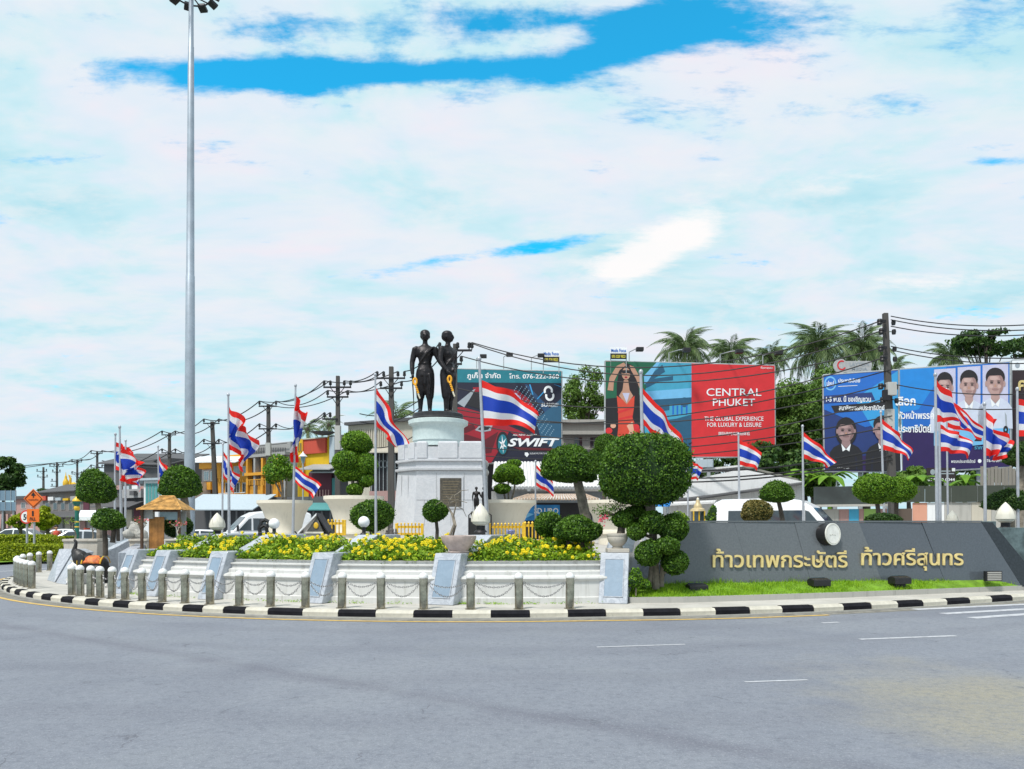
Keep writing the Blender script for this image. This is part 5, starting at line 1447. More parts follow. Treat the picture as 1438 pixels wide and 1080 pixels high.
# ------------------------------------------------------------------ flags
def flag(top, base, d, hoist, fly, label, amp=.10, waves=1.6, sag=.0, phase=0.0, r=.030, zbase=None, yaw=0.35, fold=0.0):
    """top/base columns and rows of the pole; hoist (y0,y1); fly ((x,y) upper, (x,y) lower corner)"""
    b = P(base[0], base[1], d)
    if zbase is not None: b.z = zbase
    t = thing('flag', label, 'flag', b, 'national flags round the monument')
    tp = P(top[0], top[1], d)
    MB().tube([b, b.lerp(tp, .5), tp], [r * 1.15, r, r * .75], 10).build('pole', POLE, t, True)
    MB().ell(tp + Vector((0, 0, .03)), r * 1.2, r * 1.2, r * 1.6, 10, 8).build('finial', POLE, t, True)
    def poleat(y):
        k = (y - top[1]) / (base[1] - top[1]); return P(top[0] + (base[0] - top[0]) * k, y, d)
    h0, h1 = poleat(hoist[0]), poleat(hoist[1])
    f0_, f1_ = P(*fly[0], d), P(*fly[1], d)
    NU, NV = 36, 18
    L = ((f0_ + f1_) / 2 - (h0 + h1) / 2).length
    vs, uv = [], []
    rr = random.Random(int(top[0] * 10)); ph2 = rr.uniform(0, 6); waves *= rr.uniform(.8, 1.35); xs = rr.uniform(-.55, .65); dp = rr.uniform(-.12, .30); amp *= rr.uniform(.85, 1.35)
    for j in range(NV + 1):
        v = j / NV
        for i in range(NU + 1):
            u = i / NU
            a = h0.lerp(h1, v); f = f0_.lerp(f1_, v)
            p = a.lerp(f, u)
            env = min(1, u * 3) 
            w = math.sin(2 * math.pi * (waves * u * (.75 + .5 * u) + xs * v) + phase)
            w2 = math.sin(2 * math.pi * (waves * 1.9 * u - .35 * v) + ph2)
            p.y += env * (amp * w + amp * .35 * w2) + yaw * u * L * .5
            p.z -= sag * 4 * u * (1 - u) * L * .25 + dp * amp * 2.2 * u * u * math.sin(3.0 * v + ph2)
            p.z += env * amp * .32 * math.sin(2 * math.pi * (waves * u) + phase + 1.1) 
            p.x += fold * env * math.sin(2 * math.pi * (1.3 * u + .9 * v) + ph2) + env * amp * .25 * w2 * (v - .5)
            p.x += r * .8
            vs.append(p); uv.append((u, 1 - v))
    mb = MB(); mb.v = [tuple(p) for p in vs]
    n = NU + 1
    mb.f = [(j * n + i, (j + 1) * n + i, (j + 1) * n + i + 1, j * n + i + 1) for j in range(NV) for i in range(NU)]
    o = mb.build('cloth', MATS['flag'], t, True, ang=180)
    ul = o.data.uv_layers.new(name='UVMap')
    li = np.empty(len(o.data.loops), dtype=np.int32); o.data.loops.foreach_get('vertex_index', li)
    ul.data.foreach_set('uv', np.array(uv)[li].ravel())
    return t
flag((673, 506), (686, 752), 19.5, (534, 598), ((753, 575), (749, 606)), 'large waving flag on the tall pole in front of the car billboard', .12, 1.1, -.25, 2.4, .045, .96)
flag((527, 528), (528, 752), 20.5, (545, 598), ((570, 622), (552, 629)), 'drooping flag on the tall pole left of the pedestal', .10, 1.2, -.1, .5, .032, .96, fold=.06)
flag((415, 543), (411, 745), 21.5, (556, 632), ((424, 580), (410, 650)), 'limp folded flag high on the left pole above the left giant pot', .14, 1.5, 0, .3, .032, .96, fold=.08)
flag((413, 648), (410, 752), 24.0, (654, 676), ((449, 683), (437, 699)), 'lower waving flag just below the limp flag, left of the pedestal', .07, 1.2, -.1, 1.2, .028, .96)
flag((320.5, 556), (322, 745), 21.5, (571, 628), ((354, 615), (340, 660)), 'crumpled flag on the tall pole right of the floodlight mast', .14, 1.7, -.1, 3.0, .035, .96, fold=.12)
flag((313, 625), (312, 735), 31.0, (634, 668), ((331, 668), (327, 692)), 'small flag partly behind the crumpled flag', .12, 1.4, 0, 1.0, .035, .96, fold=.06)
flag((222, 628), (224, 720), 33.0, (640, 676), ((236, 665), (226, 684)), 'small hanging flag between the topiary and the floodlight mast', .12, 1.2, 0, 2.0, .035, .96, fold=.05)
flag((162, 611), (161, 735), 30.0, (621, 660), ((184, 636), (178, 662)), 'leftmost flag of the tangled trio at the far left', .16, 1.4, -.2, 1.0, .04, .96, fold=.10)
flag((168, 601), (171, 740), 26.0, (622, 676), ((196, 654), (181, 678)), 'tangled red flag on the tallest pole of the far left trio', .18, 1.8, -.1, 2.6, .04, .96, fold=.14)
flag((176.5, 620), (176, 738), 29.0, (640, 668), ((200, 668), (192, 690)), 'rear flag of the tangled trio, hanging lowest', .16, 1.5, 0, .4, .035, .96, fold=.10)
flag((752, 649), (752, 740), 34.0, (653, 682), ((776, 676), (777, 697)), 'small flag in front of the blue car shop, right of the pedestal', .08, 1.1, -.1, 1.8, .04, .96)
flag((900, 524), (905, 735), 23.0, (545, 597), ((963, 620), (944, 640)), 'steeply flying flag behind the big dome topiary', .13, 1.3, -.15, 2.0, .055, .96)
flag((966, 640), (966, 735), 32.0, (645, 672), ((986, 657), (980, 674)), 'small flag peeping out right of the big dome topiary', .08, 1.0, -.1, .6, .035, .2)
flag((1037, 611), (1039, 735), 31.0, (618, 653), ((1070, 634), (1064, 661)), 'flag in front of the lower right corner of the red billboard', .08, 1.0, -.2, 1.5, .045, .2)
flag((1127, 600), (1129, 735), 27.0, (607, 644), ((1176, 649), (1164, 656)), 'flag in front of the green trees between the red and blue billboards', .10, 1.1, -.2, 2.2, .040, .2)
flag((1237, 580), (1244, 735), 28.0, (588, 632), ((1284, 631), (1281, 645)), 'flag in front of the utility pole and blue billboard', .10, 1.2, -.2, 1.4, .040, .2)
flag((1313.5, 528), (1317, 735), 20.5, (533, 593), ((1362, 591), (1358, 598)), 'upper flag of the stacked pair in front of the three portraits', .11, 1.1, -.3, 2.0, .040, .2)
flag((1319, 590), (1321, 735), 22.5, (596, 634), ((1367, 622), (1365, 641)), 'lower flag of the stacked pair in front of the three portraits', .10, 1.1, -.2, .8, .040, .2)
flag((1329, 548), (1332, 735), 25.0, (560, 600), ((1386, 600), (1384, 616)), 'bluish flag mostly hidden behind the stacked pair', .10, 1.3, -.15, 3.0, .03, .2)
flag((1382.5, 569), (1384, 735), 21.5, (575, 640), ((1420, 619), (1414, 648)), 'folded flag on the pole right of the stacked pair', .15, 1.6, -.1, 1.1, .040, .2, fold=.06)
flag((1428.5, 548), (1430, 735), 22.0, (560, 613), ((1490, 575), (1485, 622)), 'flag cut off by the right edge of the picture', .12, 1.2, -.1, .2, .040, .2)
# ------------------------------------------------------------------ floodlight mast
dm_ = 45.0
mb_ = P(266, 740, dm_); mb_.z = 0
mast = thing('floodlight_mast', 'very tall tapering grey steel mast with a ring of floodlights at its top', 'lamp post', mb_)
tp = P(268.5, -6, dm_)
segs = [(740, 7.6), (530, 6.8), (388, 6.1), (387, 5.6), (230, 4.9), (66, 4.0), (65, 3.6), (-6, 3.2)]
pts = []; rad = []
for y, r in segs:
    k = (740 - y) / 746; p = mb_.lerp(tp, 0); p = P(266 + 2.5 * k, y, dm_); pts.append(p); rad.append(r * dm_ / F)
pts[0].z = 0
MB().tube(pts, rad, 14).build('shaft', MAST, mast, True)
MB().lathe([(.62, 0), (.62, .06), (.36, .08), (.34, .5)], mb_, 16).build('base_flange', MAST, mast, True)
rc = P(268.5, -7, dm_)
MB().tube([rc + Vector((math.cos(a) * 1.05, math.sin(a) * 1.05, .05)) for a in np.linspace(0, 2 * math.pi, 25)], .05, 6).build('ring_rail', DARKM, mast, True)
for k in range(10):
    a = 2 * math.pi * k / 10 + .2; dr_ = Vector((math.cos(a), math.sin(a), 0))
    MB().tube([rc + dr_ * .15, rc + dr_ * 1.05], .04, 6).build('arm', DARKM, mast, True)
    c = rc + dr_ * 1.25 + Vector((0, 0, -.02))
    sdv_ = Vector((-dr_.y, dr_.x, 0))
    lampb = flip_fix(MB().prism([c - sdv_ * .22 - dr_ * .2 + Vector((0, 0, .12)), c + sdv_ * .22 - dr_ * .2 + Vector((0, 0, .12)), c + sdv_ * .22 + dr_ * .22 + Vector((0, 0, -.06)), c - sdv_ * .22 + dr_ * .22 + Vector((0, 0, -.06))], Vector((0, 0, .15)) + dr_ * .06).build('floodlight_head', DARKM, mast))

# ------------------------------------------------------------------ utility poles and cables
def upole(px, ytop, d, label, arms, pale=None, w=.26, lean=0.0):
    top = P(px, ytop, d); b = Vector((top.x + lean, d, 0))
    t = thing('utility_pole', label, 'utility pole', b, 'utility poles along the road')
    mb = MB(); vs = []
    for z, k in ((0, w), (top.z * .5, w * .85), (top.z, w * .62)):
        x = b.x + (top.x - b.x) * z / top.z
        vs += [(x - k / 2, d - k / 2, z), (x + k / 2, d - k / 2, z), (x + k / 2, d + k / 2, z), (x - k / 2, d + k / 2, z)]
    mb.add(vs, [(0, 1, 5, 4), (1, 2, 6, 5), (2, 3, 7, 6), (3, 0, 4, 7), (4, 5, 9, 8), (5, 6, 10, 9), (6, 7, 11, 10), (7, 4, 8, 11), (8, 9, 10, 11)])
    mb.build('shaft', UPOLE, t, bevel=.02)
    if pale:
        z0, z1 = zat(pale[1], d), zat(pale[0], d)
        x = b.x + (top.x - b.x) * (z0 + z1) / 2 / top.z
        MB().box((x, d, (z0 + z1) / 2), (w * .96, w * .96, z1 - z0)).build('pale_band', UPOLEL, t)
    att = []
    for y, hl, hr, ins in arms:
        z = zat(y, d); s = d / F
        MB().box((top.x + (hr - hl) * s / 2, d - w * .45, z), ((hl + hr) * s, .10, .10)).build('crossarm', DARKM, t)
        if hl > 3 and hr > 3:
            for sg, hh in ((-1, hl), (1, hr)):
                MB().tube([Vector((top.x, d - w * .4, z - .55)), Vector((top.x + sg * hh * s * .5, d - w * .45, z - .03))], .025, 5).build('brace', DARKM, t, True)
        for q in ins:
            c = Vector((top.x + q * s, d - w * .45, z))
            up = 1 if ins is not None else -1
            MB().lathe([(.03, .05), (.03, .12), (.09, .14), (.10, .24), (.07, .27), (.09, .29), (.08, .40), (.03, .43)], c, 10).build('insulator', BLACKP, t, True)
            att.append(c + Vector((0, 0, .42)))
    return t, att, top
A4 = lambda s=1.0: [(10 * s, 17, 17)]
def std(y, k, left=None):
    return [(y + 17 * k, 20 * k, 20 * k, (-19 * k, -10 * k, 10 * k, 19 * k)), (y + 31 * k, 15 * k, 16 * k, (-14 * k, 15 * k))]
def simple(y, k): return [(y + 3, 12 * k, 12 * k, (-11 * k, 11 * k)), (y + 33 * k, 12 * k, 12 * k, (-11 * k, 11 * k))]
uA, aA, tA = upole(549.5, 515, 48, 'tall dark utility pole with two crossarms just left of the pedestal', std(515, 1.0), None, .42)
uZ, aZ, tZ = upole(639, 483, 41.7, 'dark utility pole with crossarm directly behind the right bronze woman', [(493, 25, 24, (-21, 4, 20, 24)), (512, 8, 10, (9,))], None, .34)
uB, aB, tB = upole(474.5, 528, 50, 'dark utility pole with stacked crossarms and pale lower band, above the cloud pruned tree', std(528, .97) + [(589, 21, 0, (-18, -10))], (598, 632), .36)
uC, aC, tC = upole(377, 568, 63, 'utility pole with two crossarms above the feathery potted tree', simple(568, 1.05), (622, 640), .40)
uD, aD, tD = upole(298, 592, 73, 'dark utility pole in front of the orange shophouse', simple(592, .95), None, .46, .5)
uE, aE, tE = upole(238, 608, 82, 'utility pole behind the topiary near the floodlight mast', simple(608, .85), None, .38)
uF, aF, tF = upole(136.5, 634, 108, 'distant utility pole right of the round headed far left topiary', simple(634, .7), None, .36)
uG, aG, tG = upole(108.5, 646, 122, 'distant utility pole above the golden stupa', simple(646, .6), None, .34)
uH, aH, tH = upole(80, 649, 130, 'distant pole with four short crossarms, far left', [(655, 10, 10, (-9, -3, 3, 9)), (663, 6, 6, (-5, 5)), (676, 8, 0, (-6,)), (683, 8, 0, (-6,))], None, .38)
uI, aI, tI = upole(61, 656, 138, 'distant dark pole left of the four arm pole, far left', [(662, 9, 6, (-8, 5)), (670, 8, 7, (-7, 6))], None, .4)
uJ, aJ, tJ = upole(21, 660, 100, 'thin pole with side arm at the far left tree', [(663, 8, 8, (-6, 7))], None, .2)
dK = 36.0
uK, aK, tK = upole(1243, 440, dK, 'thick dark utility pole in front of the blue billboard, right side', [], (575, 612), .34, .45)
attK = []
for y, l in ((453, 9), (466, 7), (490, 9), (504, 7), (543, 11), (562, 9)):
    z = zat(y, dK); s = dK / F; x = tK.x + .45 * (1 - z / tK.z)
    MB().box((x - l * s * .5 - .1, dK - .22, z), (l * s, .10, .12)).build('bracket', DARKM, uK)
    MB().lathe([(.10, -.16), (.12, -.10), (.09, -.04), (.12, .02), (.10, .10)], (x - l * s - .08, dK - .22, z), 10).build('insulator', BLACKP, uK, True)
    MB().lathe([(.08, -.12), (.10, 0), (.08, .10)], (x + .26, dK - .22, z - .05), 10).build('insulator', BLACKP, uK, True)
    attK.append(Vector((x - l * s - .08, dK - .24, z)))
MB().box((tK.x + .12, dK - .32, zat(548, dK)), (.42, .28, .6)).build('junction_box', UPOLEL, uK, bevel=.02)
MB().box((tK.x - .12, dK - .34, zat(557, dK)), (.30, .22, .5)).build('junction_box', DARKM, uK, bevel=.02)

CNT = {}
TOPS = ['topmost', 'second highest', 'third highest', 'fourth highest', 'fifth highest', 'sixth highest', 'lowest']
def cable(a, b, sag, label, group, r=.022):
    a, b = Vector(a), Vector(b)
    n = 18
    pts = [a.lerp(b, i / n) + Vector((0, 0, -4 * sag * (i / n) * (1 - i / n))) for i in range(n + 1)]
    mb = MB().tube(pts, r * 1.5, 5)
    o = mb.build('power_cable', CABLE, None, True, base=(a + b) / 2)
    k = CNT.get(label, 0); CNT[label] = k + 1
    return finish(o, TOPS[k] + ' ' + label, 'cable', group)
def span(A, B, label, sag, r=.022, extra=0):
    for k, (p, q) in enumerate(zip(A, B)):
        cable(p, q, sag * (1 + .12 * k), label, label, r)
span([aA[0], aA[1], aA[4], aA[5], aA[2]], [aB[2], aB[3], aB[5], aB[4], aB[0]], 'cable between the pole beside the pedestal and its left neighbour', .25)
span([aB[0], aB[1], aB[4], aB[6], aB[7], aB[5]], [aC[1], aC[0], aC[1], aC[3], aC[2], aC[0]], 'black power cable descending left from the stacked crossarm pole', .5)
span([aC[0], aC[1], aC[2], aC[3]], [aD[0], aD[1], aD[2], aD[3]], 'cable between the feathery tree pole and the orange shophouse pole', .7, .03)
span([aD[0], aD[1], aD[2], aD[3]], [aE[0], aE[1], aE[2], aE[3]], 'black power cable passing behind the floodlight mast', .7, .03)
span([aE[0], aE[1], aE[2], aE[3]], [aF[0], aF[1], aF[2], aF[3]], 'black power cable running left from the mast towards the far left topiary', .9, .035)
span([aF[0], aF[1], aF[2]], [aG[0], aG[1], aG[2]], 'distant power cable near the golden stupa', .5, .035)
span([aG[0], aG[1]], [aH[0], aH[3]], 'distant power cable left of the golden stupa', .4, .035)
cable(aH[0], P(-40, 660, 125), .3, 'level distant power cable at the left edge of the picture', 'level cables at the left edge', .04)
cable(aF[0] + Vector((0, 0, -1.2)), P(-60, 658, 118), .25, 'level distant power cable at the left edge of the picture', 'level cables at the left edge', .04)
cable(P(225, 657, 80), aF[1] + Vector((0, 0, -1.4)), .2, 'level distant cable between the far left topiary and small flag', 'level cables near the flags', .04)
# long spans from the right pole across the billboards
ends = [aZ[3], aZ[2], aZ[4], P(642, 545, 41.6), P(642, 575, 41.6), P(642, 590, 41.6)]
for k, (p, e_) in enumerate(zip(attK, ends)):
    cable(p, e_, (1.7, 1.9, 1.5, 1.6, 1.2, 1.5)[k], 'long black cable sweeping from the right utility pole across the red billboard', 'cables across the billboards', .020)
for k, (y, e_) in enumerate(((520, (640, 583, 51)), (585, (640, 624, 50)), (600, (640, 636, 50)), (628, (900, 655, 46)), (640, (880, 668, 46)), (646, (880, 676, 46)))):
    cable(Vector((tK.x + .2, dK - .26, zat(y, dK))), P(*e_), (1.3, 1.0, .9, .6, .5, .4)[k], 'lower black telephone cable running left from the right utility pole', 'lower telephone cables', .028 if k > 2 else .02)
for k, (y, y2) in enumerate(((446, 448), (451, 456), (460, 462), (488, 496), (493, 505), (540, 546), (562, 566))):
    cable(Vector((tK.x + .15, dK - .24, zat(y, dK))), P(1520, y2, 30), .35, 'black power cable running right from the right utility pole', 'cables at the right edge', .016)
cable(aA[3], aZ[0], .35, 'black cable between the two poles behind the bronze women', 'cables behind the bronze women', .022)
cable(aA[5], aZ[0] + Vector((.1, 0, -.7)), .4, 'black cable between the two poles behind the bronze women', 'cables behind the bronze women', .022)
for k, y in enumerate((595, 606, 640)):
    cable(P(505, y - 14, 49), P(590, y - 34, 52), .5, 'thin black cable between the cloud pruned tree and the bronze women', 'thin cables left of the bronze women', .022)

# ------------------------------------------------------------------ billboards
NAVY = dark('navy', (0.008, 0.010, 0.030)); TEAL = dark('teal', (0.006, 0.17, 0.22)); CRIM = dark('crimson', (0.30, 0.006, 0.020)); CRIMD = dark('crimson_dark', (0.10, 0.004, 0.012))
PWHITE = dark('white', (0.80, 0.82, 0.84)); PGREY = dark('grey', (0.32, 0.36, 0.40)); PBLACK = dark('black', (0.010, 0.010, 0.014)); PBLUE = dark('blue', (0.010, 0.13, 0.50)); PCYAN = dark('cyan', (0.03, 0.30, 0.62))
PRED = dark('red', (0.62, 0.022, 0.028)); SKIN = dark('skin', (0.46, 0.25, 0.17)); SKIN2 = dark('skin_cool', (0.30, 0.19, 0.19)); PGREEN = dark('green', (0.008, 0.11, 0.055)); PSEA = dark('sea', (0.05, 0.32, 0.48)); PHAIR = dark('hair', (0.012, 0.009, 0.012))
PDRESS = dark('dress', (0.62, 0.06, 0.03)); PPEACH = dark('peach', (0.70, 0.38, 0.26)); PPURP = dark('purple', (0.022, 0.010, 0.085)); PNAVY2 = dark('blue_dark', (0.012, 0.035, 0.16)); PLIL = dark('lilac', (0.50, 0.50, 0.66)); PSKY = dark('skyblue', (0.16, 0.45, 0.72)); PDEEP = dark('sea_deep', (0.015, 0.09, 0.17))
GALV = mat('galvanised', (0.40, 0.42, 0.43), 0.5, 0.4)

def ellp(cx, cy, rx, ry, n=20, a0=0, a1=360): return [(cx + rx * math.cos(R_(a0 + (a1 - a0) * i / n)), cy + ry * math.sin(R_(a0 + (a1 - a0) * i / n))) for i in range(n)]
def board(pl, corners, name, label, m, lamps=(), posts=(), yfoot=None, frame=GALV):
    a, b, c, d_ = [pl.at(*q) for q in corners]          # tl, tr, br, bl
    base = (c + d_) / 2; base.z = 0
    t = thing(name, label, 'billboard', base, 'roadside billboards')
    flip_fix(MB().prism([a, b, c, d_], -pl.n3() * .12).build('panel', m, t))
    bk = -pl.n3()
    # frame rails and lattice behind
    for p, q in ((a, b), (b, c), (c, d_), (d_, a)):
        MB().tube([p + bk * .06, q + bk * .06], .07, 6).build('frame_rail', frame, t, True)
    for k in posts:
        p = (d_.lerp(c, k)); tpz = a.lerp(b, k).z
        MB().tube([Vector((p.x, p.y, 0)) + bk * .5, Vector((p.x, p.y, tpz - .2)) + bk * .5], .14, 8).build('post', GALV, t, True)
    for px, yb, yl, hx in lamps:
        p = pl.at(px, yb, -.1); q = pl.at(px, yl, -.1); e_ = pl.at(px + hx, yl + 1.5, 1.4)
        arm = MB().tube([p, q, pl.at(px + hx * .6, yl - .6, .6), e_], .035, 6).build('lamp_arm', GALV, t, True)
        MB().box(e_ + Vector((0, 0, -.08)), (.48, .4, .24)).build('lamp_head', DARKM, arm, bevel=.03)
    return t

# 1: the car billboard
b1 = Plane(636, 58, 790, 57)
sw = board(b1, [(636, 518), (788.5, 521.5), (788.5, 650), (636, 650)], 'billboard', 'dark billboard advertising a red car, behind the pedestal', NAVY,
           [(669, 519, 503, 14), (707, 520, 501, 12), (746, 520, 502, 16)], (.3, .5, .7, .9))
shape(b1, [(637, 518.5), (788, 522), (788, 538), (637, 537)], .005, TEAL, 'printed_band', sw)
text(b1, 'ภูเก็ต จำกัด', 656, 703, 531, 523, PWHITE, 'printed_lettering', sw, .02, .02); text(b1, 'โทร. 076-222-360', 715, 785, 531.5, 524.5, PWHITE, 'printed_lettering', sw, .02, .015)
shape(b1, [(637, 572), (650, 572), (672, 578), (700, 592), (728, 604), (745, 612), (742, 622), (715, 606), (708, 620), (690, 650), (637, 650)], .012, CRIM, 'printed_car_body', sw)
shape(b1, [(664, 544), (700, 543), (728, 549), (742, 560), (758, 584), (740, 580), (716, 558), (690, 551), (665, 550)], .012, CRIM, 'printed_car_roof', sw)
shape(b1, [(660, 550), (690, 552), (716, 560), (738, 580), (745, 606), (728, 600), (700, 588), (672, 574), (645, 566)], .014, PBLACK, 'printed_car_glass', sw)
shape(b1, [(714, 552), (724, 552), (731, 558), (732, 563), (716, 558)], .018, PLIL, 'printed_highlight', sw)
shape(b1, [(642, 566), (664, 548), (668, 546), (660, 560), (652, 572)], .018, PGREY, 'printed_highlight', sw)
shape(b1, [(637, 600), (665, 596), (668, 602), (655, 608), (637, 610)], .016, CRIMD, 'printed_shade', sw)
shape(b1, [(667, 604), (674, 597), (692, 597), (689, 605), (676, 607)], .018, PGREY, 'printed_grille', sw); shape(b1, [(671, 603), (676, 599), (688, 599), (686, 603.5), (677, 605)], .021, PBLACK, 'printed_grille', sw)
shape(b1, [(637, 612), (655, 610), (680, 618), (700, 606), (690, 636), (660, 640), (637, 636)], .014, CRIMD, 'printed_shade', sw)
shape(b1, ellp(706, 623, 9, 17), .020, PBLACK, 'printed_wheel', sw); shape(b1, ellp(706, 624, 6.6, 14), .024, TEAL, 'printed_wheel', sw)
for a in range(0, 360, 60):
    x, y = math.cos(R_(a + 20)), math.sin(R_(a + 20))
    shape(b1, [(706 + 1.2 * y, 624 - 2.4 * x), (706 + 6 * x, 624 + 13 * y), (706 - 1.2 * y, 624 + 2.4 * x)], .028, PWHITE, 'printed_spoke', sw)
shape(b1, [(737, 540), (740, 540), (788, 590), (788, 612)], .010, dark('deepblue', (0.010, 0.055, 0.14)), 'printed_shard', sw)
shape(b1, [(752, 590), (788, 560), (788, 640), (760, 616)], .011, PDEEP, 'printed_shard', sw)
dots = MB()
for i in range(15):
    for j in range(7):
        px = 722 + i * 3.2 + j * 1.7; py = 545 + i * 5.0 - j * 2.4 + 2
        if 720 < px < 778 and 541 < py < 612:
            dots.prism([b1.at(px, py, .022), b1.at(px + 1.2, py + .3, .022), b1.at(px + 1.2, py + 1.9, .022), b1.at(px, py + 1.6, .022)], b1.n3() * .003)
dots.build('printed_dots', dark('dotblue', (0.20, 0.34, 0.45)), sw)
for pts in ([(743, 540), (745, 540), (749, 554), (748, 555)], [(754, 560), (764, 549), (765, 550), (755, 561)], [(776, 539), (788, 543), (788, 544)]):
    shape(b1, pts, .016, PCYAN, 'printed_streak', sw)
for a0, cx_, cy_ in ((150, 770, 549), (-30, 772, 556)):
    po = ellp(cx_, cy_, 6.5, 7.2, 16, a0, a0 + 250); pi_ = ellp(cx_, cy_, 3.6, 4.0, 16, a0, a0 + 250)[::-1]
    shape(b1, po + pi_, .02, PWHITE, 'printed_logo', sw)
text(b1, 'SU', 760, 769, 571, 566, PWHITE, 'printed_lettering', sw, .02, .02); text(b1, 'SUZUKI', 770.5, 784, 568.3, 566, PWHITE, 'printed_lettering', sw, .02); text(b1, 'PHUKET', 770.5, 784, 571.4, 569, PWHITE, 'printed_lettering', sw, .02)
text(b1, 'ALL NEW SUZUKI', 720, 754, 612, 609.6, PWHITE, 'printed_lettering', sw, .03, .01, shear=.2)
text(b1, 'SWIFT', 713, 786, 626.5, 615.5, PWHITE, 'printed_lettering', sw, .034, .035, shear=.3)
text(b1, 'SUZUKI MOTOR THAILAND', 744, 775, 638, 635.8, PWHITE, 'printed_lettering', sw, .03, .0); shape(b1, [(737, 635.5), (741, 635.5), (743, 638), (740, 642), (737, 639)], .02, PWHITE, 'printed_logo', sw)
shape(b1, [(720, 628), (786, 630), (786, 633), (730, 632)], .018, CRIMD, 'printed_shade', sw)

# small phone-number boards on stalks above the big billboards
for px, py, lab in ((774, 499, 'above the dark car billboard'), (868.5, 494.5, 'above the red and blue billboard')):
    pls = Plane(px - 14, 56 if px < 800 else 52, px + 14, 56 if px < 800 else 52)
    c = pls.at(px, 520); t = thing('contact_board', 'small white and black contact board on stalks ' + lab, 'sign', Vector((c.x, c.y, c.z)), 'contact boards')
    panel(pls, px - 11.5, py - 6.5, px + 11.5, py + 2, .05, PWHITE, 'upper_panel', t); panel(pls, px - 11.5, py + 2.2, px + 11.5, py + 10, .05, PBLACK, 'lower_panel', t)
    text(pls, 'Media Focus', px - 10.5, px + 10.5, py, py - 4.4, PBLUE, 'printed_lettering', t, .07, .02); text(pls, '095 028 9823', px - 9.5, px + 9.5, py + 8.3, py + 4.2, dark('yellowtext', (0.62, 0.55, 0.05)), 'printed_lettering', t, .07, .02)
    for dx in (-11, 11): MB().tube([pls.at(px + dx, py + 9, -.03), pls.at(px + dx, 524, -.03)], .03, 6).build('stalk', GALV, t, True)

# 2: red and blue billboard
b2 = Plane(850, 52, 1090, 52.6)
ce = board(b2, [(850, 507), (1088, 513.5), (1088.5, 642), (850, 642)], 'billboard', 'wide billboard with a woman in a red dress and a red panel of white lettering', PRED,
           [(884, 508, 494, 8), (940, 510, 495, 16), (1012, 512, 497, 16), (1072, 513, 499, 10)], (.12, .36, .62, .88))
shape(b2, [(850.5, 507.5), (971, 510.2), (971, 641.5), (850.5, 641.5)], .006, PSEA, 'printed_picture', ce)
shape(b2, [(850.5, 507.5), (925, 509), (900, 560), (905, 641), (850.5, 641)], .010, PGREEN, 'printed_leaves', ce)
shape(b2, [(850.5, 560), (900, 555), (905, 600), (905, 641), (850.5, 641)], .012, PBLACK, 'printed_leaves', ce)
shape(b2, [(905, 534), (930, 512), (934, 522), (918, 532), (945, 528), (945, 534), (925, 536), (908, 545)], .013, PDEEP, 'printed_leaves', ce)
shape(b2, [(904, 528), (922, 509), (927, 509), (910, 535), (905, 540)], .014, PSKY, 'printed_light', ce)
shape(b2, [(905, 550), (971, 545), (971, 560), (930, 565), (905, 562)], .012, PSKY, 'printed_water', ce)
shape(b2, [(905, 562), (971, 558), (971, 568), (940, 568), (940, 576), (905, 580)], .013, PDEEP, 'printed_water', ce)
shape(b2, [(925, 592), (971, 572), (971, 641), (915, 641), (920, 610)], .014, PDEEP, 'printed_garden', ce)
shape(b2, [(940, 575), (971, 567), (971, 582), (950, 588), (935, 590)], .016, PSEA, 'printed_terrace', ce)
for x in (944, 950, 956, 963): shape(b2, [(x, 570), (x + 2.4, 569.4), (x + 2.4, 582), (x, 583)], .019, PBLUE, 'printed_pillar', ce)
shape(b2, ellp(961, 565, 6, 7), .018, PDEEP, 'printed_tree', ce)
rg = random.Random(4)
for k in range(26):
    x, y = rg.uniform(918, 969), rg.uniform(596, 640)
    shape(b2, [(x, y), (x + rg.uniform(3, 7), y - rg.uniform(2, 5)), (x + rg.uniform(2, 5), y + 1.5)], .020 + k * .0004, (PGREEN, PSEA, PBLACK)[k % 3], 'printed_leaf', ce)
# the woman
shape(b2, [(866, 540), (869, 522), (873, 513), (880, 510), (888, 513), (893, 525), (897, 545), (898, 570), (890, 562), (882, 556), (872, 562), (866, 556)], .022, PHAIR, 'printed_hair', ce)
shape(b2, [(853, 548), (856, 530), (866, 514), (876, 509), (879, 513), (870, 520), (862, 536), (861, 549)], .025, SKIN, 'printed_arm', ce)
shape(b2, [(884, 513), (890, 515), (898, 529), (902, 545), (899, 548), (893, 532), (886, 520)], .025, SKIN, 'printed_arm', ce)
shape(b2, [(869, 556), (874, 548), (876, 534), (882, 534), (884, 548), (889, 556), (880, 568)], .025, SKIN, 'printed_neckline', ce); shape(b2, [(874, 552), (884, 552), (880, 566)], .026, PLIL, 'printed_highlight', ce)
shape(b2, ellp(879, 525, 6, 8.5), .027, SKIN, 'printed_face', ce)
shape(b2, [(872.5, 520), (886, 520), (885, 525), (880, 524), (874, 525)], .030, PBLACK, 'printed_sunglasses', ce); shape(b2, ellp(879, 530, 2, 1.2), .030, CRIM, 'printed_lips', ce)
shape(b2, [(866, 556), (875, 562), (880, 568), (886, 560), (891, 556), (890, 574), (888, 586), (893, 600), (898, 622), (866, 622), (868, 600), (868, 580)], .029, PDRESS, 'printed_dress', ce)
for pts in ([(867, 578), (889, 571), (889, 574), (868, 581)], [(868, 588), (888, 583), (888, 586), (868, 590)]): shape(b2, pts, .032, PRED, 'printed_fold', ce)
shape(b2, [(880, 598), (888, 592), (890, 604), (884, 622), (878, 618), (884, 606)], .032, PPEACH, 'printed_flower', ce)
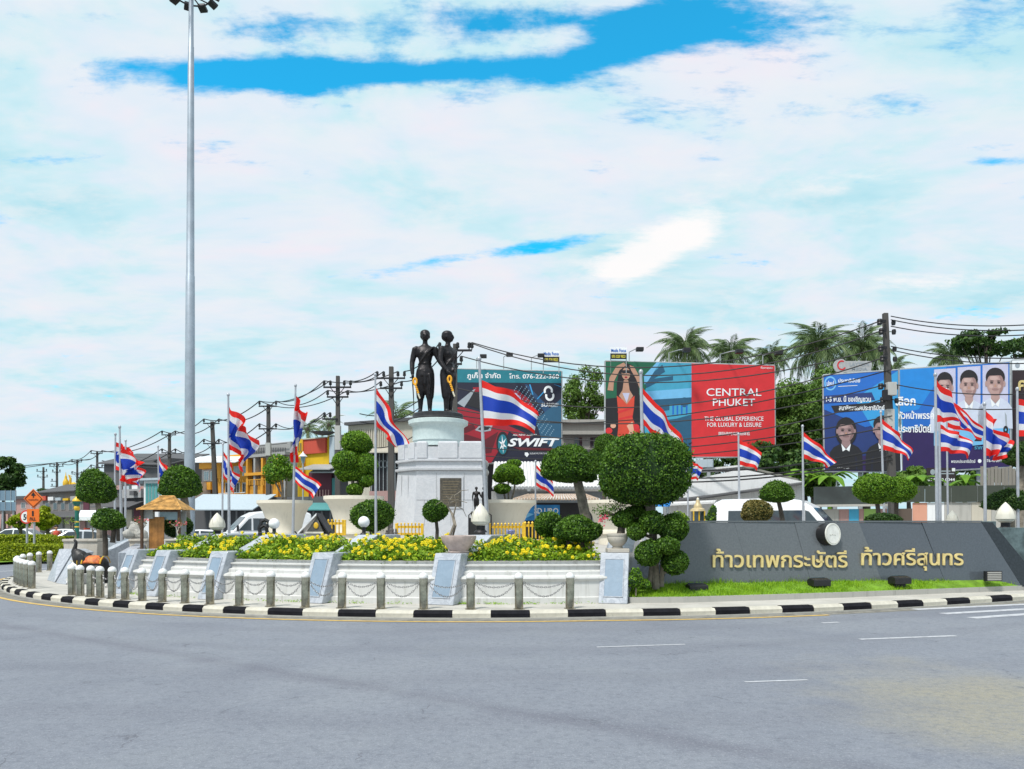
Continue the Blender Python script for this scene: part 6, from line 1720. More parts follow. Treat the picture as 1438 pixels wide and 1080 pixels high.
for cx_, cy_, r in ((855, 605, 5), (861, 598, 4), (893, 600, 5), (899, 606, 5), (857, 614, 5)): shape(b2, ellp(cx_, cy_, r, r * .9, 9), .031, PPEACH if r == 4 else PRED, 'printed_flower', ce)
text(b2, 'CENTRAL', 992, 1069, 556, 545.5, PWHITE, 'printed_lettering', ce, .02, .004)
text(b2, 'PHUKET', 1001, 1060, 570, 560, PWHITE, 'printed_lettering', ce, .02, .004)
text(b2, 'THE GLOBAL EXPERIENCE', 989, 1072, 591, 585, PWHITE, 'printed_lettering', ce, .02, .004); text(b2, 'FOR LUXURY & LEISURE', 993, 1069, 599.5, 593.5, PWHITE, 'printed_lettering', ce, .02, .004)
text(b2, '国际级时尚购物体验', 1009, 1053, 611, 606.5, PWHITE, 'printed_lettering', ce, .02, .01)
text(b2, 'floresta', 1068, 1085, 518, 514.8, PWHITE, 'printed_lettering', ce, .02)
for pts in ([(1077, 626), (1086, 626), (1086, 628), (1077, 628)], [(1084, 628), (1086, 628), (1086, 633), (1084, 633)], [(1078, 632), (1086, 632), (1086, 634), (1078, 634)], [(1078, 630), (1080, 630), (1080, 636), (1078, 636)]): shape(b2, pts, .02, PWHITE, 'printed_logo', ce)

# 3: blue two-panel billboard
def portrait(pl, cx, yt, h, hair, skin, shirt, parent, off=.03, wide=1.0, long=False, collar=None):
    w = h * .30 * wide
    shape(pl, [(cx - w * 1.75, yt + h), (cx - w * 1.7, yt + h * .66), (cx - w * 1.3, yt + h * .56), (cx - w * .5, yt + h * .48), (cx + w * .5, yt + h * .48), (cx + w * 1.3, yt + h * .56), (cx + w * 1.7, yt + h * .66), (cx + w * 1.75, yt + h)], off, shirt, 'printed_shirt', parent)
    shape(pl, [(cx - w * .42, yt + h * .36), (cx + w * .42, yt + h * .36), (cx + w * .45, yt + h * .50), (cx, yt + h * .58), (cx - w * .45, yt + h * .50)], off + .0105, skin, 'printed_neck', parent)
    if collar: shape(pl, [(cx - w * .5, yt + h * .49), (cx, yt + h * .60), (cx + w * .5, yt + h * .49), (cx + w * .35, yt + h * .64), (cx, yt + h * .60), (cx - w * .35, yt + h * .64)], off + .012, collar, 'printed_collar', parent)
    if long: shape(pl, ellp(cx, yt + h * .25, w * 1.12, h * .28), off + .009, hair, 'printed_hair', parent)
    shape(pl, ellp(cx, yt + h * .14, w * .98, h * .16), off + .012, hair, 'printed_hair', parent)
    shape(pl, ellp(cx, yt + h * .25, w * .86, h * .20), off + .016, skin, 'printed_face', parent)
    shape(pl, [(cx - w * .9, yt + h * .17), (cx - w * .5, yt + h * .03), (cx + w * .5, yt + h * .03), (cx + w * .9, yt + h * .17), (cx + w * .55, yt + h * .11), (cx - w * .55, yt + h * .115)], off + .020, hair, 'printed_fringe', parent)
    for sg in (-1, 1):
        shape(pl, ellp(cx + sg * w * .36, yt + h * .235, w * .17, h * .013, 8), off + .022, hair, 'printed_eye', parent)
        shape(pl, ellp(cx + sg * w * .36, yt + h * .205, w * .22, h * .009, 8), off + .022, hair, 'printed_brow', parent)
        shape(pl, ellp(cx + sg * w * .92, yt + h * .25, w * .12, h * .05, 8), off + .014, skin, 'printed_ear', parent)
    sh_ = dark('skin_shade', (0.20, 0.115, 0.115)) if skin is SKIN2 else dark('skin_shade_pale', (0.30, 0.18, 0.17)); hi_ = dark('skin_light', (0.40, 0.26, 0.25)) if skin is SKIN2 else dark('skin_light_pale', (0.52, 0.36, 0.33))
    shape(pl, [(cx + w * .25, yt + h * .08), (cx + w * .7, yt + h * .12), (cx + w * .84, yt + h * .25), (cx + w * .70, yt + h * .36), (cx + w * .35, yt + h * .435), (cx + w * .50, yt + h * .30), (cx + w * .55, yt + h * .20)], off + .0175, sh_, 'printed_shade', parent)
    shape(pl, ellp(cx - w * .15, yt + h * .155, w * .42, h * .035, 12), off + .0178, hi_, 'printed_highlight', parent)
    for sg in (-1, 1): shape(pl, ellp(cx + sg * w * .42, yt + h * .295, w * .20, h * .030, 10), off + .018, hi_, 'printed_cheek', parent)
    shape(pl, ellp(cx, yt + h * .345, w * .36, h * .022, 10), off + .020, sh_, 'printed_mouth', parent)
    shape(pl, ellp(cx, yt + h * .425, w * .46, h * .022, 10), off + .0112, sh_, 'printed_shade', parent)
    for sg in (-1, 1): shape(pl, [(cx + sg * w * 1.05, yt + h), (cx + sg * w * .95, yt + h * .72), (cx + sg * w * 1.15, yt + h * .78), (cx + sg * w * 1.2, yt + h)], off + .003, PGREY if shirt is not PBLACK else NAVY, 'printed_fold', parent)
    shape(pl, [(cx - w * .12, yt + h * .30), (cx, yt + h * .25), (cx + w * .12, yt + h * .30)], off + .022, SKIN2 if skin is SKIN else SKIN, 'printed_nose', parent)
b3 = Plane(1156, 50.0, 1262, 48.6)
bl = board(b3, [(1156, 527), (1262, 519.5), (1262, 662), (1158, 662)], 'billboard', 'blue billboard with round emblem and two dark suited portraits, left of the right utility pole', PNAVY2, (), (.15, .5, .85))
shape(b3, [(1157, 528), (1261, 520.5), (1261, 590), (1215, 600), (1157, 575)], .008, PBLUE, 'printed_field', bl); shape(b3, [(1200, 560), (1261, 520.5), (1261, 640), (1225, 600)], .012, PCYAN, 'printed_glow', bl)
shape(b3, [(1159, 640), (1261, 640), (1261, 661.5), (1159, 661.5)], .012, PPURP, 'printed_field', bl)
shape(b3, ellp(1166, 538.5, 8.5, 10), .016, PSKY, 'printed_emblem', bl); shape(b3, ellp(1166, 538.5, 6.6, 7.8), .020, PBLUE, 'printed_emblem', bl); text(b3, 'ปชป', 1161, 1171, 542, 535, PWHITE, 'printed_emblem', bl, .026, .02)
text(b3, 'ประชาธิปัตย์', 1177, 1208, 537, 531.5, PWHITE, 'printed_lettering', bl, .02, .02); shape(b3, [(1177, 542.5), (1204, 541), (1204, 541.7), (1177, 543.2)], .018, PWHITE, 'printed_rule', bl)
shape(b3, [(1157, 556), (1224, 551), (1229, 562), (1157, 567)], .018, PNAVY2, 'printed_ribbon', bl); shape(b3, [(1167, 570), (1246, 564), (1246, 574), (1172, 580)], .018, PBLACK, 'printed_ribbon', bl)
text(b3, '1-5 พ.ย. นี้ ขอเชิญชวน', 1160, 1223, 564, 556, PWHITE, 'printed_lettering', bl, .024, .02); text(b3, 'สมาชิกพรรคประชาธิปัตย์', 1178, 1242, 576, 569, PWHITE, 'printed_lettering', bl, .024, .02)
portrait(b3, 1188, 588, 72, PHAIR, SKIN2, PBLACK, bl, .03, .62, True, PWHITE); portrait(b3, 1240, 585, 76, PHAIR, SKIN2, PBLACK, bl, .06, .62, False, PWHITE)
text(b3, 'ปาริชาติ', 1176, 1192, 658.5, 656, PWHITE, 'printed_lettering', bl, .09)
b4 = Plane(1262, 48.5, 1420, 44.0)
br_ = board(b4, [(1263, 519), (1418, 508.5), (1418.5, 656), (1268, 664)], 'billboard', 'blue billboard with large white slogan and three smiling men in white shirts', PCYAN, (), (.1, .4, .7, .95))
shape(b4, [(1264, 519.5), (1417, 509), (1417.5, 590), (1268, 600)], .006, PBLUE, 'printed_field', br_)
shape(b4, [(1264, 519.5), (1330, 515), (1290, 575), (1264, 580)], .008, dark('midblue', (0.012, 0.22, 0.62)), 'printed_glow', br_)
shape(b4, [(1267, 606), (1300, 598), (1350, 612), (1417.5, 622), (1418, 655), (1268, 663)], .010, PPURP, 'printed_field', br_)
for k, (x0, x1, yt) in enumerate(((1312, 1342, 521), (1345, 1377, 518), (1380, 1416, 515))):
    shape(b4, [(x0, yt - 2), (x1, yt - 4), (x1, 606), (x0, 606)], .014, PLIL, 'printed_portrait_card', br_)
    portrait(b4, (x0 + x1) / 2, yt + 3, 84, PHAIR, dark('skin_pale', (0.42, 0.27, 0.25)), dark('shirt', (0.55, 0.60, 0.72)), br_, .022, (.47, .51, .55)[k], False, PWHITE)
shape(b4, [(1312, 606), (1417, 601), (1417, 620), (1350, 628), (1312, 626)], .050, PSKY, 'printed_card', br_)
text(b4, 'เลือก', 1258, 1286, 569, 557, PWHITE, 'printed_lettering', br_, .03, .03); text(b4, 'หัวหน้าพรรค', 1262, 1312, 588, 577, PWHITE, 'printed_lettering', br_, .03, .025); text(b4, 'ประชาธิปัตย์', 1262, 1308, 607, 596, PWHITE, 'printed_lettering', br_, .03, .025)
text(b4, '2', 1369, 1379, 619, 605, PBLACK, 'printed_number', br_, .06, .03); text(b4, '8', 1409, 1416.5, 616, 598, PBLACK, 'printed_number', br_, .06, .03)
text(b4, 'ราคา', 1369, 1382, 631, 627, PSEA, 'printed_lettering', br_, .06, .02)
text(b4, 'พรรคประชาธิปัตย์', 1336, 1370, 650, 645.5, PWHITE, 'printed_lettering', br_, .03, .01); text(b4, '076-470997', 1383, 1410, 649, 645, PWHITE, 'printed_lettering', br_, .03, .01); shape(b4, ellp(1376, 647.5, 2.6, 2.8, 12), .03, PWHITE, 'printed_phone', br_)
b5 = Plane(1421, 45.0, 1500, 43.0)
bb = board(b5, [(1421, 506), (1500, 503), (1500, 640), (1421, 644)], 'billboard', 'dark brown billboard with gold letter cut by the right edge', dark('brownboard', (0.030, 0.018, 0.022)), (), (.2, .8))
shape(b5, [(1421.5, 506.5), (1499, 504), (1499, 519), (1421.5, 520)], .01, PWHITE, 'printed_band', bb); shape(b5, ellp(1429, 513, 3.4, 4, 12), .02, PGREY, 'printed_phone', bb)
text(b5, 'คอน', 1430, 1470, 548, 534, GOLD, 'printed_lettering', bb, .03, .03)
# pale oval-ended board above the blue billboard
b6 = Plane(1165, 51.5, 1240, 51.5)
rb_ = thing('rounded_board', 'pale round-ended signboard peeping above the blue billboard', 'sign', b6.at(1197, 530))
flip_fix(MB().prism([b6.at(x, y) for x, y in ellp(1181, 514, 10.5, 10, 14, 60, 300)] + [b6.at(x, y) for x, y in [(1188, 507), (1223, 507), (1225, 512), (1223, 521), (1190, 523)]], -b6.n3() * .1).build('panel', mat('pale_board', (0.42, 0.42, 0.42), 0.6), rb_))
shape(b6, ellp(1182, 513, 6.5, 7, 16, 30, 320) + ellp(1182, 513, 4.6, 5, 16, 30, 320)[::-1], .01, PRED, 'printed_logo', rb_); text(b6, 'LAYTON', 1193, 1220, 514, 509, PGREY, 'printed_lettering', rb_, .01, .02); text(b6, 'MEDIA', 1196, 1218, 520, 516, PGREY, 'printed_lettering', rb_, .01, .02)
for px in (1190, 1215): MB().tube([b6.at(px, 523, -.05), b6.at(px, 560, -.05)], .05, 6).build('stalk', GALV, rb_, True)
# phone board under the blue billboard
b7 = Plane(1295, 43, 1345, 43)
pb = thing('phone_board', 'dark brown board with white phone number below the blue billboard', 'sign', b7.at(1320, 677))
panel(b7, 1301, 657, 1341, 677, .05, dark('brownboard', (0.03, 0.018, 0.022)), 'panel', pb)
shape(b7, ellp(1309, 663, 3.4, 4, 12), .055, PGREY, 'printed_phone', pb); text(b7, '094 480 0044', 1302, 1340, 675.5, 671.5, PWHITE, 'printed_lettering', pb, .055, .02)
shape(b7, [(1320, 661), (1334, 661), (1334, 662.4), (1320, 662.4)], .055, PGREY, 'printed_rule', pb); shape(b7, [(1320, 664.5), (1339, 664.5), (1339, 666), (1320, 666)], .055, PGREY, 'printed_rule', pb); shape(b7, [(1336, 657.5), (1340.5, 657.5), (1340.5, 662), (1336, 662)], .055, PWHITE, 'printed_label', pb)
for px in (1306, 1336): MB().tube([b7.at(px, 677, -.05), Vector((b7.at(px, 677).x, b7.at(px, 677, -.05).y, 0))], .05, 6).build('stalk', GALV, pb, True)
# ------------------------------------------------------------------ buildings beyond the road
def wallmat(n, c, var=.1): return weathered('wall_' + n, c, tuple(x * .5 for x in c), .4, .8) if 'wall_' + n not in MATS else MATS['wall_' + n]
GREYW = wallmat('grey', (0.34, 0.34, 0.34)); BEIGE = wallmat('beige', (0.50, 0.46, 0.38)); ORAN = wallmat('orange', (0.72, 0.34, 0.035)); YELW = wallmat('yellow', (0.66, 0.42, 0.01)); REDW = wallmat('red', (0.52, 0.075, 0.045)); WHT = wallmat('white', (0.72, 0.73, 0.74))
BLUEG = wallmat('bluegrey', (0.40, 0.47, 0.52)); TEALW = wallmat('teal', (0.08, 0.28, 0.28)); MAROON = wallmat('maroon', (0.11, 0.03, 0.05)); DKG = wallmat('darkgrey', (0.10, 0.10, 0.105)); PINKW = wallmat('pink', (0.42, 0.26, 0.24)); ROOFD = wallmat('roof_dark', (0.085, 0.085, 0.09)); ROOFG = wallmat('roof_grey', (0.33, 0.35, 0.36)); ROOFW = wallmat('roof_white', (0.66, 0.66, 0.66))

def building(name, label, pl, x0, x1, ytop, m, depth=9.0, cat='building', ztop=None):
    a, b = pl.at(x0, ytop), pl.at(x1, ytop)
    zt_ = a.z if ztop is None else ztop
    base = (a + b) / 2; base.z = 0
    t = thing(name, label, cat, base)
    flip_fix(MB().prism([Vector((a.x, a.y, 0)), Vector((b.x, b.y, 0)), Vector((b.x, b.y, zt_)), Vector((a.x, a.y, zt_))], -pl.n3() * depth).build('wall', m, t))
    return t
def window(pl, x0, y0, x1, y1, t, frame=WHT, glass=GLASS, bars=1):
    f = panel(pl, x0, y0, x1, y1, .06, frame, 'window', t)
    n = bars + 1; w = (x1 - x0 - .6 * (n + 1)) / n
    for k in range(n):
        xa = x0 + .6 + k * (w + .6)
        panel(pl, xa, y0 + .6, xa + w, y1 - .6, .012, glass, 'pane', f, off=.062)
def railing(pl, x0, x1, y0, y1, t, m, step=3.0, off=.5):
    r = panel(pl, x0, y0, x1, y0 + 1.0, .06, m, 'railing', t, off=off)
    for x in np.arange(x0, x1, step): panel(pl, x, y0 + 1.0, x + .8, y1, .05, m, 'baluster', r, off=off)
def awning(pl, x0, x1, y0, y1, out, m, t, name='awning'):
    a, b = pl.at(x0, y0), pl.at(x1, y0); c, d_ = pl.at(x0, y1, out), pl.at(x1, y1, out)
    return flip_fix(MB().prism([a, b, d_, c], (0, 0, -.08)).build(name, m, t))

# orange shophouse row
p1 = Plane(284, 80, 420, 70)
t = building('orange_shophouse', 'orange shophouse with white upper storey and balconies behind the crumpled flag', p1, 284, 352, 643, ORAN)
awning(p1, 281, 352, 641, 650, 1.6, WHT, t, 'roof'); panel(p1, 286, 651, 306, 659, .5, ORAN, 'fascia', t)
panel(p1, 284, 660, 306, 677, .05, GREYW, 'bay', t); window(p1, 287, 662, 294, 675, t, WHT, GLASSB); window(p1, 296, 662, 304, 675, t, WHT, GLASSB)
panel(p1, 284, 679, 306, 689, .8, ORAN, 'balcony', t)
for k in range(3): window(p1, 317 + k * 12, 655, 325 + k * 12, 669, t, WHT, GLASSB); window(p1, 317 + k * 12, 678, 325 + k * 12, 692, t, WHT, GLASS)
railing(p1, 312, 351, 671, 677, t, ORAN, 3); railing(p1, 312, 351, 693, 699, t, WHT, 3)
panel(p1, 308, 643, 314, 712, .3, ORAN, 'pilaster', t); panel(p1, 286, 701, 350, 706, .25, ORAN, 'band', t)
t = building('grey_shophouse', 'grey concrete shophouse with colonnaded balconies next to the orange shophouse', p1, 352, 408, 626, GREYW)
railing(p1, 352, 407, 628, 640, t, DKG, 2.4, .3); panel(p1, 352, 640, 408, 644, .6, GREYW, 'slab', t); panel(p1, 352, 665, 408, 669, .7, ORAN, 'slab', t)
for k in range(5): window(p1, 354 + k * 10.6, 646, 361 + k * 10.6, 664, t, DKG, GLASS, 0)
for k in range(6):
    panel(p1, 352.5 + k * 10.6, 644, 355 + k * 10.6, 700, .55, GREYW if k % 2 else ORAN, 'column', t)
railing(p1, 355, 405, 674, 682, t, ORAN, 2.2); panel(p1, 355, 683, 402, 699, .3, ORAN, 'balcony', t)
for k in range(4): window(p1, 357 + k * 11, 685, 364 + k * 11, 697, t, ORAN, GLASS, 0)
p1b = Plane(414, 66, 500, 62)
t = building('yellow_red_shophouse', 'shophouse with a red upper panel and yellow wall left of the stacked crossarm pole', p1b, 418, 462, 617, YELW, 8)
panel(p1b, 429, 617.5, 459.5, 638, .2, REDW, 'red_panel', t); panel(p1b, 428, 616.5, 460.5, 618, .3, BEIGE, 'coping', t); panel(p1b, 428, 617.5, 429, 665, .3, ORAN, 'pilaster', t)
for k in range(3): window(p1b, 419 + k * 3.2, 622, 421.4 + k * 3.2, 634, t, YELW, GLASS, 0)
for k in range(4): window(p1b, 418.5 + k * 2.6, 643, 420.4 + k * 2.6, 655, t, YELW, GLASS, 0)
awning(p1b, 440, 484, 652, 660, 1.6, GREYW, t); panel(p1b, 436, 664, 468, 700, .2, MAROON, 'shopfront', t)
for k in range(7): panel(p1b, 440 + k * 4, 688, 441.5 + k * 4, 702, .05, PINKW, 'baluster', t, off=.22)
t = building('teal_shophouse', 'narrow dark shophouse with teal doors and satellite dish behind the cloud pruned tree', p1b, 463, 500, 612, DKG, 8)
panel(p1b, 463, 672, 474, 700, .15, TEALW, 'door', t); panel(p1b, 465, 614, 472, 650, .2, BLUEG, 'pipe_box', t); window(p1b, 476, 630, 484, 646, t); window(p1b, 488, 630, 496, 646, t); awning(p1b, 452, 500, 652, 664, 1.3, ROOFG, t)
MB().lathe([(.02, 0), (.5, .06), (.95, .24), (1.0, .27)], p1b.at(458, 612, .3), 16).build('satellite_dish', ROOFD, t, True)
# street lantern
sl = thing('street_lantern', 'grey street lantern with white pointed cap beside the stacked crossarm pole', 'lamp post', Vector((p1b.at(466, 650, 3).x, p1b.at(466, 650, 3).y, 0)))
q = p1b.at(466, 645, 3)
MB().tube([sl.location, q], .06, 8).build('post', GALV, sl, True); MB().lathe([(.34, 0), (.30, .06), (.06, .30), (.01, .42)], q, 12).build('cap', CARW, sl, True); MB().lathe([(.10, -.5), (.20, -.05), (.22, 0)], q, 12).build('lantern_glass', GLASSB, sl, True)
# beige warehouse with grille gate
p2 = Plane(486, 60, 620, 56)
t = building('beige_building', 'beige building with ribbed wall and dark ornamental grille beside the pedestal', p2, 489, 612, 596, BEIGE, 10)
for k in range(22): panel(p2, 491 + k * 3.1, 603, 492.5 + k * 3.1, 630, .07, BEIGE, 'rib', t)
panel(p2, 488, 594, 612, 598, .4, ROOFD, 'coping', t); awning(p2, 510, 612, 628, 636, 1.0, BEIGE, t)
panel(p2, 521, 637, 560, 708, .08, PBLACK, 'gateway', t)
for k in range(7):
    x = 523 + k * 5.5
    panel(p2, x, 637, x + .8, 708, .05, GALV, 'grille_bar', t, off=.1)
    MB().tube([p2.at(x + 3, 652 + 10 * math.sin(a * 1.0) * .5, .15) + p2.u3() * (.14 * math.cos(a)) for a in np.linspace(0, 6.3, 13)], .022, 5).build('scroll', GALV, t, True)
panel(p2, 521, 690, 560, 704, .1, PINKW, 'low_fence', t, off=.1)
# long blue-grey canopy and dark shop row at street level
p3 = Plane(262, 66, 500, 60)
t = building('canopy_shop', 'low dark shop row under a long blue grey awning behind the white van', p3, 262, 500, 700, DKG, 6)
awning(p3, 285, 388, 694, 716, 2.8, BLUEG, t); awning(p3, 424, 500, 706, 716, 2.4, TEALW, t); panel(p3, 268, 696, 293, 722, .3, BLUEG, 'side_wall', t, off=2.0)
for k in range(16): panel(p3, 296 + k * 12, 718, 298 + k * 12, 745, .1, GREYW, 'shutter_post', t)
for k, m_ in enumerate((REDW, PBLUE, WHT, REDW)): panel(p3, 414 + k * 4, 722, 417.5 + k * 4, 742, .05, m_, 'hanging_banner', t, off=1.5)
# far left rows
p4_ = Plane(60, 105, 262, 84)
t = building('dark_roof_house', 'dark grey house with pitched roof behind the far left flag trio', p4_, 146, 240, 652, DKG, 12)
a, b = p4_.at(142, 652, .6), p4_.at(243, 654, .6); q = -p4_.n3()
flip_fix(MB().prism([a, b, b + q * 5 + Vector((0, 0, 1.5)), a + q * 5 + Vector((0, 0, 1.5))], (0, 0, .12)).build('roof', ROOFD, t))
for k in range(4): window(p4_, 176 + k * 7, 668 + (k % 2), 181 + k * 7, 680, t, DKG, GLASS, 0)
panel(p4_, 176, 688, 205, 700, .6, GREYW, 'sign_fascia', t); awning(p4_, 150, 206, 702, 712, 2.0, ROOFD, t); panel(p4_, 195, 690, 201, 696, .4, DKG, 'air_conditioner', t, off=.7)
for k in range(7): panel(p4_, 150 + k * 13, 714 + k % 3, 160 + k * 13, 741, .1, (GREYW, DKG, BEIGE, MAROON)[k % 4], 'shutter', t); panel(p4_, 152 + k * 12, 683 - k % 2, 160 + k * 12, 688, .25, (WHT, PINKW, BLUEG)[k % 3], 'shop_sign', t)
t = building('teal_glass_building', 'narrow white framed building with teal glass strips beside the small hanging flag', Plane(200, 74, 228, 73), 202, 228, 674, WHT, 6)
pg = Plane(200, 74, 228, 73)
for k in range(5): panel(pg, 205 + k * 4.4, 679, 208.4 + k * 4.4, 710, .05, TEALW, 'glass_strip', t)
panel(pg, 201, 672, 229, 675, .4, BLUEG, 'roof_edge', t)
t = building('old_shop_row', 'grey brown shop row left of the far left topiary', p4_, 56, 150, 692, wallmat('greybrown', (0.20, 0.185, 0.175)), 10)
panel(p4_, 118, 704, 126, 720, .1, MAROON, 'maroon_shutter', t); panel(p4_, 146, 706, 152, 724, .1, WHT, 'door', t)
for k in range(5): window(p4_, 64 + k * 11, 706, 70 + k * 11, 716, t, GREYW, GLASS, 0)
awning(p4_, 56, 150, 718, 726, 2.0, ROOFD, t)
a, b = p4_.at(54, 693, .5), p4_.at(110, 690, .5)
flip_fix(MB().prism([a, b, b + q * 4 + Vector((0, 0, 1.2)), a + q * 4 + Vector((0, 0, 1.2))], (0, 0, .12)).build('roof', ROOFD, t))
for k in range(9):
    x = 60 + k * 10.5; panel(p4_, x, 697 + (k * 5) % 4, x + 7.5, 703 + (k * 3) % 3, .3, (REDW, WHT, BLUEG, YELW, GREYW, PINKW)[k % 6], 'shop_sign', t)
    panel(p4_, x + 1, 727, x + 8, 745, .1, (DKG, PINKW, GREYW, BEIGE)[k % 4], 'shutter', t)
p5_ = Plane(-60, 120, 62, 112)
t = building('pink_house', 'low pinkish house behind the orange road signs', p5_, 20, 62, 700, PINKW, 10)
panel(p5_, 20, 697, 62, 701, .5, ROOFD, 'roof_edge', t); window(p5_, 30, 706, 36, 714, t); window(p5_, 44, 706, 50, 714, t)
t = building('dim_shop', 'dim old shop under the blue grey board at the left edge', p5_, -40, 20, 712, wallmat('dimbrown', (0.10, 0.08, 0.07)), 8)
for k in range(4): panel(p5_, -8 + k * 8, 722, -4 + k * 8, 742, .1, PINKW, 'shutter', t)
hd = thing('blue_board', 'blue grey slatted hoarding at the left edge below the tree', 'hoarding', P(6, 717, 90))
ph = Plane(-20, 90, 24, 90)
for y0, y1 in ((689, 703), (705, 717)): panel(ph, -20, y0, 23, y1, .1, wallmat('hoarding', (0.16, 0.25, 0.32)), 'board', hd)
for x in (0, 8, 16, 22.5): panel(ph, x, 688, x + .6, 718, .04, GALV, 'strut', hd, off=.11)
MB().tube([ph.at(3, 717, -.1), Vector((ph.at(3, 717).x, 90.1, 0))], .1, 6).build('post', GALV, hd, True); MB().tube([ph.at(18, 717, -.1), Vector((ph.at(18, 717).x, 90.1, 0))], .1, 6).build('post', GALV, hd, True)
# golden stupa on a white base
dg = 118
gs = thing('golden_stupa', 'golden temple finials on a white base on the far left skyline', 'shrine', Vector((xat(96, dg), dg, 0)))
s = dg / F
flip_fix(MB().prism([Vector((xat(86, dg), dg, 0)), Vector((xat(106, dg), dg, 0)), Vector((xat(106, dg), dg, zat(682, dg))), Vector((xat(88, dg), dg, zat(682, dg)))], (0, 3, 0)).build('base', WHT, gs))
MB().lathe([(3.6 * s, 0), (4 * s, 2 * s), (3.8 * s, 5 * s), (2.6 * s, 8 * s), (1.6 * s, 10 * s), (1.8 * s, 12 * s), (.8 * s, 14 * s), (.02, 19 * s)], Vector((xat(93.5, dg), dg - .2, zat(682, dg))), 14).build('dome', GOLDP, gs, True)
MB().tube([P(98, 682, dg), P(99, 672, dg), P(96.5, 667, dg), P(101, 669, dg)], [2.4 * s, 1.6 * s, 1.2 * s, .5 * s], 8).build('finial', GOLDP, gs, True)
MB().ell(P(103, 680, dg), 4 * s, 2 * s, 3 * s, 10, 8).build('finial', GOLDP, gs, True)

# behind the pedestal, right: old concrete building, corrugated roofs, blue shop
p6 = Plane(640, 62, 860, 62)
t = building('concrete_building', 'old stained concrete building between the two big billboards', p6, 640, 866, 592, CONC, 12)
panel(p6, 786, 590, 866, 594, .4, CONC, 'coping', t); panel(p6, 788, 606, 852, 611, .5, CONC, 'ledge', t)
window(p6, 806, 614, 818, 628, t, CONC, GLASS); window(p6, 828, 614, 840, 628, t, CONC, GLASS); panel(p6, 786, 632, 866, 636, .6, ROOFD, 'ledge', t)
panel(p6, 640, 652, 700, 706, .1, PBLACK, 'dark_opening', t)
p7 = Plane(672, 50, 870, 50)
t = building('tin_roof_shop', 'low shop with pale corrugated roof behind the cloud pruned tree right of the pedestal', p7, 690, 850, 690, GREYW, 8)
a, b = p7.at(694, 688, 1.2), p7.at(866, 676, 1.2)
for k in range(34):                                        # corrugations
    x = 694 + k * 5
    u0_ = p7.at(x, 686, .9); u1_ = p7.at(x, 686, .9) + Vector((0, 5.5, 2.0))
    MB().tube([u0_, u1_], .12, 6).build('corrugation', ROOFW, t, True)
t2 = thing('blue_car_shop', 'shop front with brown tiled awning and bright blue car banner behind the mushroom topiary', 'shop', p7.at(780, 740))
t2.location.z = 0
pf = Plane(672, 44, 870, 44)
flip_fix(MB().prism([Vector((pf.at(733, 700).x, 44, 0)), Vector((pf.at(832, 700).x, 44, 0)), pf.at(832, 706), pf.at(733, 706)], (0, 5, 0)).build('wall', PBLACK, t2))
aw = flip_fix(MB().prism([pf.at(720, 703, 1.6), pf.at(838, 703, 1.6), pf.at(826, 694, -1.2), pf.at(742, 694, -1.2)], (0, 0, .06)).build('awning', ROOFW, t2))
for k in range(30): MB().tube([pf.at(722 + k * 3.9, 702.4, 1.62), pf.at(743 + k * 2.82, 693.6, -1.2)], .07, 5).build('tile_row', mat('awning_tile', (0.45, 0.33, 0.24), .8, 0, .3), aw, True)
panel(pf, 736, 709, 786, 731, .06, mat('print_shopblue', (0.012, 0.20, 0.52), .5, 0, .3, 1.5), 'banner', t2)
text(pf, 'SD URO', 750, 784, 721, 713.5, PWHITE, 'printed_lettering', t2, .07, .02); shape(pf, [(738, 714), (748, 712), (740, 720), (750, 722), (738, 728)], .07, PSKY, 'printed_car', t2)
# white warehouse with gables, right
p8 = Plane(930, 44, 1135, 41)
t = building('white_warehouse', 'low white building with broad pale roofs behind the left half of the granite wall', p8, 938, 1128, 706, WHT, 10)
def roofq(pts, m, nm, parent=None):
    return flip_fix(MB().prism([p8.at(x, y, o_) for x, y, o_ in pts], (0, 0, .10)).build(nm, m, parent or t))
roofq([(944, 664, -.2), (1042, 655, -.2), (1042, 651, -6), (944, 655, -6)], ROOFW, 'roof')
roofq([(1040, 655, -.2), (1120, 675, -.2), (1120, 668, -6), (1040, 651, -6)], wallmat('roof_olive', (0.22, 0.22, 0.19)), 'roof')
shape(p8, [(960, 676), (1042, 659), (1126, 676), (1126, 708), (960, 708)], .0, WHT, 'gable', t, .08)
roofq([(930, 708, .9), (1000, 700, .9), (1130, 682, .9), (1130, 678, -.2), (1000, 696, -.2), (930, 704, -.2)], ROOFD, 'eaves')
roofq([(930, 712, 1.6), (1010, 708, 1.6), (1010, 704, .6), (930, 707, .6)], ROOFW, 'lower_roof')
panel(p8, 944, 643, 962, 656, .3, DKG, 'roof_sign', t); panel(p8, 978, 646, 1002, 657, .3, BLUEG, 'roof_box', t)
aw2 = thing('blue_awning', 'small bright blue striped awning right of the big dome topiary', 'awning', p8.at(940, 712, 2.5))
for k in range(7): flip_fix(MB().prism([p8.at(928 + k * 4, 705, 2.4), p8.at(931.8 + k * 4, 705, 2.4), p8.at(931.8 + k * 4, 713, 3.0), p8.at(928 + k * 4, 713, 3.0)], (0, 0, .04)).build('stripe', dark('awnblue', (0.02, 0.22, 0.62)), aw2))
MB().tube([p8.at(952, 706, 2.6), Vector((p8.at(952, 706, 2.6).x, p8.at(952, 706, 2.6).y, 0))], .05, 6).build('post', GALV, aw2, True)
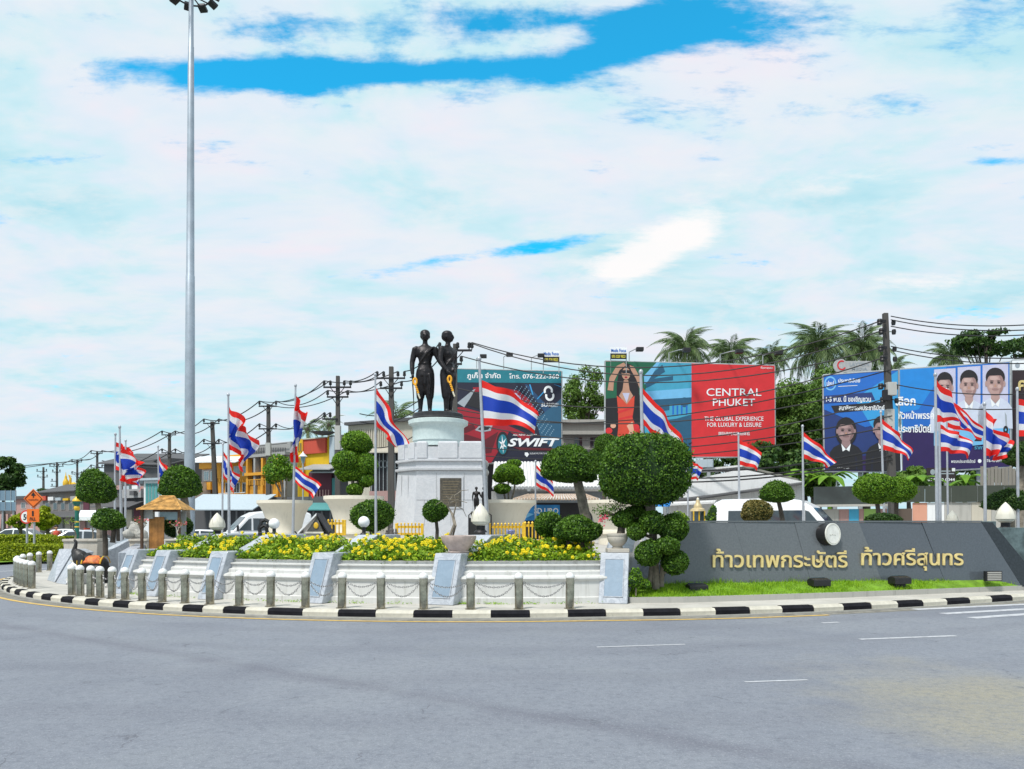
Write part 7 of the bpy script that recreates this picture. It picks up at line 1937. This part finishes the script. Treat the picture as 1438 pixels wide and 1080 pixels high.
# roadside wall on the right with dark boarding above
p9 = Plane(1135, 38.5, 1520, 33.5)
t = thing('roadside_wall', 'low roadside wall of mixed coloured panels under dark boarding, right side', 'wall', Vector((p9.at(1300, 735).x, p9.at(1300, 735).y, 0)))
zt0 = p9.at(1180, 712).z
for k, (x0, x1, m_) in enumerate(((1135, 1178, CONC), (1178.4, 1192, PINKW), (1192.3, 1206, dark('wallblue', (0.06, 0.38, 0.60))), (1206.3, 1213, PINKW), (1213.3, 1231, dark('walllime', (0.30, 0.50, 0.12))), (1231.3, 1246, PINKW), (1246.3, 1254, dark('wallblue', (0.06, 0.38, 0.60))), (1254.3, 1281, wallmat('brownwall', (0.10, 0.075, 0.06))), (1281.3, 1302, wallmat('salmon', (0.60, 0.30, 0.21))), (1302.3, 1326, WHT), (1326.3, 1364, CONC), (1364.3, 1392, BEIGE), (1392.3, 1520, CONC))):
    a, b = p9.at(x0, 735), p9.at(x1, 735)
    zz = p9.at(1300, 706 if x0 > 1280 else 714).z
    flip_fix(MB().prism([Vector((a.x, a.y, 0)), Vector((b.x, b.y, 0)), Vector((b.x, b.y, zz)), Vector((a.x, a.y, zz))], -p9.n3() * .2).build('panel', m_, t))
DKGR = wallmat('boarding_green', (0.045, 0.055, 0.042))
db = thing('dark_boarding', 'long dark green boarding above the roadside wall, right side', 'hoarding', p9.at(1340, 706))
for k in range(7):
    x0 = 1262 + k * 37
    panel(p9, x0, 683 - k * .3, x0 + 36.6, 705.4, .06, DKGR, 'board', db, off=.02)
mu = thing('dark_mural', 'dark weathered signboard with pale blue blotches left of the bright round topiary', 'sign', p9.at(1190, 706))
panel(p9, 1143, 684, 1246, 709, .08, mat('mural', (0.035, 0.045, 0.045), 0.6, 0, .4, .5, dirt=(0.16, 0.26, 0.30), dirt_amt=.75), 'board', mu, off=.06); panel(p9, 1141, 709, 1250, 712, .4, CONC, 'ledge', mu, off=.0)
wf = thing('wood_fence', 'weathered grey plank fence under the blue billboard, right edge', 'fence', p9.at(1420, 684, -2))
p9b = Plane(1370, 40, 1520, 37)
for k in range(18):
    panel(p9b, 1377 + k * 5, 655 + (k * 7 % 4), 1381.4 + k * 5, 684, .05, wallmat('plank', (0.24, 0.22, 0.19)), 'plank', wf, off=.02 * (k % 2))

# ------------------------------------------------------------------ trees beyond the road
def tree(name, label, px, py, w, h, d, n, leaf, m=LEAFM, seed=1, clumps=26, bark=BARKD, ybase=None, sparse=False, group='trees beyond the road', hole=0.0):
    s = d / F
    c = P(px, py, d); b = Vector((c.x, d, 0))
    t = thing(name, label, 'tree', b, group)
    r = np.random.default_rng(seed)
    rx, rz = w * s / 2, h * s / 2
    tr = [Vector((b.x, d, 0)), Vector((b.x + .1, d, c.z * .35)), Vector((c.x, d, max(c.z - rz * .3, c.z * .6)))]
    MB().tube(tr, [.28 * rx * .35 + .10, .2 * rx * .3 + .08, .08], 8).build('trunk', bark, t, True)
    cen = []
    for k in range(clumps):
        dd = unit(r.normal(0, 1, 3)); rad = r.uniform(.45, .95) ** .6
        cen.append(np.array(c) + dd * np.array([rx, rx * .8, rz]) * rad * .86)
    cen = np.array(cen)
    mb = MB()
    for k in range(0, clumps, 1 if sparse else 2):
        a = tr[2] if k % 2 else tr[1].lerp(tr[2], .6); e_ = Vector(cen[k])
        mb.tube([a, a.lerp(e_, .5) + Vector((0, 0, .12 * rz)), e_], [.075, .05, .02], 5)
    mb.build('limbs', bark, t, True)
    k = r.integers(0, clumps, n)
    sc_ = r.uniform(.22, .42, clumps) * (.75 if sparse else 1.0)
    off = unit(r.normal(0, 1, (n, 3))) * (r.random((n, 1)) ** .45) * np.array([rx, rx, rz * .8])
    pos = cen[k] + off * sc_[k][:, None]
    quads_np('crown', leaf_quads(pos, unit(off) + np.array([0, 0, .35]), leaf, leaf * .55, .7), m, t, kind='stuff')
    return t
tree('broad_tree', 'wide green tree filling the gap between the red and blue billboards', 1128, 600, 110, 150, 60, 22000, .27, LEAFM, 2, 34)
tree('broad_tree', 'green tree rising behind the middle of the blue billboard', 1215, 580, 130, 130, 66, 15000, .30, LEAFM, 3, 30)
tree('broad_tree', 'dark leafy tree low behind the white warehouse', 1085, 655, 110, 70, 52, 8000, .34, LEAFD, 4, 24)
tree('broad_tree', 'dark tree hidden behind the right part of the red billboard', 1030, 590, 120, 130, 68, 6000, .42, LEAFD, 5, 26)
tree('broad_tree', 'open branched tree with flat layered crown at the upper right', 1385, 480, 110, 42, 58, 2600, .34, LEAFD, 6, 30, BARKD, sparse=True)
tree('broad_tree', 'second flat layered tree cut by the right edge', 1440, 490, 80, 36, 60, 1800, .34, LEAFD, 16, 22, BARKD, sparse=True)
tree('broad_tree', 'thin leafed tree between the two big billboards', 820, 556, 72, 96, 66, 6500, .26, LEAFM, 7, 40, BARKD, sparse=True)
tree('broad_tree', 'tall mid green tree right against the red billboard', 1108, 590, 100, 120, 57, 24000, .25, LEAFM, 21, 34)
tree('broad_tree', 'mid green tree mass under the large windblown palm', 1168, 566, 110, 110, 62, 22000, .26, LEAFM, 22, 34)
tree('broad_tree', 'low bushy tree beneath the left end of the blue billboard', 1130, 662, 110, 70, 55, 9000, .32, LEAFM, 23, 30)
tree('broad_tree', 'dark bushy tree under the right half of the blue billboard', 1330, 668, 150, 46, 56, 7000, .32, LEAFM, 24, 30)
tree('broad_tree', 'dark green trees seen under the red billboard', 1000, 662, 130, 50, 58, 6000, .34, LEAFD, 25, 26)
tree('broad_tree', 'dark rounded tree at the far left edge', 4, 668, 56, 62, 95, 5000, .55, LEAFD, 8, 26)
tree('broad_tree', 'low dark tree line behind the golden stupa', 66, 694, 44, 16, 125, 1800, .5, LEAFD, 9, 16)
tree('broad_tree', 'yellow green bushy tree behind the orange road signs', 66, 728, 38, 34, 48, 3500, .24, LEAFH, 10, 22)
tree('broad_tree', 'yellow green bush left of the orange road signs', 28, 732, 30, 24, 50, 2200, .24, LEAFH, 11, 18)
tree('broad_tree', 'leafy tree under the blue billboard right of the utility pole', 1275, 672, 60, 36, 46, 3200, .34, LEAFM, 12, 18)
tree('broad_tree', 'bushy tree below the left end of the blue billboard', 1150, 684, 60, 36, 44, 3600, .30, LEAFM, 13, 18)
tree('broad_tree', 'dark shrubs behind the plank fence at the right edge', 1420, 660, 70, 36, 47, 2600, .34, LEAFD, 14, 18)

def frond_mesh(L, seed):
    r = np.random.default_rng(seed); mb = MB()
    pts = []
    for i in range(13):
        u = i / 12; pts.append(Vector((L * (u - .22 * u ** 3), 0, L * (.30 * u - .35 * u * u - .55 * u ** 3))))
    mb.tube(pts, [.045 * (1 - .85 * i / 12) for i in range(13)], 5)
    for i in range(52):
        u = .08 + .92 * i / 52; k = u * 12; j = min(int(k), 11); p = pts[j].lerp(pts[j + 1], k - j); tan = (pts[j + 1] - pts[j]).normalized()
        l = L * .26 * math.sin(math.pi * min(1, u * .85 + .15)) + .08
        for sg in (-1, 1):
            dr_ = (tan * (.6 + .4 * r.random()) + Vector((0, sg * (.45 + .4 * r.random()), -.45 - .7 * r.random()))).normalized()
            w = .028 + .018 * r.random()
            q_ = p + dr_ * l * .55 + Vector((0, 0, -.02 * l)); e_ = p + dr_ * l + Vector((0, 0, -.20 * l))
            mb.add([p, q_ + tan * w, e_, q_ - tan * w], [(0, 1, 2, 3)])
    me = mb.mesh('frond'); me.materials.append(LEAFP)
    return me
FR = [frond_mesh(3.4, k) for k in range(3)]
wind = 0.55
def palm(px, py, d, size, label, seed, nf=34, windy=0.0):
    """py: where the fronds spring from"""
    c = P(px, py, d); r = random.Random(seed)
    t = thing('coconut_palm', label, 'palm tree', Vector((c.x + r.uniform(-.6, .6), d, 0)), 'coconut palms')
    b = t.location
    MB().tube([b, b.lerp(c, .5) + Vector((r.uniform(-.3, .3), 0, 0)), c], [.22, .16, .13], 9).build('trunk', BARK, t, True)
    MB().ell(c, .26, .26, .34, 10, 8).build('crown_shaft', BARKD, t, True)
    for k in range(nf):
        az = 2 * math.pi * (k * .381966) ; el = R_(82 - 135 * (k / nf) + r.uniform(-10, 10))
        if windy and math.cos(az) < 0: el += windy * .4
        o = share('frond', FR[k % 3], t, c, (r.uniform(-.25, .25), -el * .9, az + r.uniform(-.2, .2)), (size * r.uniform(.85, 1.1),) * 3)
    return t
palm(962, 492, 66, .92, 'coconut palm above the centre of the red and blue billboard', 1)
palm(1026, 500, 70, .88, 'coconut palm second from the left above the red billboard', 2)
palm(1082, 504, 72, .72, 'small coconut palm above the right corner of the red billboard', 3)
palm(1148, 492, 64, 1.05, 'large windblown coconut palm left of the right utility pole', 4, 38, .5)
palm(1212, 492, 66, .95, 'windblown coconut palm just left of the right utility pole', 5, 36, .5)
palm(1333, 502, 74, .75, 'coconut palm above the middle portrait of the blue billboard', 6)
palm(1255, 520, 72, .7, 'coconut palm half hidden right of the utility pole', 7, 16)
palm(556, 588, 72, .95, 'coconut palm behind the tall pole left of the bronze women', 8, 14)
palm(462, 598, 78, .6, 'small palm behind the yellow red shophouse', 9, 12)
palm(432, 604, 80, .55, 'distant palm behind the limp folded flag', 10, 12)
# banana clump
def banana(px, py, d, label, seed, n=9):
    c = P(px, py, d); t = thing('banana_plant', label, 'plant', Vector((c.x, d, 0)), 'banana plants')
    r = random.Random(seed)
    MB().tube([t.location, c], [.14, .10], 8).build('stem', LEAFB, t, True)
    for k in range(n):
        az = 2 * math.pi * k * .38 + r.uniform(-.3, .3); up = r.uniform(.4, 1.1); L_ = r.uniform(1.0, 1.7)
        dr_ = Vector((math.cos(az), math.sin(az), 0)); sdv_ = Vector((-dr_.y, dr_.x, 0)); mb = MB()
        for i in range(9):
            u = i / 8; p = c + dr_ * L_ * u + Vector((0, 0, L_ * (up * u - 1.0 * u * u)))
            w = .24 * math.sin(math.pi * (.08 + .9 * u)) + .01
            mb.v += [tuple(p - sdv_ * w + Vector((0, 0, -.06))), tuple(p), tuple(p + sdv_ * w + Vector((0, 0, -.06)))]
        mb.f = [(i * 3 + j, i * 3 + j + 1, i * 3 + j + 4, i * 3 + j + 3) for i in range(8) for j in range(2)]
        mb.build('leaf', LEAFB, t, True)
banana(1120, 668, 43, 'banana plant below the trees right of the red billboard', 1); banana(1165, 672, 42.5, 'banana plant below the left end of the blue billboard', 2); banana(1288, 676, 42, 'banana plant between the round topiary and the stacked flags', 3); banana(1355, 676, 41.5, 'banana plant beside the dark phone board', 4, 8)

# ------------------------------------------------------------------ far left: splitter island with hedges and signs
sheet('splitter_island', [tuple(G(x, y, .12).to_2d()) for x, y in ((-300, 800), (-40, 792), (30, 788), (84, 784), (92, 772), (60, 765), (-300, 765))], .12, GRASSG)
def hedge(x0, x1, y0, y1, d, depth, label, n):
    a, b = P(x0, y1, d), P(x1, y1, d); t = thing('hedge', label, 'hedge', Vector(((a.x + b.x) / 2, d, .12)), 'clipped hedges on the splitter island')
    z1, z0 = zat(y0, d), .12
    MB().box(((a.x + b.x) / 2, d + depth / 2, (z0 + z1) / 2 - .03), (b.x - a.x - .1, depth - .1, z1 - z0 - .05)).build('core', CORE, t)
    k = n; f = rng.random(k); pos = np.empty((k, 3)); nr = np.empty((k, 3))
    top = rng.random(k) < .42
    pos[:, 0] = a.x + (b.x - a.x) * f; pos[:, 1] = np.where(top, d + rng.random(k) * depth, d + rng.normal(0, .03, k)); pos[:, 2] = np.where(top, z1 + rng.normal(0, .03, k), z0 + (z1 - z0) * rng.random(k))
    nr[:] = np.where(top[:, None], np.array([0, 0, 1.]), np.array([0, -1., .2]))
    quads_np('foliage', leaf_quads(pos, nr, .12, .07, .6), LEAFH, t, kind='stuff')
hedge(-60, 88, 766, 786, 35.5, 1.6, 'long clipped yellow green hedge, front row, far left', 9000)
hedge(-60, 60, 752.5, 775, 40, 1.2, 'clipped yellow green hedge behind the front hedge, far left', 6000)
hedge(56, 92, 755, 775, 39, 1.0, 'short darker end of the rear hedge beside the road signs', 2500)

ORSIGN = mat('orange_sign', (0.80, 0.16, 0.015), .5, 0, .05)
dsn = 36.0; pls = Plane(0, dsn, 100, dsn)
t = thing('road_work_sign', 'orange diamond road sign above a square orange distance plate', 'road sign', Vector((xat(47, dsn), dsn + .06, .12)))
MB().tube([t.location, Vector((xat(47, dsn), dsn + .06, zat(690, dsn)))], .045, 8).build('post', POLE, t, True)
flip_fix(MB().prism([pls.at(*q_) for q_ in ((46.5, 686.5), (61, 700.5), (47, 714), (33, 700))], (0, .04, 0)).build('diamond_plate', ORSIGN, t))
for a_, b_ in (((47, 688.5), (59, 700.5)), ((59, 700.5), (47, 712)), ((47, 712), (35, 700)), ((35, 700), (47, 688.5))):
    MB().tube([pls.at(*a_, .012), pls.at(*b_, .012)], .012, 5).build('border_line', PBLACK, t, True)
shape(pls, [(46.3, 699), (46.3, 696), (43.5, 696), (47, 691), (50.5, 696), (47.7, 696), (47.7, 699)], .01, PBLACK, 'arrow', t)
text(pls, 'งานก่อสร้าง', 40, 54, 703, 700, PBLACK, 'sign_lettering', t, .01, .01)
panel(pls, 38.5, 714.8, 55.5, 733, .04, ORSIGN, 'distance_plate', t, off=.0)
text(pls, '1', 45.8, 48.2, 724.5, 717.5, PBLACK, 'sign_lettering', t, .05, .03); text(pls, 'กม.', 42.5, 51.5, 731, 726.5, PBLACK, 'sign_lettering', t, .05, .02)
t = thing('speed_sign', 'round white speed limit sign half hidden behind the orange plate', 'road sign', Vector((xat(38, 36.6), 36.6, .12)))
pl6 = Plane(0, 36.5, 100, 36.5)
MB().tube([t.location, Vector((xat(38, 36.6), 36.6, zat(722, 36.6)))], .05, 8).build('post', POLE, t, True)
shape(pl6, ellp(37.5, 726, 9, 9.5, 28), .0, PRED, 'disc', t, .03); shape(pl6, ellp(37.5, 726, 7.2, 7.6, 28), .032, PWHITE, 'disc_face', t); text(pl6, '50', 33.5, 42.5, 730, 722, PBLACK, 'sign_lettering', t, .04, .03)
# green and gold lamp post
dgp = 30.0; t = thing('ornate_lamp_post', 'green lamp post with golden lotus top, far left', 'lamp post', Vector((xat(108, dgp), dgp, .15)))
GRN = mat('green_enamel', (0.012, 0.13, 0.095), .35); s = dgp / F
c = Vector((xat(108, dgp), dgp, 0))
MB().tube([c + Vector((0, 0, .15)), c + Vector((0, 0, zat(712, dgp)))], [.085, .075], 12).build('shaft', GRN, t, True)
MB().lathe([(2.6 * s, 0), (3.8 * s, 2 * s), (4.0 * s, 4 * s), (3.2 * s, 6 * s)], Vector((c.x, c.y, zat(717, dgp))), 14).build('collar', GOLDP, t, True)
MB().lathe([(2.6 * s, 0), (5.2 * s, 4 * s), (5.8 * s, 6.5 * s), (5 * s, 7 * s)], Vector((c.x, c.y, zat(711, dgp))), 14).build('lamp_bowl', GRN, t, True)
MB().lathe([(5.9 * s, 0), (5.6 * s, 2 * s), (3 * s, 4.5 * s), (1.6 * s, 6 * s), (.9 * s, 9 * s), (.02, 12 * s)], Vector((c.x, c.y, zat(704, dgp))), 14).build('golden_cap', GOLDP, t, True)
MB().lathe([(2.4 * s, 0), (3.2 * s, 2 * s), (2.4 * s, 4 * s)], Vector((c.x, c.y, zat(742, dgp))), 12).build('golden_ring', GOLDP, t, True); MB().lathe([(2.4 * s, 0), (3.2 * s, 2 * s), (2.4 * s, 4 * s)], Vector((c.x, c.y, zat(735, dgp))), 12).build('golden_ring', GOLDP, t, True)
# a person in a red shirt beyond the hedge
pe = thing('person', 'person in a red shirt and dark trousers standing beyond the clipped hedges', 'person', Vector((xat(79, 47), 47, 0)))
mb = MB(); arms_ = [[(-.19, 0, 1.34, .05), (-.235, 0, 1.18, .045), (-.25, -.02, 1.05, .04), (-.24, -.10, .92, .036), (-.22, -.16, .84, .03)], [(.19, 0, 1.34, .05), (.235, 0, 1.18, .045), (.25, 0, 1.05, .04), (.25, -.03, .92, .036), (.25, -.05, .82, .03)]]
woman(mb, arms_, .3, .1); place(mb, 0, pe.location, 1.0, .5); remesh(mb, 'body', SKIN, pe, .022, 2)
MB().loft([(pe.location.x + x, 47, z_, rx, ry) for x, z_, rx, ry in ((0, .78, .225, .19), (0, 1.0, .175, .15), (0, 1.22, .205, .17), (0, 1.36, .20, .125), (0, 1.40, .10, .09))], 16).build('shirt', REDW, pe, True)
MB().loft([(pe.location.x, 47, z_, rx, ry) for z_, rx, ry in ((.25, .19, .15), (.6, .205, .17), (.80, .215, .18))], 16).build('trousers', DKG, pe, True)
MB().ell(pe.location + Vector((0, .015, 1.66)), .115, .125, .10, 14, 10).build('hair', PHAIR, pe, True)

# ------------------------------------------------------------------ vehicles
def vehicle(name, label, cat, loc, rz, prof_low, prof_up, w, hw_top, wins, body=CARW, wheels=(), hb=1.05):
    """side profiles (x,z); x forward. windows: (kind, pts) on the sides, plus front and rear glass made from prof_up"""
    t = thing(name, label, cat, loc)
    t.rotation_euler = (0, 0, 0)
    c, s_ = math.cos(rz), math.sin(rz)
    def T(x, y, z): return Vector((loc[0] + x * c - y * s_, loc[1] + x * s_ + y * c, loc[2] + z))
    mb = MB(); n = len(prof_low)
    mb.v = [tuple(T(x, -w, z)) for x, z in prof_low] + [tuple(T(x, w, z)) for x, z in prof_low]
    mb.f = [tuple(range(n)), tuple(range(n, 2 * n))[::-1]] + [(i, n + i, n + (i + 1) % n, (i + 1) % n) for i in range(n)]
    lowo = flip_fix(mb.build('lower_body', body, t, bevel=.05))
    def hwz(z): return w - .02 - (w - .02 - hw_top) * min(1, max(0, (z - hb) / (max(p[1] for p in prof_up) - hb)))
    mb = MB(); n = len(prof_up)
    mb.v = [tuple(T(x, -hwz(z), z)) for x, z in prof_up] + [tuple(T(x, hwz(z), z)) for x, z in prof_up]
    mb.f = [tuple(range(n)), tuple(range(n, 2 * n))[::-1]] + [(i, n + i, n + (i + 1) % n, (i + 1) % n) for i in range(n)]
    flip_fix(mb.build('cabin', body, t, bevel=.09))
    for poly in wins:
        for sg in (-1, 1):
            q_ = [T(x, sg * (hwz(z) + .004), z) for x, z in poly]
            flip_fix(MB().prism(q_, (T(0, sg, 0) - T(0, 0, 0)) * .012).build('side_window', GLASS, t))
    return t, T, hwz
def glass_panel(T, a, b, ya, yb, t, name='windscreen', out=.012, m=GLASS):
    """a (x,z) bottom, b (x,z) top"""
    nrm = Vector((b[1] - a[1], 0, a[0] - b[0])).normalized()
    o = lambda x, y, z: T(x + nrm.x * out, y, z + nrm.z * out)
    q_ = [o(a[0], -ya, a[1]), o(a[0], ya, a[1]), o(b[0], yb, b[1]), o(b[0], -yb, b[1])]
    n3_ = (q_[1] - q_[0]).cross(q_[2] - q_[0]).normalized()
    return flip_fix(MB().prism(q_, n3_ * .014).build(name, m, t, bevel=.004))
def wheel(T, x, y, r, t):
    a, b = T(x, y - .11, r), T(x, y + .11, r)
    o = MB().tube([a, b], r, 20).build('wheel', TYRE, t, True)
    MB().tube([T(x, y - .12, r), T(x, y + .12, r)], r * .6, 14).build('rim', GALV, o, True)
def van(loc, rz, label, k=1.0):
    z = lambda v: v * k
    low = [(-2.6, z(.35)), (2.5, z(.35)), (2.72, z(.55)), (2.70, z(.95)), (2.45, z(1.12)), (1.95, z(1.22)), (-2.62, z(1.22)), (-2.66, z(.8))]
    up = [(-2.62, z(1.20)), (2.05, z(1.20)), (1.20, z(2.02)), (.75, z(2.22)), (0, z(2.29)), (-2.2, z(2.27)), (-2.52, z(2.15))]
    wins = [[(1.0, z(1.28)), (1.72, z(1.28)), (1.12, z(1.86)), (.98, z(1.90))], [(-.55, z(1.28)), (.88, z(1.28)), (.88, z(1.90)), (-.55, z(1.90))], [(-1.9, z(1.28)), (-.67, z(1.28)), (-.67, z(1.90)), (-1.9, z(1.90))]]
    t, T, hw = vehicle('van', label, 'van', loc, rz, low, up, .94, .78, wins, hb=z(1.2))
    glass_panel(T, (1.95, z(1.30)), (1.25, z(1.97)), .80, .70, t)
    glass_panel(T, (-2.58, z(1.95)), (-2.63, z(1.3)), .7, .78, t, 'rear_window')
    for sg in (-1, 1):
        flip_fix(MB().prism([T(2.60, sg * .55, z(.82)), T(2.52, sg * .9, z(.85)), T(2.40, sg * .92, z(1.05)), T(2.50, sg * .6, z(1.05))], T(.1, 0, .02) - T(0, 0, 0)).build('headlight', GLASSB, t))
        mr = MB().tube([T(1.72, sg * .92, z(1.28)), T(1.80, sg * 1.10, z(1.32))], .03, 6).build('mirror_arm', BLACKP, t, True)
        MB().box(T(1.80, sg * 1.16, z(1.40)), (.12, .12, .34), rz).build('mirror', BLACKP, mr, bevel=.03)
        for x in (-1.7, 1.6): wheel(T, x, sg * .84, .33, t)
    MB().tube([T(1.97, -.7, z(1.315)), T(1.7, .1, z(1.57))], .012, 5).build('wiper', BLACKP, t, True)
    return t, T, z
vr, T, z = van(Vector((xat(1100, 30.5), 30.5, .0)), R_(-32), 'white high roofed van behind the granite wall, facing right', 1.22)
for sg in (-1,):
    for x0, x1, m_ in ((-2.4, -1.1, dark('vanlilac', (0.50, 0.38, 0.52))),):
        pass
# posters on the van's visible side
for x0, x1, y0, y1, m_, nm in ((-2.45, -.2, 1.32, 1.9, dark('vanlilac', (0.48, 0.36, 0.50)), 'side_poster'),):
    hwv = .93
    q_ = [T(x0, -.935, z(.85)), T(x1, -.935, z(.85)), T(x1, -.955, z(1.25)), T(x0, -.955, z(1.25))]
    flip_fix(MB().prism(q_, T(0, -.02, 0) - T(0, 0, 0)).build(nm, m_, vr))
van(Vector((xat(372, 46), 46, 0)), R_(212), 'white van in front of the dark shop row, left of centre', 1.12)
def car(loc, rz, label, body=CARW, k=1.0):
    low = [(-2.1, .3), (2.1, .3), (2.2, .5), (2.15, .72), (1.2, .92), (-2.1, .95), (-2.2, .7)]
    up = [(-1.9, .93), (1.15, .92), (.35, 1.42), (-.2, 1.48), (-1.1, 1.45)]
    wins = [[(-.25, .98), (.85, .98), (.30, 1.36), (-.25, 1.40)], [(-1.5, .98), (-.35, .98), (-.35, 1.40), (-1.05, 1.36)]]
    t, T, hw = vehicle('car', label, 'car', loc, rz, low, up, .86, .62, wins, body, hb=.92)
    glass_panel(T, (1.08, .97), (.42, 1.38), .72, .60, t); glass_panel(T, (-1.15, 1.40), (-1.8, .98), .60, .72, t, 'rear_window')
    for sg in (-1, 1):
        MB().box(T(2.1, sg * .62, .66), (.14, .36, .13), rz).build('headlight', GLASSB, t, bevel=.03); MB().box(T(-2.12, sg * .65, .75), (.1, .3, .14), rz).build('tail_light', REDW, t, bevel=.02)
        for x in (-1.3, 1.35): wheel(T, x, sg * .76, .31, t)
    return t
car(Vector((xat(20, 58), 58, 0)), R_(185), 'white car beyond the clipped hedges at the far left')
car(Vector((xat(84, 52), 52, 0)), R_(200), 'white car behind the hedge end near the ornate lamp post')
car(Vector((xat(128, 44), 44, 0)), R_(20), 'pale car behind the far left trough bonsai', mat('car_silver', (0.52, 0.55, 0.58), .25, .3))
car(Vector((xat(275, 47), 47, 0)), R_(195), 'white car left of the lotus lamp behind the thatched hut')
t = thing('market_stall', 'white canopied street stall behind the ornate lamp post', 'stall', Vector((xat(128, 60), 60, 0)))
dst = 60; s = dst / F
flip_fix(MB().prism([P(110, 727, dst), P(150, 727, dst), P(146, 718, dst + 1.5), P(113, 718, dst + 1.5)], (0, 0, .08)).build('canopy', CARW, t)); flip_fix(MB().prism([P(110, 727, dst), P(150, 727, dst), P(150, 731, dst), P(110, 731, dst)], (0, .04, 0)).build('valance', CARW, t))
for px in (111, 149): MB().tube([Vector((xat(px, dst), dst + .1, 0)), P(px, 727, dst + .1)], .05, 6).build('pole', GALV, t, True)
for k, m_ in enumerate((REDW, WHT, BLUEG, PINKW)): MB().box((xat(116 + k * 9, dst), dst + .8, .75), (.42, .5, 1.5)).build('goods', m_, t)
